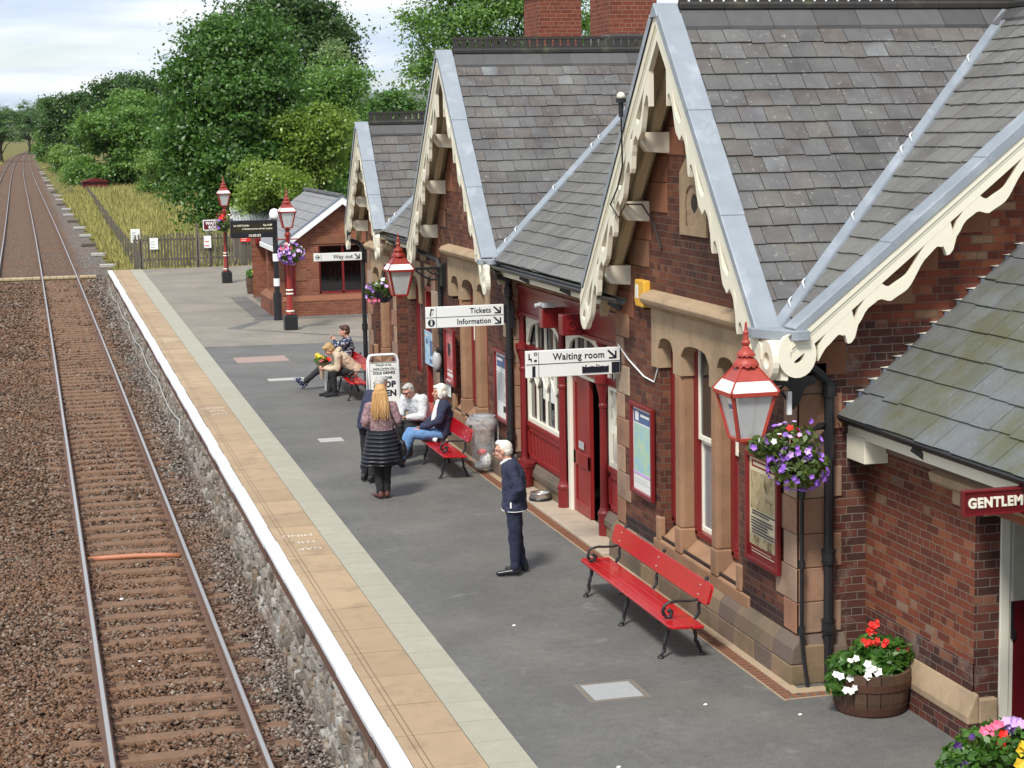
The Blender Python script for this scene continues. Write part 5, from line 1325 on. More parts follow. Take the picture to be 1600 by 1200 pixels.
# ---------- benches
def bench():
    t = thing('platform_bench', '', 'bench', (0, 0, 0), 0, 'red benches along the station wall')
    L = 1.56
    for i, (x0, x1, z) in enumerate(((-.28, -.15, .445), (-.14, -.0, .44), (.01, .15, .43))):
        m = MB(); poly = [(x0, -L), (x1, -L), (x1, L), (x0, L)]
        if i == 0: poly = [(x0 + .05, -L), (x1, -L), (x1, L), (x0 + .05, L), (x0, L - .07), (x0, -L + .07)]
        m.prism(poly, 'z', z - .035, z); m.build('seat_slat', M['benchred'], t, bevel=.008)
    m = MB(); c = MB(); ang = math.radians(14); mt = Matrix.Rotation(ang, 3, 'Y')
    pts = [(-1.5, -.14), (1.5, -.14), (1.54, -.1), (1.54, .1), (1.5, .14), (-1.5, .14), (-1.54, .1), (-1.54, -.1)]
    def q(p, d): v = mt @ Vector((d, 0, p[1])); return (v.x + .235, p[0], v.z + .8)
    n = 8; c.add([q(p, -.0175) for p in pts] + [q(p, .0175) for p in pts], [tuple(range(n)), tuple(range(2 * n - 1, n - 1, -1))] + [(i, (i + 1) % n, (i + 1) % n + n, i + n) for i in range(n)])
    bk = c.build('backrest', M['benchred'], t, bevel=.007)
    m = MB()
    for yy in (-1.33, 0, 1.33):
        for z in (-.07, .07): m.ball(q((yy * .99, z), -.02), .011, 6, 4)
    m.build('bolt_head', M['plastic'], bk)
    rr = random.Random(4)
    def wob(path, r, n=8):
        P = []; R_ = []
        for a, b in zip(path, path[1:]):
            for k in range(3):
                f = k / 3; P.append(tuple(a[i] + (b[i] - a[i]) * f + rr.uniform(-.006, .006) for i in range(3))); R_.append(r * rr.uniform(.85, 1.2))
        P.append(path[-1]); R_.append(r); return P, R_
    for j, yy in enumerate((-1.33, 0, 1.33)):
        for nm, path in (('front_leg', [(-.2, yy, .41), (-.2, yy, .3), (-.245, yy, .17), (-.25, yy, .08), (-.29, yy, .02)]), ('rear_leg', [(.12, yy, .41), (.15, yy, .28), (.16, yy, .18), (.21, yy, .09), (.235, yy, .02)])):
            m = MB(); P, R_ = wob(path, .022); m.tube(P, R_, 8); m.lathe([(.042, -.0), (.045, .012), (.025, .03)], (path[-1][0], yy, 0), 8); m.build(nm, M['iron'], t, smooth=True)
        m = MB(); P, R_ = wob([(-.24, yy, .40), (-.1, yy, .385), (.05, yy, .385), (.13, yy, .40), (.2, yy, .5), (.2, yy, .6), (.235, yy, .7), (.27, yy, .85), (.31, yy, .97)], .02); m.tube(P, R_, 8); m.ball((.31, yy, .97), .028, 8, 5); m.build('frame', M['iron'], t, smooth=True)
        if j != 1:
            m = MB(); P, R_ = wob([(.22, yy, .67), (.1, yy, .645), (-.05, yy, .66), (-.17, yy, .66), (-.24, yy, .61), (-.26, yy, .54), (-.22, yy, .475), (-.16, yy, .48), (-.14, yy, .53), (-.17, yy, .56), (-.2, yy, .54)], .02); m.tube(P, R_, 8); m.build('scroll_arm', M['iron'], t, smooth=True)
    for ch in t.children_recursive:
        for v in ch.data.vertices:
            v.co.z *= .89; v.co.x = v.co.x * .84 - .01; v.co.y *= 1.035 if ch.name.startswith(('seat', 'back')) else 1
            if v.co.z > .55: v.co.z = .55 + (v.co.z - .55) * .8
    return t
bn = bench(); bn.location = (6.27, 18.95, 0); bn['label'] = 'empty glossy red bench with black branch legs, nearest to the camera'
dup(bn, (6.25, 29.45, 0), 0, 'red bench on which the white haired woman and the man in sunglasses sit')
dup(bn, (6.3, 38.4, 0), 0, 'red bench of the two youths behind the white sandwich board')
# ---------- hanging signs
def hanging_sign(name, label, loc, w, rows, h=.165, bracket=.14):
    """boards facing the camera (-y); loc = lower left corner"""
    t = thing(name, label, 'sign', loc, 0, 'white hanging direction signs')
    H = h * len(rows)
    m = MB(); m.box(0, w, -.03, .03, 0, H); m.build('board', M['signwhite'], t, bevel=.006)
    m = MB(); m.box(w, w + bracket, -.03, .03, H * .1, H * .45); m.box(w, w + bracket, -.03, .03, H * .55, H * .95); m.box(w + bracket - .04, w + bracket + .03, -.05, .05, -.06, H + .06)
    m.build('bracket', M['signback'], t)
    m = MB()
    for i in range(1, len(rows)): m.box(.0, w, -.033, -.029, i * h - .004, i * h + .004)
    m.box(.155, .16, -.033, -.029, 0.005, H - .005)
    m.build('panel_line', M['signback'], t)
    for i, (s, pic, arrow) in enumerate(rows):
        z = H - (i + 1) * h
        if s: o = text('lettering', s, h * .72, M['ink'], t, (w - .2, -.032, z + h * .27), align='RIGHT', sx=.93); o.data.offset = .0016
        if arrow:
            m = MB(); cx, cz = w - .1, z + h * .5; a = .055
            m.prism([(cx - a * .9, cz + a * 1.05), (cx - a * 1.15, cz + a * .75), (cx + a * .3, cz - a * .65), (cx - a * .8, cz - a * .65), (cx - a * .8, cz - a * 1.0), (cx + a, cz - a * 1.0), (cx + a, cz + a * .75), (cx + a * .62, cz + a * .75), (cx + a * .62, cz - a * .3)], 'y', -.034, -.029)
            m.build('arrow', M['ink'], t)
        m = MB(); cx, cz = .08, z + h * .5; u = h * .36
        if pic == 'ticket':
            m.prism([(cx - .5 * u, cz - u), (cx + .35 * u, cz - .75 * u), (cx + .75 * u, cz + .75 * u), (cx - .1 * u, cz + u)], 'y', -.033, -.029); mm_ = MB(); mm_.prism([(cx - .1 * u, cz - .8 * u), (cx + .28 * u, cz - .66 * u), (cx + .6 * u, cz + .4 * u), (cx + .2 * u, cz + .55 * u)], 'y', -.035, -.03); mm_.build('symbol_field', M['signwhite'], t)
        elif pic == 'info':
            m.ring((cx, cz), 0.0, u * .95, 'y', -.033, -.029, 20); mm_ = MB(); mm_.box(cx - .013, cx + .013, -.036, -.03, cz - u * .6, cz + u * .2); mm_.box(cx - .013, cx + .013, -.036, -.03, cz + u * .35, cz + u * .65); mm_.build('symbol_field', M['signwhite'], t)
        elif pic == 'wait':
            m.box(cx - .05, cx - .035, -.033, -.029, cz - .02, cz + .05); m.box(cx - .05, cx - .01, -.033, -.029, cz - .025, cz - .008); m.box(cx - .02, cx - .008, -.033, -.029, cz - .05, cz - .02); m.box(cx + .02, cx + .055, -.033, -.029, cz - .05, cz - .025); m.ring((cx + .04, cz + .045), .012, .022, 'y', -.033, -.029, 10)
        elif pic == 'lady': m.box(cx - .005, cx + .035, -.033, -.029, z + .01, z + h - .02)
        elif pic == 'exit':
            m.ring((cx, cz), u * .75, u * .95, 'y', -.033, -.029, 4, 1); m.box(cx - u * .5, cx + u * .3, -.033, -.029, cz - .008, cz + .008); m.prism([(cx + u * .1, cz - u * .4), (cx + u * .6, cz), (cx + u * .1, cz + u * .4)], 'y', -.033, -.029)
        if m.v: m.build('symbol', M['ink'], t)
    return t
s = hanging_sign('direction_sign', 'white two row hanging sign reading Waiting room above half hidden Ladies', (5.77, 21.9, 2.37), 1.2, [('Waiting room', 'wait', True), ('', 'lady', False)])
o = text('lettering', 'Ladies', .12, M['ink'], s, (1.04, -.032, .045), align='RIGHT', sx=.93); o.data.offset = .0016
m = MB(); m.prism([(.71, .03), (1.05, .03), (1.05, .115), (1.02, .1), (.97, .108), (.9, .098), (.84, .11), (.76, .1), (.71, .115)], 'y', -.038, -.031); m.box(1.09, 1.19, -.038, -.03, .015, .15); m.build('black_tape', M['ink'], s)
hanging_sign('direction_sign', 'white two row hanging sign reading Tickets above Information', (5.66, 27.3, 2.455), 1.2, [('Tickets', 'ticket', True), ('Information', 'info', True)], .158, .12)
hanging_sign('direction_sign', 'white single row hanging sign reading Way out in front of the shelter', (5.84, 39.8, 2.655), 1.04, [('Way out', 'exit', True)], .17, .1)
# lavatory sign
t = thing('lavatory_sign', 'maroon hanging board with cream letters GENTLEMEN at the right edge', 'sign', (6.92, 13.0, 2.335))
m = MB(); m.box(0, .72, -.03, .03, 0, .2); m.build('board', M['maroon_dark'], t, bevel=.006)
m = MB()
for a in ((0, .72, .185, .2), (0, .72, 0, .012), (0, .012, .012, .185), (.708, .72, .012, .185)): m.box(a[0], a[1], -.04, -.03, a[2], a[3])
m.tube([(.5, 0, .2), (.8, .0, .42)], .012, 6); m.tube([(.5, 0, 0), (.8, .0, -.16)], .012, 6); m.build('frame', M['maroon'], t)
o = text('lettering', 'GENTLEMEN', .108, M['cream_clean'], t, (.04, -.032, .062), sx=.92, ext=.006); o.data.offset = .0045; o.data.space_character = 1.12
# ---------- posters and notices on the wall
def poster(name, label, y0, y1, z0, z1, sheets, x=XW - .02, frame='maroon', fw=.055, cat='poster'):
    """sheets: (mat, u0, u1, v0, v1) as fractions; u runs left to right as read"""
    t = thing(name, label, cat, (x, y0, z0))
    w, h = y0 - y1, z1 - z0
    m = MB(); 
    if frame:
        m.box(-.05, 0, -fw, 0, 0, h); m.box(-.05, 0, -w, -w + fw, 0, h); m.box(-.05, 0, -w + fw, -fw, 0, fw); m.box(-.05, 0, -w + fw, -fw, h - fw, h); m.build('frame', M[frame], t, bevel=.008)
    k = 0
    for mt, u0, u1, v0, v1 in sheets:
        m = MB(); a = fw if frame else 0; W, H = w - 2 * a, h - 2 * a; d = -.012 - .0012 * k
        m.quad((d, -a - W * u0, a + H * v0), (d, -a - W * u1, a + H * v0), (d, -a - W * u1, a + H * v1), (d, -a - W * u0, a + H * v1)); m.build('sheet' if k == 0 else 'print', M[mt], t); k += 1
    return t
def lines(n, v0, v1, u0=.1, u1=.9, mt='ink', r=random.Random(2)): 
    st = (v1 - v0) / n; return [(mt, u0, u0 + (u1 - u0) * r.uniform(.7, 1), v0 + i * st, v0 + i * st + st * .45) for i in range(n)]
poster('notice_board', 'maroon framed map poster left of the nearest windows, above the near bench', 21.42, 20.58, .98, 2.1, [('paper', 0, 1, 0, 1), ('map_paper', .04, .96, .22, .8), ('blueprint', .04, .96, .82, .97), ('paper', .12, .3, .84, .95), ('paper', .4, .85, .9, .93), ('lilac', .04, .96, .19, .215), ('plastic', .1, .9, .1, .105), ('plastic', .1, .7, .14, .145)])
poster('notice_board', 'maroon framed brown poster with sepia picture under the near lantern', 17.62, 16.76, .98, 2.12, [('paper_cream', 0, 1, 0, 1), ('sepia', .04, .96, .48, .86), ('doorred', .08, .92, .9, .97), ('paper_cream', .14, .86, .92, .95), ('ink', .1, .9, .455, .47), ('ink', .1, .7, .43, .443), ('sepia', .04, .96, .12, .22), ('maroon', 0, 1, 0, .12), ('paper_cream', .1, .9, .05, .06), ('paper_cream', .1, .8, .08, .087)] + lines(6, .24, .42))
poster('notice_board', 'red framed white timetable poster right of the tickets sign windows', 28.3, 27.5, .88, 2.0, [('paper', 0, 1, 0, 1), ('blueprint', .06, .94, .78, .96), ('paper', .12, .6, .88, .92), ('ink', .6, .85, .1, .2)] + lines(12, .26, .72, .1, .9, 'plastic'))
poster('notice_board', 'maroon framed red advertising poster behind the grey telephone', 31.95, 31.75 - .55, .98, 1.98, [('red_poster', 0, 1, 0, 1), ('signback', .2, .5, .5, .75), ('paper', .1, .9, .1, .16), ('paper', .1, .7, .2, .23)])
poster('wall_poster', 'unframed pale blue poster near the oval mirror', 34.52, 33.6, 1.02, 1.66, [('sky_poster', 0, 1, 0, 1), ('blueprint', .1, .3, .6, .75), ('blueprint', .5, .75, .3, .75), ('blueprint', .45, .75, .08, .2), ('redpetal', .8, .9, .05, .2), ('paper', .1, .45, .85, .9)], x=XS - .06, frame=None)
poster('wall_notice', 'small white paper notice below the red advertising poster', 31.95, 31.55, .76, 1.06, [('paper', 0, 1, 0, 1)] + lines(6, .15, .85, .12, .9, 'plastic'), x=XW - .03, frame=None, cat='notice')
t = thing('wall_mirror', 'grey oval plate on the brickwork above the pale blue poster', 'plate', (XS - .03, 33.8, 1.86)); m = MB(); vs = [(0, .3 * math.cos(k * PI / 12), .2 * math.sin(k * PI / 12)) for k in range(24)]
m.prism([(.3 * math.cos(k * PI / 12), .2 * math.sin(k * PI / 12)) for k in range(24)], 'x', -.03, 0); m.build('plate', M['lead_dark'], t); m = MB(); m.ring((0, 0), .27, .32, 'x', -.045, 0, 24, .68); m.build('rim', M['signback'], t)
t = thing('telephone', 'rounded pale grey telephone housing on the black pipe behind the white haired woman', 'telephone', (6.84, 32.1, 1.35)); m = MB(); m.ball((0, 0, 0), (.09, .1, .18), 12, 9); m.build('housing', M['plastic'], t, smooth=True); m = MB(); m.box(-.02, .08, -.05, .05, -.2, .2); m.build('mount', M['iron'], t)
t = thing('alarm_box', 'yellow alarm bell box with white label high on the nearest gable', 'alarm box', (XW, 20.92, 3.26)); m = MB(); m.prism([(-.14, .02), (.14, .02), (.19, .1), (.16, .34), (-.16, .34), (-.19, .1)], 'x', -.09, 0); m.build('cover', M['yellowbox'], t, bevel=.015)
m = MB(); m.box(-.094, -.089, .03, .13, .12, .28); m.build('label_plate', M['signwhite'], t); m = MB(); m.box(-.07, 0, -.11, .11, 0, .02); m.build('base', M['signback'], t)
t = thing('security_camera', 'small white security camera on a black stalk at the edge of the nearest gable', 'camera', (6.5, 20.25, 5.5)); m = MB(); m.ball((0, 0, .235), (.05, .05, .045), 10, 7); m.build('dome', M['cream'], t, smooth=True); m = MB(); m.tube([(0, 0, 0), (0, 0, .18)], .03, 8); m.lathe([(.06, .16), (.06, .21)], (0, 0, 0), 10); m.build('stalk', M['signback'], t)
m = MB(); m.tube([(6.5, 20.25, 5.5), (6.52, 20.3, 5.2), (6.54, 20.35, 4.95), (6.56, 20.6, 4.7), (6.55, 20.85, 4.5), (6.6, 20.7, 4.35), (6.7, 20.75, 4.5), (6.85, 20.6, 4.5), (6.97, 20.55, 4.3), (6.98, 20.3, 4.0)], .011, 5); tag(m.build('cable', M['signback']), 'black cable trailing from the gable camera down the cream bargeboard', 'cable')
m = MB(); m.tube([(XW - .012, 22.0, 2.72), (XW - .012, 21.6, 2.58), (XW - .012, 21.0, 2.44), (XW - .012, 20.62, 2.42), (XW - .012, 20.48, 2.6)], .01, 5); tag(m.build('cable', M['white']), 'thin white cable looping across bricks beside the waiting room sign', 'cable')
for yy, lb in ((24.95, 'maroon box with a grey floodlight on the entrance beam, farther of two'), (23.95, 'maroon loudspeaker box on the entrance beam, nearer of two')):
    t = thing('beam_box', lb, 'box', (XS - .1, yy, 2.62)); m = MB(); m.box(-.3, 0, -.1, .1, .02, .3); m.build('housing', M['maroon'], t, bevel=.012)
    if yy > 24.5: m = MB(); m.box(-.3, -.12, -.16, .12, .31, .37); m.tube([(-.3, .0, .34), (-.38, .0, .33)], .035, 8); m.build('floodlight', M['plastic'], t, bevel=.01)
    else: m = MB(); m.ring((-.16, .16), .05, .075, 'y', -.115, -.1, 16); m.build('speaker_ring', M['doorred'], t)
# ---------- bin, bowl, pot, sandwich board
t = thing('litter_bin', 'clear plastic bag hung from a metal hoop against the wall behind the old man', 'bin', (6.74, 28.3, 0))
m = MB(); P = []; n = 28; prof = [(.05, .06), (.17, .1), (.19, .3), (.175, .6), (.2, .86), (.235, .9), (.26, .82), (.25, .74)]
for r_, z in prof:
    for k in range(n): tt = 2 * PI * k / n; q_ = r_ * (1 + .09 * math.sin(5 * tt + z * 9) + .05 * math.sin(9 * tt)); P.append((q_ * math.cos(tt), q_ * math.sin(tt), z))
m.add(P, [(i * n + k, i * n + (k + 1) % n, (i + 1) * n + (k + 1) % n, (i + 1) * n + k) for i in range(len(prof) - 1) for k in range(n)] + [tuple(range(n))]); m.build('bag', M['clearbag'], t, smooth=True)
m = MB(); m.ring((0, 0), .18, .21, 'z', .89, .93, 20); m.box(-.2, .2, -.02, .02, .9, .92); m.tube([(.2, 0, .9), (.25, 0, .9), (.25, 0, .3)], .015, 6); m.lathe([(.16, .93), (.12, .95), (.02, .955)], (0, 0, 0), 12); m.build('hoop', M['plastic'], t)
m = MB(); m.ball((.03, -.02, .22), (.1, .09, .12), 8, 6); m.ball((-.05, .04, .14), (.08, .09, .06), 8, 6); m.build('rubbish', M['white_cloth'], t); m = MB(); m.ball((-.04, -.07, .36), (.08, .05, .05), 8, 6); m.build('red_wrapper', M['redpetal'], t)
t = thing('dog_bowl', 'steel bowl on the stone threshold next to the maroon pot', 'bowl', (6.97, 25.75, .05)); m = MB(); m.lathe([(.15, 0), (.165, .02), (.145, .1), (.15, .11), (.125, .1), (.11, .04), (.02, .03)], (0, 0, 0), 20); m.build('shell', M['steel'], t, smooth=True); m = MB(); m.lathe([(.167, .0), (.17, .02), (.16, .04)], (0, 0, 0), 20); m.build('rubber_band', M['signback'], t)
t = thing('plant_pot', 'dark red glazed pot standing at the foot of the downpipe', 'pot', (7.0, 26.85, .045)); m = MB(); m.lathe([(.15, 0), (.17, .04), (.2, .3), (.215, .32), (.215, .37), (.19, .37), (.18, .3), (.02, .28)], (0, 0, 0), 20); m.build('vessel', M['maroon'], t, smooth=False); m = MB(); m.lathe([(.18, .3), (.02, .31)], (0, 0, 0), 14); m.build('soil', M['interior'], t)
t = thing('sandwich_board', 'white sandwich board reading COLD DRINKS SOUVENIR SHOP OPEN behind the seated people', 'sandwich board', (6.45, 35.3, 0), .03)
for sgn, nm in ((-1, 'front_panel'), (1, 'rear_panel')):
    m = MB(); a = math.radians(9) * -sgn; L_ = 1.12; w = .29
    def Q(u, v): return (u, sgn * (.2 - v * .17), v * L_)
    pth = [Q(-w, 0), Q(-w, .9), Q(-w + .03, .985), Q(-w + .08, 1.0), Q(w - .08, 1.0), Q(w - .03, .985), Q(w, .9), Q(w, 0)]; m.tube(pth, .022, 6)
    f = m.build(nm, M['white'], t, smooth=True)
    m = MB(); m.add([Q(-w, .08), Q(w, .08), Q(w, .87), Q(-w, .87)], [(0, 1, 2, 3)]); m.build('sheet', M['paper'], f)
    if sgn < 0:
        ax = math.atan2(L_, .17)
        for s_, sz, v in (('Friends of the', .055, .815), ('Settle-Carlisle Line', .055, .755), ('COLD DRINKS', .068, .675), ('SOUVENIR', .068, .59), ('SHOP', .16, .45), ('OPEN', .16, .3)):
            o = text('lettering', s_, sz, M['ink'], f, (0, -(.2 - v * .17) - .004, v * L_), (ax, 0, 0), align='CENTER', sx=.95 if sz < .1 else 1.05, ext=.0008); o.data.offset = .001 if sz < .06 else .003 if sz < .1 else .008
        m = MB()
        for v in (.735, .86): m.add([(-.26, -(.2 - v * .17) - .004, v * L_), (.26, -(.2 - v * .17) - .004, v * L_), (.26, -(.2 - (v + .006) * .17) - .004, (v + .006) * L_), (-.26, -(.2 - (v + .006) * .17) - .004, (v + .006) * L_)], [(0, 1, 2, 3)])
        m.build('print_rule', M['ink'], f)
# ---------- planters
def barrel(label, loc, R=.37, H=.4, seed=1, hoops=((.02, .09), (.25, .32)), cat='planter', name='barrel_planter'):
    t = thing(name, label, cat, loc); m = MB(); n = 18
    for k in range(n):
        a0, a1 = 2 * PI * k / n + .012, 2 * PI * (k + 1) / n - .012; vs = []
        for z, r_ in ((0, .86), (H * .35, .95), (H * .75, 1.0), (H, 1.0)):
            for a, q_ in ((a0, r_), (a1, r_), (a1, r_ - .1), (a0, r_ - .1)): vs.append((R * q_ * math.cos(a), R * q_ * math.sin(a), z))
        fs = [(0, 3, 2, 1), (12, 13, 14, 15)] + [(4 * i + j, 4 * i + (j + 1) % 4, 4 * i + 4 + (j + 1) % 4, 4 * i + 4 + j) for i in range(3) for j in range(4)]
        m.add(vs, fs)
    m.build('staves', M['wood'], t)
    for a, b in hoops:
        m = MB(); ra = R * np.interp(a / H, [0, .35, .75, 1], [.86, .95, 1, 1]) + .006; rb = R * np.interp(b / H, [0, .35, .75, 1], [.86, .95, 1, 1]) + .006
        m.lathe([(ra - .01, a), (ra, a), (rb, b), (rb - .01, b)], (0, 0, 0), 36); m.build('hoop', M['hoop'], t)
    m = MB(); m.lathe([(R * .9, H - .06), (.02, H - .05)], (0, 0, 0), 18); m.build('soil', M['interior'], t)
    return t
def plant(t, blobs, n, leaf, seed, cols, mt='plantgreen'):
    v, f = foliage_mesh(n, blobs, leaf, seed); npmesh('foliage', v, f, M[mt], t)
    for i, (c, pts, sz) in enumerate(cols): blossoms(pts, sz, seed + i).build('blossom', M[c], t)
D = (-.35, -1, .5)
t = barrel('half barrel planter with red geraniums and white petunias in the wall corner', (7.32, 15.45, 0))
H = .4
bl = [((.08, .05, H + .12), (.24, .22, .16), 1), ((.2, .0, H + .1), (.22, .2, .16), .8), ((-.25, -.05, H + .04), (.2, .2, .14), .9), ((-.36, -.08, H - .1), (.11, .14, .12), .35), ((.0, -.15, H + .02), (.25, .15, .1), .5)]
def pt(*a): return [((x, y, z), D) for x, y, z in a]
red = []
for c in ((-.08, -.1, H + .26), (.0, -.08, H + .25), (.08, -.1, H + .24), (.05, .05, H + .38), (.03, .03, H + .33)):
    for k in range(7): red.append(((c[0] + RND.uniform(-.035, .035), c[1] + RND.uniform(-.035, .02), c[2] + RND.uniform(-.028, .028)), D))
drk = [((.26 + RND.uniform(-.05, .05), -.12, H + .16 + RND.uniform(-.02, .02)), D) for k in range(6)]
plant(t, bl, 1500, .042, 21, [('redpetal', red, .028), ('maroon', drk, .022), ('whitepetal', pt((-.3, -.2, H + .13), (-.24, -.2, H + .15), (-.14, -.24, H + .1), (-.13, -.26, H + .05), (-.1, -.27, H + .06), (-.17, -.3, H + .0), (-.33, -.27, H - .13), (-.44, -.2, H + .02), (-.4, -.22, H - .0), (-.31, -.22, H - .02), (-.29, -.27, H - .1), (-.06, -.28, H + .03), (-.36, -.25, H - .12)), .045)])
t = barrel('barrel planter of yellow, pink and violet flowers at the bottom right corner', (7.17, 12.74, .0), .38, .42, 2)
bl = [((0, 0, H + .12), (.4, .36, .2), 1.3), ((-.38, -.05, H + .0), (.2, .2, .22), 1.0), ((-.34, -.12, H - .18), (.16, .18, .18), .6)]
plant(t, bl, 1700, .036, 22, [('yellowpetal', pt((-.02, -.3, H + .2), (.03, -.31, H + .19), (.0, -.31, H + .23), (.16, -.3, H + .13), (.12, -.28, H + .27), (-.02, -.36, H + .07), (.02, -.37, H + .05), (-.06, -.36, H + .1), (.1, -.36, H + .04)), .05),
    ('pinkpetal', pt((-.16, -.05, H + .3), (-.12, -.05, H + .31), (-.09, -.06, H + .33), (-.12, -.07, H + .27), (-.05, -.04, H + .32), (-.2, -.05, H + .28), (.25, -.12, H + .24), (.28, -.15, H + .2)), .045),
    ('redpetal', pt((-.05, -.08, H + .25), (-.08, -.12, H + .2), (-.06, -.1, H + .22)), .04), ('lilac', pt((.02, 0, H + .32), (.1, -.0, H + .3), (.06, 0, H + .31), (.14, -.02, H + .29)), .055), ('darkpetal', pt((-.44, -.08, H + .2), (-.3, -.06, H + .25), (-.42, -.15, H + .06), (-.02, -.05, H + .27), (.05, -.05, H + .26)), .04), ('whitepetal', pt((.3, -.2, H + .16), (.33, -.22, H + .14)), .05)])
t = barrel('small wooden tub with bright green plant beside the far shelter corner', (7.3, 63.6, 0), .3, .55, 3); plant(t, [((0, 0, .65), (.3, .3, .2), 1)], 260, .08, 23, [('yellowpetal', pt((-.1, -.2, .75), (.05, -.2, .8)), .05)])
# ---------- departure screen on its post
t = thing('departure_screen', 'black electronic departure board reaching out from a banded black post', 'departure screen', (6.84, 54.1, 0))
m = MB(); m.tube([(0, 0, 0), (0, 0, 2.9)], .075, 12); m.tube([(0, 0, 0), (0, 0, .8)], .12, 12); m.build('post', M['signback'], t)
for z in (1.0, 1.72): m = MB(); m.tube([(0, 0, z), (0, 0, z + .22)], .09, 12); m.build('white_band', M['white'], t)
m = MB(); m.box(-1.28, -.02, -.1, .1, 2.42, 2.92); b = m.build('screen_case', M['signback'], t, bevel=.01)
m = MB(); m.box(-1.22, -.06, -.104, -.1, 2.57, 2.84); m.build('display', mat('display_glass', (.035, .032, .02), .2), b)
em = NT('led_letters'); e = em.n('ShaderNodeEmission'); e.inputs[0].default_value = (1, .93, .75, 1); e.inputs[1].default_value = 1.1; em.l(e.outputs[0], em.out.inputs[0])
text('lettering', '1st 16:03 Carlisle', .075, em.m, b, (-1.2, -.106, 2.755), align='LEFT', sx=.8); text('lettering', 'Exp 16:09', .075, em.m, b, (-.09, -.106, 2.755), align='RIGHT', sx=.8); text('lettering', 'A Northern service with two coaches', .066, em.m, b, (-.09, -.106, 2.66), align='RIGHT', sx=.8); text('lettering', '15:03:03', .1, em.m, b, (-.6, -.106, 2.455), align='CENTER')
m = MB(); m.lathe([(.13, 2.95), (.15, 2.98), (.15, 3.1), (.11, 3.2), (.02, 3.24)], (.0, 0, 0), 14); m.build('camera_hood', M['white'], t, smooth=True); m = MB(); m.ball((0, 0, 2.96), (.11, .11, .08), 10, 7); m.build('camera_dome', M['plastic'], t, smooth=True)
# ---------- brick waiting shelter
t = thing('waiting_shelter', 'small orange brick waiting shelter with grey slate roof, white verge and wide window', 'shelter', (8.2, 58, 0))
def sh(m, n, mt, **k): return m.build(n, M[mt], t, world=True, **k)
x0, x1, ya, yb = 7.05, 10.83, 55.0, 62.0; xa = 8.94; zr_ = 3.48; ze_ = 2.08; xe_ = 6.95
m = MB(); m.wall('y', ya, x0, x1, .55, 2.06, [(8.22, 9.55, .64, 2.06)], .2); m.quad((x0, ya, 2.06), (x1, ya, 2.06), (x1, ya, 2.12), (x0, ya, 2.12))
m.add([(x0, ya, 2.12), (x1, ya, 2.12), (xa, ya, zr_ - .06)], [(0, 1, 2)])
m.wall('x', x0, ya, 58.2, .55, 2.1, [(56.0, 57.7, .64, 1.9)], .2); m.quad((x0, 58.2, 0), (x0 + .5, 58.2, 0), (x0 + .5, 58.2, 2.2), (x0, 58.2, 2.1)); m.quad((x0 + .5, 58.2, 0), (x0 + .5, yb, 0), (x0 + .5, yb, 2.4), (x0 + .5, 58.2, 2.4)); m.quad((x1, ya, 0), (x1, yb, 0), (x1, yb, 2.1), (x1, ya, 2.1)); m.quad((x0, yb, 0), (x1, yb, 0), (x1, yb, 2.2), (x0, yb, 2.2)); sh(m, 'wall', 'brick_shelter')
m = MB(); m.box(x0 - .2, x1, ya - .12, ya, 0, .42); m.box(x0 - .2, x0, ya, 58.3, 0, .42); sh(m, 'brick_base', 'brick_shelter')
m = MB(); m.prism([(ya - .12, .42), (ya - .12, .47), (ya - .03, .6), (ya + .05, .6), (ya + .05, .42)], 'x', x0 - .2, x1); m.prism([(x0 - .21, .42), (x0 - .21, .47), (x0 - .03, .6), (x0 + .05, .6), (x0 + .05, .42)], 'y', ya - .1, 58.3); sh(m, 'sill_band', 'rakestone', bevel=.02)
m = MB(); m.box(7.95, 9.75, ya - .03, ya + .05, 2.12, 2.36); 
for k, zz_ in enumerate((.62, 1.1, 1.58)): m.box(x0 - .01, x0 + (.28 if k % 2 else .5), ya - .02, ya + .02, zz_, zz_ + .4)
m.box(7.5, 7.85, ya - .02, ya + .02, 1.05, 1.4); sh(m, 'stone_block', 'rakestone', bevel=.01)
m = MB(); slates(m, [(xe_, ya - .25, ze_ - .03), (xe_, 58.4, ze_ - .03), (7.4, yb + .2, ze_ - .03 + .45 * (zr_ - ze_ + .03) / (xa - xe_)), (xa, yb + .2, zr_), (xa, ya - .25, zr_)], (0, 1, 0), g=.32, w=.5, seed=51, jit=0); slates(m, [(2 * xa - xe_, ya - .25, ze_ - .03), (2 * xa - xe_, yb + .2, ze_ - .03), (xa, yb + .2, zr_), (xa, ya - .25, zr_)], (0, 1, 0), g=.32, w=.5, seed=52, jit=0); sh(m, 'roof', 'slate_shelter')
m = MB()
for k in range(16): m.tube([(xa, ya - .25 + k * .475, zr_ + .03), (xa, ya - .25 + k * .475 + .46, zr_ + .03)], .08, 8)
sh(m, 'ridge_tile', 'ridgecap')
m = MB()
for sg in (-1, 1): m.prism([(xa, zr_ + .02), (xa + sg * (xa - 7.1), ze_ + .08), (xa + sg * (xa - 7.1), ze_ - .13), (xa, zr_ - .2)], 'y', ya - .28, ya - .22)
m.box(xe_ - .06, xe_ - .01, ya - .2, 58.4, ze_ - .16, ze_ - .02); sh(m, 'white_verge_board', 'white', bevel=.008)
m = MB()
for sg in (-1, 1): m.prism([(xa, zr_ + .06), (xa + sg * (xa - 6.95), ze_ + .03), (xa + sg * (xa - 6.95), ze_ - .02), (xa, zr_ + .01)], 'y', ya - .29, ya - .1)
sh(m, 'verge_flashing', 'lead_dark')
m = MB()
for u in (8.22, 8.92, 9.49): m.box(u, u + .06, ya + .08, ya + .14, .64, 2.12)
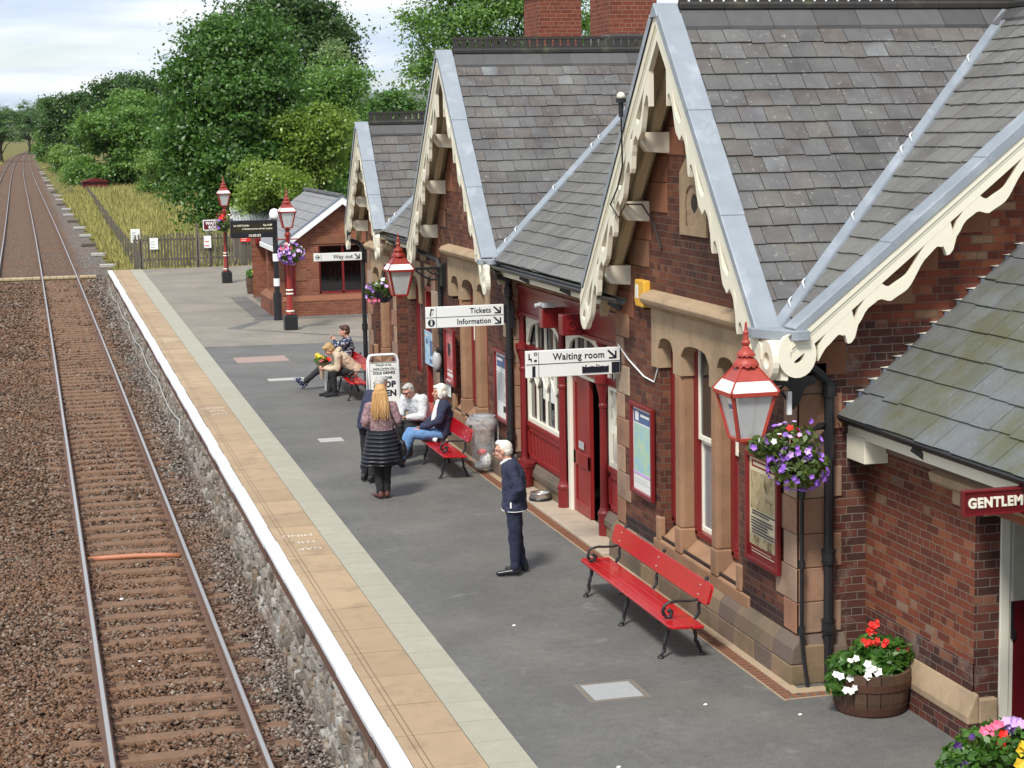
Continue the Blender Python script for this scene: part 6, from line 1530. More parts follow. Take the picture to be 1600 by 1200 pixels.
m.box(8.22, 9.55, ya + .08, ya + .14, .64, .7); m.box(8.22, 9.55, ya + .08, ya + .14, 2.05, 2.12); f = sh(m, 'window', 'maroon')
m = MB(); m.quad((8.22, ya + .12, .64), (9.55, ya + .12, .64), (9.55, ya + .12, 2.12), (8.22, ya + .12, 2.12)); m.build('pane', M['clearglass'], f)
m = MB(); m.box(6.98, 9.9, ya + .3, ya + .36, .0, 1.6) if False else None
for k in range(7): m.box(8.9 + k * .13, 8.95 + k * .13, 57.2, 57.25, .5, 1.25)
m.box(8.3, 10.2, 57.0, 57.6, .42, .5); sh(m, 'inside_seat', 'maroon'); m = MB(); m.box(7.6, 10.7, 61.6, 61.8, .4, 1.7); sh(m, 'inside_panel', 'maroon_dark')
m = MB()
for u in (62.4,): m.box(x0 + .2, x0 + .3, u, u + .1, .0, 1.9)
m.box(x0 - .04, x0 + .06, 55.9, 56.0, .6, 2.0); m.box(x0 + .12, x0 + .4, 61.6, yb + .6, 1.8, 1.95); sh(m, 'maroon_post', 'maroon'); m = MB(); m.box(x0 + .14, x0 + .46, ya - .03, ya + .02, .6, 2.0); sh(m, 'door', 'maroon')
m = MB(); m.quad((x0, ya, .02), (x1, ya, .02), (x1, yb, .02), (x0, yb, .02)); sh(m, 'floor', 'asphalt')
t = thing('platform_hut', 'low grey corrugated roofed hut behind the departure screen', 'hut', (9.9, 79.6, 0)); m = MB(); m.box(-1.4, 1.6, 0, 2.5, -.8, 1.75); m.build('wall', M['greywood'], t); m = MB()
for k in range(26): m.prism([(-1.6 + k * .13, 1.78), (-1.54 + k * .13, 1.81), (-1.47 + k * .13, 1.78)], 'y', -.3, 0) if False else m.add([(-1.6 + k * .13, -.3, 1.75), (-1.535 + k * .13, -.3, 1.79), (-1.47 + k * .13, -.3, 1.75), (-1.6 + k * .13, 1.3, 2.25), (-1.535 + k * .13, 1.3, 2.29), (-1.47 + k * .13, 1.3, 2.25)], [(0, 1, 4, 3), (1, 2, 5, 4)])
m.build('corrugated_roof', M['plastic'], t)
t = thing('room_sign', 'maroon enamel sign with white letters WAITING ROOM near the far lamp post', 'sign', (6.05, 68.35, 1.95)); m = MB(); m.box(0, .85, 0, .04, 0, .38); m.build('board', M['white'], t); m = MB(); m.box(.03, .82, -.006, 0, .035, .345); m.build('field', M['maroon_dark'], t)
for s_, z in (('WAITING', .205), ('ROOM', .06)): o = text('lettering', s_, .155, M['white'], t, (.425, -.008, z), align='CENTER', sx=.95, ext=.001); o.data.offset = .006
m = MB(); m.tube([(.83, .05, -1.95), (.83, .05, .38)], .03, 6); m.build('post', M['iron'], t)
# ---------- fences and boards at the platform end
t = thing('picket_fence', 'dark weathered picket fence closing the end of the platform', 'fence', (6.9, 77.9, 0)); m = MB(); r = random.Random(8); x = -2.75
while x < 3.6:
    h = 1.33 + r.uniform(-.05, .06); m.obox((x, r.uniform(-.01, .01), h / 2 + .03), (.075, .022, h), Matrix.Rotation(r.uniform(-.025, .025), 3, 'Y')); x += .128
m.build('pale', M['greywood'], t); m = MB()
for z in (.3, 1.1): m.box(-2.8, 3.7, .02, .07, z, z + .08)
m.build('rail', M['greywood'], t)
for x, h in ((-2.85, 1.2), (-2.6, 1.2), (-.3, 1.75), (.2, 1.55), (3.6, 1.4)): m = MB(); m.box(x, x + .1, .05, .15, -.3, h); m.build('post', M['greywood'], t)
def board(label, x, y, z, w, h, mt='signwhite', rows=4, ink='plastic', cat='notice board', post=True, g='white warning boards by the fence'):
    t = thing('warning_board', label, cat, (x, y, z)); m = MB(); m.box(-w / 2, w / 2, 0, .02, 0, h); m.build('panel', M[mt], t, bevel=.01); m = MB(); r = random.Random(rows)
    for k in range(rows): a = r.uniform(.5, .8) * w / 2; m.box(-w * .38, -w * .38 + a * 1.5, -.004, 0, h * (.15 + .72 * k / rows), h * (.15 + .72 * k / rows) + h * .07)
    m.build('print', M[ink], t)
    if post: m = MB(); m.box(-.06, .06, .03, .13, -z - .9, h * .9); m.build('post', M['greywood'], t)
board('white warning board on a grey post left of the picket fence', 4.17, 78.4, 1.03, .38, .56)
board('small white notice with a printed symbol on the left end of the picket fence', 4.87, 77.8, .76, .34, .47, rows=3, post=False)
board('white notice with red stripe partly behind the far lamp post', 7.05, 77.8, .75, .3, .5, rows=2, ink='redpetal', post=False)
board('red notice fixed to the dark picket fence', 8.6, 77.8, .95, .42, .3, 'redpetal', 3, 'paper', post=False)
t = thing('trackside_fence', 'long row of grey concrete and wood fence posts running away beside the dry grass', 'fence', (4.3, 79, -.9)); m = MB(); r = random.Random(12)
for k in range(34):
    y = k * 3.5; x = .12 + .0115 * y; m = MB(); m.obox((x, y, .62), (.1, .1, 1.5 + r.uniform(-.1, .1)), Matrix.Rotation(r.uniform(-.04, .04), 3, 'Y')); m.build('post', M['greywood'], t)
m = MB()
for z in (.5, .85, 1.2): m.tube([(.12, 0, z), (1.46, 117, z)], .012, 4)
m.build('wire', M['iron'], t)
# concrete cable trough lids along the cess
for k in range(22):
    y = 84.5 + k * 8.5 * (1 + k * .03); m = MB(); m.box(-.42, .42, -.28, .28, 0, .16)
    o = m.build('trough_lid', M['concrete'] if k % 3 else M['greywood'], loc=(c_track(y) + 2.35 + RND.uniform(-.2, .2), y, -.95), bevel=.02)
    tag(o, 'weathered concrete block lying in the row on the cess beside the near track', 'concrete block', 'concrete blocks beside the track')
t = thing('signal_post', 'thin white signal post with round lamp heads far along the line', 'signal', (4.3, 330, -.9)); m = MB(); m.tube([(0, 0, 0), (0, 0, 5.8)], .12, 8); m.build('post', M['white'], t); m = MB()
for x, z in ((-.1, 6.1), (.8, 5.9), (1.2, 6.2)): m.ball((x, 0, z), .22, 8, 6)
m.bar((0, 0, 5.7), (1.2, 0, 5.7), .1, .1); m.build('lamp_head', M['white'], t)
t = thing('lineside_shed', 'dark red shed half hidden under the trees beyond the field', 'shed', (6.9, 205, -.6)); m = MB(); m.box(-1.3, 1.4, 0, 3, 0, 1.2); m.build('wall', M['maroon_dark'], t); m = MB(); m.prism([(-1.45, 1.2), (1.55, 1.2), (.05, 1.6)], 'y', -.2, 3.2); m.build('roof', M['maroon_dark'], t)
# ---------- people
def cloud(n, sc_, depth=2):
    t = bpy.data.textures.new(n, 'CLOUDS'); t.noise_scale = sc_; t.noise_depth = depth; return t
FOLDS = {'top': (cloud('cloth_folds', .09), .035), 'trousers': (cloud('trouser_folds', .1), .03), 'hair': (cloud('hair_locks', .03, 3), .016), 'hood': (cloud('hood_folds', .06), .02)}
class Blob(MB):
    def cap(s, a, b, r0, r1, n=12):
        a, b = Vector(a), Vector(b); d = b - a
        if d.length < 1e-6: d = Vector((0, 0, 1e-4))
        d.normalize(); P = []; R_ = []
        for k in range(5): t = PI / 2 * (1 - k / 4); P.append(a - d * r0 * math.sin(t)); R_.append(max(1e-4, r0 * math.cos(t)))
        for k in range(5): t = PI / 2 * k / 4; P.append(b + d * r1 * math.sin(t)); R_.append(max(1e-4, r1 * math.cos(t)))
        return s.tube(P, R_, n)
    def chain(s, pts, rs):
        for i in range(len(pts) - 1): s.cap(pts[i], pts[i + 1], rs[i], rs[i + 1])
        return s
    def loft(s, secs, side, n=18):
        """closed tube of elliptic sections (centre, half width along side, half depth)"""
        side = Vector(side).normalized(); C_ = [Vector(c) for c, a, b in secs]; vs = []; m = len(secs)
        for i, (c, a, b) in enumerate(secs):
            d = (C_[min(i + 1, m - 1)] - C_[max(i - 1, 0)]).normalized(); u = (side - d * side.dot(d)).normalized(); w = d.cross(u)
            for k in range(n): t = 2 * PI * k / n; vs.append(C_[i] + u * a * math.cos(t) + w * b * math.sin(t))
        fs = [(i * n + k, i * n + (k + 1) % n, (i + 1) * n + (k + 1) % n, (i + 1) * n + k) for i in range(m - 1) for k in range(n)]
        fs += [tuple(range(n - 1, -1, -1)), tuple(range((m - 1) * n, m * n))]; return s.add(vs, fs)
    def ell(s, c, r, mt=None, n=16, m=10):
        b = MB(); b.ball((0, 0, 0), r, n, m); c = Vector(c); mt = mt or Matrix.Identity(3)
        return s.add([c + mt @ Vector(v) for v in b.v], b.f)
    def done(s, name, mt, parent=None, voxel=.01, smooth=4):
        o = s.build(name, M[mt], parent, smooth=True); m = o.modifiers.new('skin', 'REMESH'); m.mode = 'VOXEL'; m.voxel_size = voxel; m.use_smooth_shade = True
        k = o.modifiers.new('soft', 'SMOOTH'); k.factor = .5; k.iterations = smooth
        if name in FOLDS:
            d = o.modifiers.new('folds', 'DISPLACE'); d.texture = FOLDS[name][0]; d.strength = FOLDS[name][1]; d.mid_level = .5
        return o
def hand(b, w, d, nrm, curl=.5, sg=1):
    """palm, four bent fingers of different lengths and a thumb on the side; w wrist, d pointing direction, nrm palm normal"""
    w, d, nrm = Vector(w), Vector(d).normalized(), Vector(nrm); nrm = (nrm - d * nrm.dot(d)).normalized(); s = d.cross(nrm) * sg
    mt = Matrix((s, d, nrm)).transposed(); b.ell(w + d * .05, (.039, .05, .017), mt, 10, 7); b.cap(w - d * .02, w + d * .02, .026, .027)
    for k, L_ in enumerate((.068, .078, .073, .056)):
        p = w + d * .088 + s * (.03 - .02 * k); q_ = p + (d * math.cos(curl * .7) + nrm * math.sin(curl * .7)) * L_ * .52; e = q_ + (d * math.cos(curl * 1.9) + nrm * math.sin(curl * 1.9)) * L_ * .5
        b.cap(w + d * .06 + s * (.027 - .018 * k), p, .0098, .0095, 8); b.cap(p, q_, .0095, .009, 8); b.cap(q_, e, .009, .0075, 8)
    p = w + d * .025 + s * .033; q_ = p + (d * .7 + s * .6 + nrm * .35).normalized() * .04; b.cap(p, q_, .013, .011, 8); b.cap(q_, q_ + (d * .85 + s * .1 + nrm * .5).normalized() * .032, .011, .0085, 8)
def headframe(fwd, up=(0, 0, 1)):
    f = Vector(fwd).normalized(); u = Vector(up); r = f.cross(u).normalized(); u = r.cross(f); return Matrix((r, f, u)).transposed()
def person(label, loc, rz, J, build=1.0, skin='skin', top='navy', legs='navy_trousers', shoe='black_shiny', hair='hair_white', hairstyle='short', sleeve=1.0, hem=None, topr=1.0, glasses=None, group='people on the platform', hands=None, extra=None):
    j = {k: Vector(v) for k, v in J.items()}; f = headframe(J.get('look', (0, 1, 0)), J.get('headup', (0, 0, 1))); hc = j['head']
    side = (j['shR'] - j['shL']).normalized(); cf = Vector((0, 0, 1)).cross(side).normalized()
    if cf.dot(Vector((0, 1, 0))) < 0: cf = -cf
    B_ = Blob(); H = lambda x, y, z: hc + f @ Vector((x, y, z))
    B_.ell(H(0, -.012, .022), (.076, .096, .1), f); B_.ell(H(0, .03, -.05), (.057, .062, .066), f); B_.ell(H(0, .055, -.085), (.032, .03, .025), f)
    B_.cap(H(0, .088, .012), H(0, .112, -.026), .011, .016, 8); B_.ell(H(0, .094, -.062), (.024, .012, .012), f, 8, 6)
    for s in (-1, 1): B_.ell(H(s * .077, -.008, -.008), (.012, .024, .034), f, 8, 6); B_.ell(H(s * .035, .075, .035), (.028, .016, .01), f, 8, 6); B_.ell(H(s * .042, .068, -.025), (.026, .02, .022), f, 8, 6)
    B_.cap(j['neck'], H(0, -.02, -.05), .058 * build, .052, 12)
    B_.loft([(j['pel'], .15 * build, .1 * build), (j['pel'].lerp(j['chest'], .5), .13 * build, .095 * build), (j['chest'], .16 * build, .105 * build), (j['neck'], .07, .06)], side)
    for s in 'LR':
        B_.chain([j['sh' + s], j['el' + s], j['wr' + s]], [.05 * build, .04 * build, .028]); B_.chain([j['hip' + s], j['kn' + s], j['an' + s]], [.085 * build, .058 * build, .034]); B_.cap(j['an' + s] - Vector((0, 0, .012)), j['an' + s].lerp(j['toe' + s], .7) - Vector((0, 0, .012)), .024, .018)
        hd = (hands or {}).get(s, {}); d = Vector(hd.get('d', j['wr' + s] - j['el' + s])); hand(B_, j['wr' + s], d, hd.get('n', (0, 0, 1) if abs(d.normalized().z) < .8 else -cf * -1), hd.get('curl', .5), 1 if s == 'R' else -1)
    o = B_.done('person', skin, None, .0075, 3); o.location = loc; o.rotation_euler = (0, 0, rz); tag(o, label, 'person', group)
    # clothes follow the limbs
    T = Blob(); t = topr * build; hm = hem if hem is not None else j['pel']; hm = Vector(hm)
    T.loft([(hm, .185 * t, .135 * t), (j['pel'].lerp(j['chest'], .25), .18 * t, .132 * t), (j['pel'].lerp(j['chest'], .6), .182 * t, .13 * t), (j['chest'], .195 * t, .13 * t), (j['chest'].lerp(j['neck'], .55), .165 * t, .11 * t), (j['neck'] + (j['neck'] - j['chest']).normalized() * .015, .085, .078)], side)
    for s in 'LR':
        e = j['el' + s]; w = j['sh' + s].lerp(e, min(1, sleeve * 2)) if sleeve < .5 else e.lerp(j['wr' + s], (sleeve - .5) * 2)
        if sleeve < .5: T.chain([j['sh' + s], w], [.075 * t, .068 * t])
        else: T.chain([j['sh' + s], e, w], [.078 * t, .062 * t, .045 * t])
        T.cap(j['neck'] - cf * .0 - Vector((0, 0, .02)), j['sh' + s], .05, .074 * t)
    T.done('top', top, o, .011, 4)
    L_ = Blob(); L_.loft([(j['pel'] - Vector((0, 0, .09)) if abs((j['knL'] - j['hipL']).normalized().z) > .6 else j['pel'], .165 * build, .12 * build), (j['pel'], .165 * build, .122 * build), (j['pel'].lerp(j['chest'], .25), .155 * build, .115 * build)], side)
    for s in 'LR': L_.chain([j['hip' + s], j['kn' + s], j['kn' + s].lerp(j['an' + s], .55), j['an' + s] + (j['kn' + s] - j['an' + s]).normalized() * .015], [.105 * build, .078 * build, .064 * build, .056])
    L_.done('trousers', legs, o, .011, 4)
    for s in 'LR':
        S_ = Blob(); a, te = j['an' + s], j['toe' + s]; dr = (te - a); dr.z = 0; dr.normalize(); g_ = te.z - .03
        S_.cap(a - dr * .02, a - dr * .025 + Vector((0, 0, -.035)), .045, .045); S_.cap(a + Vector((0, 0, -.03)) - dr * .03, te + Vector((0, 0, .004)), .044, .034); S_.cap(te, te + dr * .055, .036, .03)
        S_.done('shoe', shoe, o, .009, 3)
    h = Blob()
    if hairstyle == 'short': h.ell(H(0, -.03, .04), (.083, .094, .09), f); h.ell(H(0, -.05, .0), (.08, .072, .075), f); h.ell(H(0, .03, .1), (.06, .05, .03), f)
    elif hairstyle == 'full': h.ell(H(0, -.026, .05), (.088, .1, .09), f); h.ell(H(0, -.055, -.005), (.084, .07, .075), f); h.ell(H(0, .045, .1), (.068, .055, .035), f); h.ell(H(-.05, .03, .085), (.035, .05, .035), f); h.ell(H(.05, .03, .085), (.035, .05, .035), f)
    elif hairstyle == 'bob': h.ell(H(0, -.03, .045), (.094, .105, .092), f); h.ell(H(0, -.055, -.03), (.098, .075, .09), f); h.ell(H(-.078, .0, -.03), (.026, .05, .085), f); h.ell(H(.078, .0, -.03), (.026, .05, .085), f); h.ell(H(0, .055, .085), (.07, .035, .03), f)
    elif hairstyle == 'long':
        h.ell(H(0, -.025, .045), (.092, .105, .092), f); h.ell(H(0, -.06, -.05), (.098, .068, .12), f); r = random.Random(3)
        for k in range(9): x = -.085 + .17 * k / 8; h.chain([H(x * .9, -.085, .0), H(x * 1.15, -.105, -.16), H(x * 1.1 + r.uniform(-.015, .015), -.125, -.33 + r.uniform(-.03, .05))], [.035, .034, .012])
    h.done('hair', hair, o, .0085, 2)
    if hairstyle != 'long':
        e = MB()
        for s in (-1, 1): e.add([H(s * .031, .082, .014) + f @ Vector(v) for v in [(x * .012, y * .006, z * .007) for x, y, z in ((-1, 0, 0), (1, 0, 0), (0, 1, 0), (0, 0, 1), (0, 0, -1))]], [(0, 2, 3), (2, 1, 3), (0, 4, 2), (2, 4, 1)])
        e.build('eye', M['signback'], o)
    if glasses:
        g = MB()
        for s in (-1, 1):
            if glasses == 'sun': g.add([H(s * .033 + a, .1 - abs(a) * .25, .012 + b) for a, b in ((-.027, -.018), (.027, -.018), (.027, .018), (-.027, .018))], [(0, 1, 2, 3)])
            else: g.tube([H(s * .033 + .026 * math.cos(k * PI / 6), .104, .012 + .019 * math.sin(k * PI / 6)) for k in range(13)], .0035, 5)
            g.tube([H(s * .06, .1, .02), H(s * .08, .0, .015)], .004, 5)
        g.tube([H(-.008, .108, .016), H(.008, .108, .016)], .004, 5); g.build('glasses', M['signback'], o)
    return o, j, f
def stand(s=1.0, **kw):
    J = dict(pel=(0, 0, .97), chest=(0, 0, 1.27), neck=(0, .0, 1.47), head=(0, .03, 1.62), shL=(-.175, 0, 1.42), shR=(.175, 0, 1.42), elL=(-.22, -.03, 1.14), elR=(.22, -.03, 1.14), wrL=(-.22, .08, .9), wrR=(.22, .08, .9), hipL=(-.09, 0, .92), hipR=(.09, 0, .92), knL=(-.1, .01, .5), knR=(.1, .01, .5), anL=(-.1, -.03, .09), anR=(.1, -.03, .09), toeL=(-.12, .12, .035), toeR=(.12, .12, .035))
    J.update(kw); look = J.pop('look', (0, 1, 0)); J = {k: tuple(x * s for x in v) for k, v in J.items()}; J['look'] = look; return J
# old man in a navy jacket, standing in profile
J = stand(.965, pel=(0, -.01, .97), chest=(0, .0, 1.26), neck=(0, .06, 1.45), head=(0, .13, 1.585), shL=(-.175, .03, 1.4), shR=(.175, .03, 1.4), elL=(-.24, -.06, 1.14), elR=(.24, -.05, 1.14), wrL=(-.13, .04, .93), wrR=(.13, .05, .93), knL=(-.09, .0, .5), knR=(.09, -.02, .5), anL=(-.09, .0, .09), anR=(.1, -.1, .09), toeL=(-.1, .16, .035), toeR=(.13, .05, .035), look=(.1, 1, -.12))
o, j, f = person('elderly man in dark navy jacket and glasses standing alone with hands in his pockets', (5.52, 21.62, .005), 1.32, J, 1.0, 'skin_old', 'navy', 'navy_trousers', 'black_shiny', 'hair_white', 'short', 1.0, hem=(0, .0, .80), topr=1.12, glasses='clear', hands={'L': dict(d=(.4, .3, -1), curl=.9), 'R': dict(d=(-.4, .3, -1), curl=.9)})
m = MB(); P = [(.205 * math.cos(k * PI / 12), .15 * math.sin(k * PI / 12), .808) for k in range(25)]; m.tube(P, .005, 5); m.build('hem_piping', M['white_cloth'], o)
m = Blob(); m.chain([j['neck'] + Vector((-.05, .05, .0)), j['neck'] + Vector((0, .085, -.03)), j['neck'] + Vector((.05, .05, 0))], [.022, .022, .022]); m.chain([j['neck'] + Vector((-.06, -.02, .03)), j['neck'] + Vector((-.05, .05, .01))], [.018, .02]); m.done('shirt_collar', 'white_cloth', o, .008, 2)
m = MB(); m.box(-.222, -.214, .03, .05, .86, .93); m.build('pocket_tag', M['white'], o)
# blonde woman seen from behind, jacket tied round her waist
J = stand(.97, elL=(-.26, -.04, 1.16), wrL=(-.17, .17, 1.1), elR=(.25, -.02, 1.16), wrR=(.16, .18, 1.12), anL=(-.05, -.02, .09), anR=(.055, .03, .09), toeL=(-.1, .12, .035), toeR=(.06, .2, .035), knL=(-.07, .01, .5), knR=(.07, .02, .5), look=(.15, 1, -.1))
o, j, f = person('long haired blonde woman seen from behind, black padded jacket tied round her waist', (4.86, 26.85, .005), -.12, J, .95, 'skin', 'blouse', 'black_cloth', 'boot', 'hair_blonde', 'long', .42, hem=(0, 0, .98), topr=1.08)
m = MB(); n = 40; vs = []
for z, rx_, ry_, fl in ((1.03, .175, .14, 0), (.95, .2, .165, .01), (.8, .235, .19, .03), (.65, .27, .21, .05), (.52, .29, .215, .07)):
    for k in range(n):
        t_ = 2 * PI * k / n; q_ = 1 + .05 * math.sin(4 * t_ + 1) + fl * math.sin(7 * t_); dz = -.09 * max(0, math.cos(2 * t_)) * (1.03 - z) * 1.6 + (.06 if z < .6 and math.sin(t_) > .3 else 0); vs.append((rx_ * q_ * math.cos(t_), ry_ * q_ * math.sin(t_), z + dz))
m.add(vs, [(i * n + k, i * n + (k + 1) % n, (i + 1) * n + (k + 1) % n, (i + 1) * n + k) for i in range(4) for k in range(n)]); jk = m.build('tied_jacket', M['quilt'], o, smooth=True); sm = jk.modifiers.new('thick', 'SOLIDIFY'); sm.thickness = .025
m = MB(); r_ = random.Random(5)
for k in range(150):
    x = r_.uniform(-.095, .095); y_ = -.09 - .05 * math.sqrt(max(0, 1 - (x / .1) ** 2)); H_ = lambda a, b_, c_: j['head'] + f @ Vector((a, b_, c_)); e_ = r_.uniform(-.02, .02)
    m.tube([H_(x * .5, -.05, .13), H_(x, y_, .0), H_(x * 1.2 + e_, y_ - .025, -.16), H_(x * 1.2 + e_ * 2, y_ - .03 + r_.uniform(-.02, .01), -.33 + r_.uniform(-.08, .08))], [.004, .005, .005, .002], 4, False)
m.build('hair_strands', strawmat('blonde_strands', (.3, .16, .06), (.7, .46, .22)), o)
m = MB(); m.box(-.06, -.01, -.232, -.226, .6, .612); m.build('jacket_tag', M['white'], jk)
m = MB(); m.tube([(.08, -.1, 1.42), (.15, -.135, 1.25), (.25, -.1, 1.0), (.3, -.02, .85)], .01, 6); st = m.build('bag_strap', M['black_cloth'], o)
bg_ = Blob(); bg_.loft([((.31, .03, .62), .05, .1), ((.315, .03, .72), .06, .12), ((.3, .03, .84), .04, .1)], (1, 0, 0)); bg_.done('shoulder_bag', 'black_shiny', o, .012, 3)
# grey haired man in navy leaning towards the seated pair
J = stand(.98, pel=(0, -.02, .95), chest=(0, .08, 1.24), neck=(0, .19, 1.41), head=(0, .27, 1.53), shL=(-.18, .15, 1.36), shR=(.18, .13, 1.36), elL=(-.25, .12, 1.08), elR=(.25, .06, 1.08), wrL=(-.18, .3, .95), wrR=(.2, .22, .88), look=(0, 1, -.35))
person('grey haired man in navy coat standing half hidden behind the blonde woman', (4.9, 28.2, .005), -1.15, J, 1.0, 'skin_old', 'navy', 'black_cloth', 'black_shiny', 'hair_grey', 'short', 1.0, hem=(0, -.02, .84), topr=1.12)
def sit(**kw):
    J = dict(pel=(0, .0, .54), chest=(0, -.05, .86), neck=(0, -.02, 1.05), head=(0, .03, 1.2), shL=(-.175, -.03, 1.0), shR=(.175, -.03, 1.0), elL=(-.24, .08, .76), elR=(.24, .08, .76), wrL=(-.1, .28, .66), wrR=(.1, .28, .66), hipL=(-.09, .05, .52), hipR=(.09, .05, .52), knL=(-.1, .46, .52), knR=(.1, .46, .52), anL=(-.1, .46, .1), anR=(.1, .46, .1), toeL=(-.12, .6, .035), toeR=(.12, .6, .035)); J.update(kw); return J
# white haired woman, jeans and padded navy jacket
J = sit(look=(-.05, 1, -.1), chest=(0, -.04, .86), wrL=(-.06, .34, .62), wrR=(.06, .3, .64), knL=(-.07, .5, .53), knR=(.12, .52, .55), anL=(-.05, .68, .14), anR=(.02, .74, .18), toeL=(-.06, .83, .06), toeR=(.0, .9, .12))
o, j, f = person('white haired woman in padded navy jacket and blue jeans sitting on the middle bench', (6.3, 29.3, 0), 1.5, J, .98, 'skin', 'navy', 'jeans', 'black_shiny', 'hair_white', 'bob', 1.0, hem=(0, .0, .5), topr=1.1)
m = Blob(); m.chain([j['neck'] + Vector((0, .07, -.01)), (0, .115, .8), (0, .14, .62)], [.045, .055, .05]); m.done('white_scarf', 'white_cloth', o, .01, 3)
# man in sunglasses bending over a leaflet
J = sit(chest=(0, .13, .84), neck=(0, .24, 1.0), head=(0, .34, 1.1), shL=(-.19, .2, .96), shR=(.19, .2, .96), elL=(-.25, .28, .7), elR=(.25, .28, .7), wrL=(-.08, .48, .68), wrR=(.08, .48, .68), look=(0, 1, -.55), headup=(0, .3, 1))
o, j, f = person('man in sunglasses and pale grey fleece sitting bent over a small blue leaflet', (6.22, 30.45, 0), 2.2, J, 1.08, 'skin_old', 'palegrey', 'black_cloth', 'black_shiny', 'hair_grey', 'short', .95, topr=1.12, glasses='sun', hands={'L': dict(d=(.5, .8, .1), curl=1.0), 'R': dict(d=(-.5, .8, .1), curl=1.0)})
m = MB(); m.obox((0, .58, .73), (.14, .1, .006), Matrix.Rotation(.5, 3, 'X')); lf = tag(m.build('leaflet', M['sky_poster']), 'small pale blue leaflet in the hands of the man in sunglasses', 'leaflet'); lf.location = o.location; lf.rotation_euler = o.rotation_euler
t = thing('coffee_cup', 'white takeaway cup lying on the red bench seat beside the white haired woman', 'cup', (6.1, 28.85, .49)); m = MB(); m.lathe([(.03, -.05), (.04, .05), (.043, .055), (.043, .06)], (0, 0, 0), 14); c = m.build('cup', M['white'], t); c.rotation_euler = (PI / 2, 0, .5); m = MB(); m.lathe([(.045, .058), (.04, .072), (.02, .074)], (0, 0, 0), 14); c = m.build('lid', M['signback'], t); c.rotation_euler = (PI / 2, 0, .5)
# fair haired youth bending forward, holding a bouquet
J = sit(pel=(0, -.02, .53), chest=(0, .22, .78), neck=(0, .38, .91), head=(0, .49, .97), shL=(-.18, .34, .86), shR=(.18, .34, .86), elL=(-.2, .36, .6), elR=(.2, .36, .6), wrL=(-.06, .58, .58), wrR=(.06, .58, .58), knL=(-.12, .44, .5), knR=(.12, .44, .5), anL=(-.1, .42, .1), anR=(.1, .5, .1), toeL=(-.1, .56, .035), toeR=(.1, .64, .035), look=(0, .75, -.65), headup=(0, .7, .7))
o, j, f = person('fair haired youth in peach sweatshirt bent forward on the far bench with hands clasped', (6.3, 37.85, 0), 1.57, J, .95, 'skin', 'peach', 'black_cloth', 'black_cloth', 'hair_fair', 'full', .97, topr=1.12, hem=(0, -.08, .5), hands={'L': dict(d=(.3, .8, 0), curl=1.2), 'R': dict(d=(-.3, .8, 0), curl=1.2)})
m = Blob(); m.chain([j['neck'] + Vector((-.1, -.06, .03)), j['neck'] + Vector((0, -.1, .06)), j['neck'] + Vector((.1, -.06, .03))], [.045, .055, .045]); m.done('hood', 'peach', o, .011, 3)
# youth in patterned shirt, legs stretched out, hand at his chin
J = sit(chest=(0, -.08, .88), neck=(0, -.06, 1.07), head=(0, -.0, 1.21), elL=(-.2, .2, .93), elR=(.22, .16, .86), wrL=(-.02, .22, 1.04), wrR=(.02, .2, .98), knL=(-.06, .5, .46), knR=(.08, .5, .46), anL=(-.02, .88, .15), anR=(.06, .92, .1), toeL=(-.02, .98, .24), toeR=(.1, 1.02, .2), look=(.1, 1, -.1))
person('dark haired youth in patterned navy shirt sitting on the far bench, legs stretched out', (6.32, 39.0, 0), 1.5, J, .92, 'skin', 'floralshirt', 'black_cloth', 'floralshirt', 'hair_brown', 'full', .95, topr=1.05, hands={'L': dict(d=(.3, .3, .6), curl=1.3), 'R': dict(d=(-.4, .2, .5), curl=1.2)})
t = thing('bouquet', 'wrapped bouquet of yellow and orange flowers held beside the fair haired youth', 'bouquet', (5.72, 38.35, .58)); m = MB(); m.lathe([(.03, -.28), (.05, -.1), (.13, .08), (.12, .08), (.02, .0)], (0, 0, 0), 12); w = m.build('wrapping', M['buffstrip'], t)
bl = [((0, 0, .12), (.15, .15, .08), 1)]; v, f_ = foliage_mesh(160, bl, .05, 77); npmesh('foliage', v, f_, M['plantgreen'], t)
for mt, c, n_ in (('yellowpetal', (-.04, -.02, .2), 9), ('redpetal', (.08, -.06, .13), 7), ('pinkpetal', (0, -.1, .1), 4)): blossoms([((c[0] + RND.uniform(-.07, .07), c[1] + RND.uniform(-.07, .07), c[2] + RND.uniform(-.03, .03)), (0, -.6, 1)) for k in range(n_)], .045, 5).build('blossom', M[mt], t)
t = thing('water_bottle', 'clear plastic water bottle standing on the asphalt by the youths feet', 'bottle', (5.86, 38.75, 0)); m = MB(); m.lathe([(.03, 0), (.035, .01), (.035, .14), (.014, .19), (.014, .21)], (0, 0, 0), 12); m.build('body', M['lampglass'], t, smooth=True); m = MB(); m.lathe([(.016, .205), (.016, .225)], (0, 0, 0), 10); m.build('cap', M['white'], t)
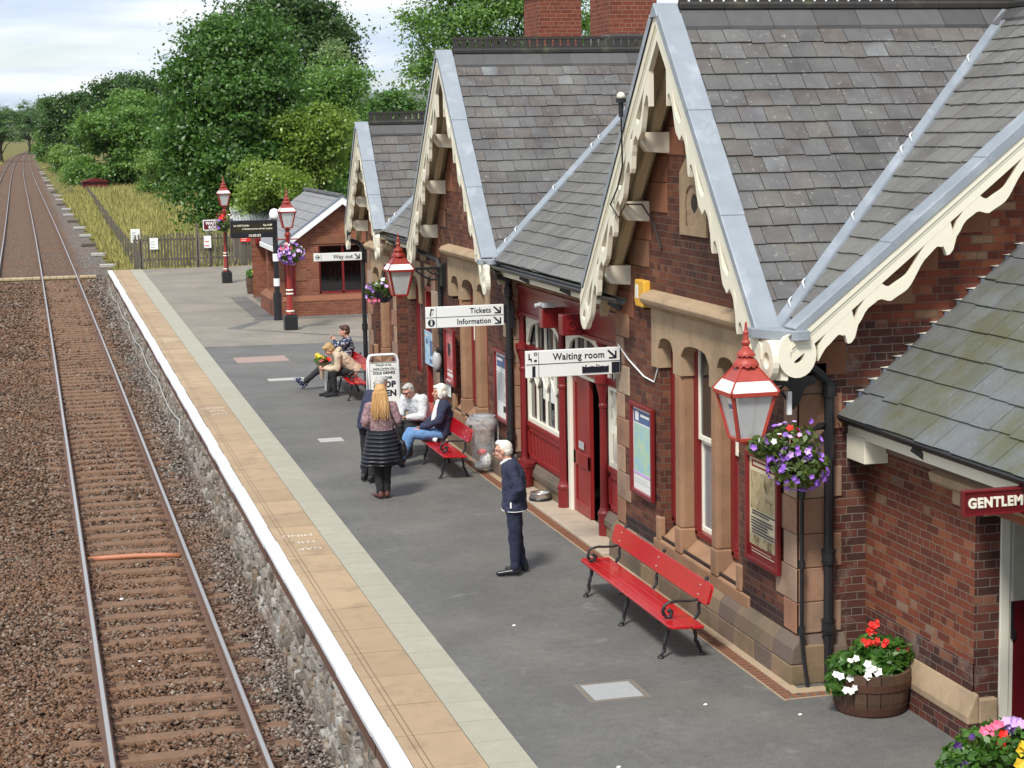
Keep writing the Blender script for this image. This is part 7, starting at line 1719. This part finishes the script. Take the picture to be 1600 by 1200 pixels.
# ---------- land beyond the platform, grasses, trees
f = MB(); ys = [77.5, 90, 120, 180, 260, 420, 700]
for a, b in zip(ys, ys[1:]):
    xa_, xb_ = c_track(a) + 2.9, c_track(b) + 2.9
    f.quad((xa_, a, -1.05), (xa_ + .9, a, -.62), (xb_ + .9, b, -.62), (xb_, b, -1.05)); f.quad((xa_ + .9, a, -.62), (600, a, -.45), (600, b, -.45), (xb_ + .9, b, -.62))
structure(f.build('field', M['meadow']))
def grass(n, xy, h, seed, mt, name='grass', w=.035, zf=lambda x, y: -.62 + 0 * x):
    r = np.random.default_rng(seed); u, v = r.random(n), r.random(n); (x0, x1), (y0, y1) = xy
    y = y0 + (y1 - y0) * u; x = x0(y) + (x1(y) - x0(y)) * v; a = r.random(n) * 2 * PI; hh = h * (.5 + .8 * r.random(n)); ln = r.normal(size=(n, 2)) * hh[:, None] * .3
    ww = w * (.6 + r.random(n)); z = zf(x, y)
    dx, dy = np.cos(a) * ww, np.sin(a) * ww
    A = np.stack([x - dx, y - dy, z], -1); B_ = np.stack([x + dx, y + dy, z], -1); T = np.stack([x + ln[:, 0], y + ln[:, 1], z + hh], -1)
    V_ = np.stack([A, B_, T], 1).reshape(-1, 3); return structure(npmesh(name, V_, np.arange(3 * n).reshape(n, 3), M[mt]), 'stuff')
vx = np.vectorize(c_track)
grass(42000, ((lambda y: vx(y) + 4.3, lambda y: vx(y) + 9 + (y - 78) * .09), (79, 215)), .8, 1, 'straw', 'dry_grass', .05)
grass(9000, ((lambda y: vx(y) + 2.75, lambda y: vx(y) + 4.4), (78, 200)), .5, 2, 'straw', 'verge_grass', .04, lambda x, y: -1.0 + .3 * np.clip(x - vx(y) - 2.9, 0, 1.1))
grass(9000, ((lambda y: vx(y) + 6.5 + (y - 80) * .03, lambda y: vx(y) + 12 + (y - 80) * .03), (80, 170)), .65, 3, 'greengrass', 'green_grass', .06)
grass(2500, ((lambda y: vx(y) * 0 + 3.3, lambda y: vx(y) * 0 + 4.2), (78, 80)), .7, 4, 'straw', 'grass_tuft', .03, lambda x, y: -.9 + 0 * x)
grass(9000, ((lambda y: vx(y) - 14, lambda y: vx(y) - 6.2), (150, 500)), .9, 5, 'straw', 'far_verge_grass', .08, lambda x, y: -1.1 + 0 * x)
# woods
LM = {'dark': leafmat('sycamore_leaves', (.033, .09, .014), (.125, .26, .045)), 'mid': leafmat('ash_leaves', (.055, .13, .02), (.2, .36, .065)), 'light': leafmat('elder_leaves', (.085, .175, .033), (.3, .44, .1)), 'yellow': leafmat('maple_leaves', (.085, .16, .02), (.3, .42, .065)),
      'oak': leafmat('oak_leaves', (.024, .06, .014), (.09, .18, .038)), 'pale': leafmat('willow_leaves', (.1, .17, .06), (.28, .39, .15)), 'far': leafmat('far_wood_leaves', (.05, .11, .03), (.16, .28, .08))}
def crown(blobs, n, size, seed, clump=1.0, shell=.42):
    n = int(n * 2.3); size = size * .62
    r = np.random.default_rng(seed); w = np.array([b[1][0] * b[1][1] + b[1][0] * b[1][2] for b in blobs]); w = w / w.sum()
    nc = max(14, n // 80); ix = r.choice(len(blobs), nc, p=w); c = np.array([b[0] for b in blobs], float)[ix]; rad = np.array([b[1] for b in blobs], float)[ix]
    d = r.normal(size=(nc, 3)); d /= np.linalg.norm(d, axis=1)[:, None]; d[:, 2] = np.where(d[:, 2] < -.5, -d[:, 2] * .5, d[:, 2])
    q = c + d * rad * (.6 + .5 * r.random((nc, 1)) ** .6)
    k = n // nc; crown.tint = np.repeat(r.random(nc), k); P = np.repeat(q, k, 0); dd = np.repeat(d, k, 0); cs = np.repeat((.3 + .5 * r.random((nc, 1))) * clump, k, 0)
    m = len(P); o = r.normal(size=(m, 3)) * cs * np.array([1, 1, .5]); P = P + o
    nr = dd * .8 + r.normal(size=(m, 3)) * .75 + np.array([0, 0, .5]); nr /= np.linalg.norm(nr, axis=1)[:, None]
    a = np.cross(nr, r.normal(size=(m, 3))); a /= np.linalg.norm(a, axis=1)[:, None]; b = np.cross(nr, a); s = size * (.55 + .9 * r.random((m, 1)))
    V_ = np.stack([P - a * s, P + b * s * .6 + nr * s * .15, P + a * s, P - b * s * .6 - nr * s * .1], 1).reshape(-1, 3)
    return V_, np.arange(4 * m).reshape(m, 4)
def tree(label, base, h, blobs, n, size, leaf, seed, cat='tree', name='tree', trunk=.25, clump=1.0, group=None):
    t = thing(name, label, cat, base, 0, group); r = random.Random(seed)
    m = MB(); top = h * .62; P = []; R_ = []
    for k in range(7):
        f_ = k / 6; P.append((r.uniform(-.12, .12) * f_ * h * .1, r.uniform(-.12, .12) * f_ * h * .1, top * f_)); R_.append(trunk * (1.25 - f_ * .95) * (1.3 if k == 0 else 1))
    m.tube(P, R_, 8); 
    for c, rad in blobs[:14]:
        f_ = min(.85, max(.2, (c[2] / h) * .75)); p0 = Vector(P[int(f_ * 6)]); p1 = Vector(c); mid = p0.lerp(p1, .5) + Vector((0, 0, .12 * (p1 - p0).length))
        m.tube([p0, mid, p1], [trunk * .45, trunk * .28, trunk * .1], 6)
    m.build('trunk', M['bark'], t, smooth=True)
    v, f2 = crown(blobs, n, size, seed, clump); o = npmesh('crown', v, f2, LM[leaf], t)
    at = o.data.attributes.new('tint', 'FLOAT', 'FACE'); at.data.foreach_set('value', crown.tint.astype(np.float32)); return t
def blobs(rx, rz, zc, k, seed, lean=0, ry=None):
    """uneven crown: lumps scattered round an ellipsoid"""
    r = random.Random(seed); ry = ry or rx; out = [((0, 0, zc), (rx * .55, ry * .55, rz * .6))]
    for i in range(k):
        u = r.uniform(-.85, 1); t_ = r.uniform(0, 2 * PI); q_ = math.sqrt(max(0, 1 - u * u * .85)) * r.uniform(.55, .85); s = r.uniform(.26, .46)
        out.append(((rx * q_ * math.cos(t_) + lean * u, ry * q_ * math.sin(t_), zc + rz * u * .8), (rx * s, ry * s, rz * s * .8)))
    return out
# the big sycamore behind the platform end
bs = [((0, 0, 6.3), (2.5, 2.3, 3.6)), ((-1.3, -.3, 8.2), (1.7, 1.6, 1.9)), ((1.2, 0, 8.6), (1.7, 1.6, 2.0)), ((-.3, .2, 10.1), (1.5, 1.5, 1.4)), ((.9, 0, 10.3), (1.1, 1.1, 1.1)), ((-2.3, 0, 6.4), (1.5, 1.5, 1.9)), ((2.3, -.4, 6.0), (1.7, 1.6, 1.9)), ((-2.2, -.3, 4.0), (1.6, 1.5, 1.8)), ((2.6, -.2, 3.9), (1.5, 1.4, 1.6)), ((0, -1.2, 4.2), (2.2, 1.4, 2.0)), ((-1.5, -.9, 2.3), (1.6, 1.2, 1.6)), ((-.4, -1.7, 7.5), (1.5, 1.2, 1.5)), ((3.1, .3, 5.1), (1.1, 1.1, 1.2)), ((-2.5, .2, 8.6), (1.1, 1.1, 1.2)), ((-1.5, 0, 9.9), (1.1, 1.1, 1.1)), ((1.0, -1.3, 2.5), (1.7, 1.2, 1.4)), ((-2.9, 0, 5.2), (.9, .9, 1.1))]
bs = [((c[0] * .9, c[1], c[2]), (r_[0] * .92, r_[1], r_[2])) for c, r_ in bs]
tree('tall dark green sycamore rising behind the picket fence, tallest tree left of the gables', (9.6, 86, -.6), 11.2, bs, 30000, .15, 'dark', 31, trunk=.3, clump=.75)
tree('low bright green maple bush in front of the sycamore, behind the departure screen', (9.9, 80.5, -.6), 4.6, blobs(2.0, 1.9, 3.1, 9, 5), 8000, .12, 'yellow', 32, 'bush', 'bush', .1, .55)
tree('yellow green maple boughs on the right flank of the sycamore', (12.2, 84, -.6), 7.2, blobs(1.9, 2.2, 4.7, 9, 15), 8500, .13, 'yellow', 52, trunk=.14, clump=.6)
tree('broad very dark oak standing high behind the sycamore', (20.3, 150, -.5), 17, [((0, 0, 13), (4.6, 4, 3.0)), ((-3.2, 0, 14), (2.6, 2.5, 2.2)), ((2.8, 0, 13.8), (2.6, 2.4, 2.1)), ((4.2, 0, 11), (1.7, 1.6, 1.6)), ((.6, 0, 15.6), (2.6, 2.4, 1.6)), ((-4, 0, 12), (1.8, 1.6, 1.8)), ((0, 0, 9), (3.5, 3, 2.5)), ((4.6, 0, 12.8), (1.4, 1.4, 1.1))], 15000, .24, 'oak', 33, trunk=.5, clump=1.1)
tree('pale feathery willow between the sycamore and the gables', (17.6, 115, -.5), 11.8, blobs(2.4, 4.2, 7.4, 12, 7), 11000, .15, 'pale', 34, trunk=.25, clump=.6)
tree('mid green ash with upright feathery boughs left of the farthest gable', (15.9, 95, -.5), 9.2, blobs(2.8, 4.0, 5.0, 14, 8) + [((.3, 0, 8.3), (1.0, 1, 1.0)), ((-1.2, 0, 7.6), (1.0, 1, 1.0))], 17000, .14, 'mid', 35, trunk=.25, clump=.7)
tree('dark shadowy ash filling the gap under the willow behind the shelter', (13.2, 98, -.5), 7.5, blobs(2.7, 3.2, 3.9, 12, 28), 12000, .15, 'dark', 36, trunk=.22, clump=.8)
tree('airy light green ash behind the middle gable roof, with sky showing through', (17.0, 72, -.5), 12.5, [((-.3, 0, 9.6), (1.8, 1.8, 1.9)), ((1.8, 0, 9.8), (2.2, 2, 2.0)), ((-1.5, 0, 7.8), (1.0, 1.1, 1.2)), ((-1.0, 0, 11.6), (1.2, 1.1, 1.2)), ((.8, 0, 11.9), (1.5, 1.4, 1.3)), ((.2, 0, 7.4), (1.7, 1.6, 1.7)), ((2.8, 0, 11.4), (1.6, 1.4, 1.4)), ((-.9, 0, 6.0), (1.3, 1.3, 1.2)), ((2.4, 0, 8.0), (2, 1.7, 1.8)), ((-2.2, 0, 9.9), (.55, .6, .5)), ((3.8, 0, 10), (1.2, 1.2, 1.6))], 25000, .105, 'mid', 37, trunk=.25, clump=.62)
tree('small tree top showing between the two red chimneys', (30.6, 100, -.5), 12.4, [((0, 0, 11), (.75, .7, 1.3)), ((-.4, 0, 9.8), (.9, .8, 1.2)), ((.5, 0, 10), (.7, .7, 1.0))], 2200, .13, 'mid', 38, trunk=.15, clump=.45)
tree('flat topped dark pine like tree on the skyline behind the left bushes', (16.3, 300, -.6), 16, [((0, 0, 13.6), (4.2, 3.4, 1.6)), ((-3.4, 0, 12.6), (2.6, 2.3, 1.3)), ((3.6, 0, 13), (2.6, 2.3, 1.3)), ((0, 0, 10), (5.4, 4.6, 2.6)), ((5.4, 0, 10), (3.4, 3, 2.6)), ((-4.6, 0, 9), (3, 3, 2.4)), ((0, 0, 6), (6, 5, 3))], 12000, .4, 'oak', 39, trunk=.5, clump=1.7)
tree('wide rounded bush of mid green leaves right of the railway, beyond the field', (10.0, 215, -.6), 11.2, blobs(5.6, 5, 5.6, 16, 10) + [((-3.4, 0, 1.6), (2.4, 2.2, 2)), ((2.6, 0, 1.4), (3, 2.5, 2)), ((-.6, -.8, 1.4), (2.8, 2.3, 1.8)), ((4.8, 0, 3), (2, 2, 2.5))], 20000, .27, 'mid', 40, trunk=.3, clump=1.1)
tree('pale green elder bush at the edge of the dry field', (13.0, 178, -.6), 6.6, blobs(2.7, 2.6, 3.2, 11, 11) + [((-1, 0, 1), (1.5, 1.5, 1.2)), ((1.2, 0, .9), (1.6, 1.5, 1.2))], 9000, .2, 'light', 41, 'bush', 'bush', .12, .8)
tree('dense green thicket between the elder and the sycamore', (17.0, 172, -.6), 9.2, blobs(3.4, 3.6, 4.6, 12, 12), 12000, .22, 'dark', 42, trunk=.2, clump=.9)
tree('slim yellow green bush beside the track before the wide rounded bush', (6.0, 245, -.7), 5.4, blobs(2.1, 2.2, 2.5, 9, 14) + [((0, 0, .7), (1.8, 1.6, 1))], 6000, .2, 'light', 44, 'bush', 'bush', .1, .7)
tree('dark leaning conifer on the skyline left of the bushes', (7.6, 330, -.7), 14, [((0, 0, 9), (3.2, 3, 3.4)), ((-2, 0, 11.4), (1.8, 1.7, 1.5)), ((1.8, 0, 11.8), (2, 1.8, 1.7)), ((.5, 0, 5), (4, 3.4, 3)), ((3.4, 0, 8), (2.6, 2.4, 2.6)), ((-3, 0, 7), (2, 2, 2.4))], 11000, .4, 'oak', 45, trunk=.4, clump=1.5)
tree('rounded green tree beside the line where the tracks begin to bend', (5.2, 385, -.8), 9, blobs(3.2, 3.8, 4.6, 10, 16), 7000, .4, 'mid', 46, trunk=.3, clump=1.0)
tree('small bright bush at the foot of the signal post', (5.3, 310, -.8), 5, blobs(1.7, 2.2, 2.4, 8, 17), 5000, .3, 'light', 47, 'bush', 'bush', .15, .9)
for i, (x, y, h, rx, lf) in enumerate([(-6.5, 520, 17.5, 5.8, 'far'), (1.5, 760, 22, 7.5, 'far'), (-14, 560, 18.5, 6.5, 'far'), (9, 800, 23, 8, 'far'), (6.6, 430, 14.5, 4.8, 'far'), (12, 480, 17, 6, 'far'), (-22, 600, 20, 8, 'far'), (18, 620, 19, 8, 'far'), (-9.5, 360, 9, 3.2, 'light'), (24, 420, 15, 7, 'far'), (22, 300, 11, 5, 'far'), (21, 230, 9, 4.5, 'far'), (24, 190, 9.6, 4.5, 'dark'), (30, 165, 10.5, 4.5, 'dark')]):
    names = ['broad tree on the wooded bend left of the far tracks', 'tall tree closing the view where the tracks disappear', 'rounded tree in the left wood beyond the bend', 'tall tree at the back of the far wood, right of the bend', 'dark tree right of the bend behind the signal post', 'tall dark tree rising behind the bend on the right', 'wide tree at the far left edge of the wood', 'large tree at the back of the right hand wood', 'pale tree at the left edge beside the far track', 'broad wood tree behind the conifer skyline', 'green wood tree filling in behind the skyline pine', 'leafy wood tree behind the wide rounded bush', 'dark wood tree low behind the sycamore', 'dark wood tree behind the shelter and willow']
    tree(names[i], (x, y, -1), h, blobs(rx, h * .42, h * .54, 12, 60 + i), 6500, rx * .062, lf, 60 + i, trunk=.4, clump=rx * .25)
# distant fell
m = MB(); n = 60; vs = []; r = random.Random(6)
for j, (d, hh) in enumerate(((6000, 0), (6700, 85), (7400, 150), (8200, 185), (8900, 150))):
    for i in range(n + 1): vs.append((-3500 + i * 160, d, -1 + hh * (.8 + .2 * math.sin(i * .17 + 1.3) + .1 * math.sin(i * .43) ) ))
m.add(vs, [(j * (n + 1) + i, j * (n + 1) + i + 1, (j + 1) * (n + 1) + i + 1, (j + 1) * (n + 1) + i) for j in range(4) for i in range(n)])
structure(m.build('hills', M['hillside'], smooth=True))
# ---------- lettering becomes real mesh
dg = bpy.context.evaluated_depsgraph_get(); dg.update()
for o in [o for o in sc.objects if o.type == 'FONT']:
    me = bpy.data.meshes.new_from_object(o.evaluated_get(dg)); n = bpy.data.objects.new(o.name, me); COL.objects.link(n)
    n.parent = o.parent; n.location = o.location; n.rotation_euler = o.rotation_euler; n.scale = o.scale
    if not me.materials: me.materials.append(o.data.materials[0])
    nm = o.name; bpy.data.objects.remove(o); n.name = nm
# ---------- the air between here and the fells
hz = MB(); hz.box(-3900, 4900, -150, 8950, -2.2, 235); ho = hz.build('haze', None); structure(ho, 'stuff')
ht = bpy.data.materials.new('haze_air'); ht.use_nodes = True; ht.node_tree.nodes.clear()
hv = ht.node_tree.nodes.new('ShaderNodeVolumePrincipled'); hv.inputs['Density'].default_value = 2.5e-5; hv.inputs['Color'].default_value = (.82, .9, 1, 1); hv.inputs['Anisotropy'].default_value = .3
hm = ht.node_tree.nodes.new('ShaderNodeOutputMaterial'); ht.node_tree.links.new(hv.outputs[0], hm.inputs['Volume']); ho.data.materials.append(ht)
# ---------- camera, light, sky
PITCH, YAW, ROLL, FPX = .136, .2501, .0195, 2920.
cy, sy = math.cos(YAW), math.sin(YAW)
fw = Vector((sy * math.cos(PITCH), cy * math.cos(PITCH), -math.sin(PITCH))); rt = Vector((cy, -sy, 0)); dn = fw.cross(rt)
r2 = rt * math.cos(ROLL) + dn * math.sin(ROLL); d2 = dn * math.cos(ROLL) - rt * math.sin(ROLL)
cd = bpy.data.cameras.new('camera'); cam = bpy.data.objects.new('camera', cd); COL.objects.link(cam)
cd.sensor_width = 36; cd.lens = FPX / 1600 * 36; cd.clip_start = .1; cd.clip_end = 20000
mw = Matrix.Identity(4)
for i, ax in enumerate((r2, -d2, -fw)):
    for j in range(3): mw[j][i] = ax[j]
mw.translation = (0, 0, 5.4)
cam.matrix_world = mw; sc.camera = cam
w = bpy.data.worlds.new('World'); sc.world = w; w.use_nodes = True
nt = w.node_tree; nt.nodes.clear()
def N(t, **k):
    n = nt.nodes.new(t)
    for a, b in k.items(): setattr(n, a, b)
    return n
L = nt.links.new
SUN_EL, SUN_AZ = math.radians(52), math.radians(215)   # azimuth clockwise from +y
skyn = N('ShaderNodeTexSky', sky_type='NISHITA', sun_disc=False); skyn.sun_elevation = SUN_EL; skyn.sun_rotation = SUN_AZ
skyn.air_density = 1.0; skyn.dust_density = .4; skyn.ozone_density = 1.0
tc = N('ShaderNodeTexCoord'); sp = N('ShaderNodeSeparateXYZ'); L(tc.outputs['Generated'], sp.inputs[0])
def mth(op, a, b=None):
    n = N('ShaderNodeMath', operation=op)
    for i, v in enumerate((a, b)):
        if v is None: continue
        if hasattr(v, 'is_linked'): L(v, n.inputs[i])
        else: n.inputs[i].default_value = v
    return n.outputs[0]
zz = mth('MAXIMUM', mth('ADD', sp.outputs[2], .09), .02)
cv = N('ShaderNodeCombineXYZ'); L(mth('DIVIDE', sp.outputs[0], zz), cv.inputs[0]); L(mth('DIVIDE', sp.outputs[1], zz), cv.inputs[1])
def nz(scale, det, rough, dist=0):
    n = N('ShaderNodeTexNoise'); n.inputs['Scale'].default_value = scale; n.inputs['Detail'].default_value = det; n.inputs['Roughness'].default_value = rough; n.inputs['Distortion'].default_value = dist
    L(cv.outputs[0], n.inputs['Vector']); return n.outputs[0]
def rmp(f, st):
    n = N('ShaderNodeValToRGB')
    while len(n.color_ramp.elements) < len(st): n.color_ramp.elements.new(.5)
    for e, (p, c) in zip(n.color_ramp.elements, st): e.position = p; e.color = (*c, 1)
    L(f, n.inputs[0]); return n.outputs[0]
cover = rmp(nz(.75, 8, .58, .3), [(.36, (.5, .5, .5)), (.52, (1, 1, 1))])
tone = rmp(nz(.9, 6, .55, .2), [(.3, (5.3, 6.3, 7.9)), (.47, (6.9, 7.7, 8.9)), (.62, (9.4, 9.6, 9.9))])
mx = N('ShaderNodeMix', data_type='RGBA'); L(cover, mx.inputs[0]); L(skyn.outputs[0], mx.inputs[6]); L(tone, mx.inputs[7])
bg = N('ShaderNodeBackground'); bg.inputs[1].default_value = .09; L(mx.outputs[2], bg.inputs[0])
out = N('ShaderNodeOutputWorld'); L(bg.outputs[0], out.inputs[0])
sd = bpy.data.lights.new('sun', 'SUN'); sd.energy = 3.3; sd.angle = math.radians(11); sd.color = (1, .95, .87)
so = bpy.data.objects.new('sun', sd); COL.objects.link(so)
dirv = Vector((math.sin(SUN_AZ) * math.cos(SUN_EL), math.cos(SUN_AZ) * math.cos(SUN_EL), math.sin(SUN_EL)))
so.rotation_euler = dirv.to_track_quat('Z', 'Y').to_euler()
sc.view_settings.view_transform = 'Standard'; sc.view_settings.look = 'None'; sc.view_settings.gamma = 1; sc.view_settings.use_curve_mapping = False
sc.view_settings.exposure = .45
try: sc.cycles.use_denoising = True
except Exception: pass
sc.cycles.max_bounces = 8; sc.cycles.transparent_max_bounces = 12
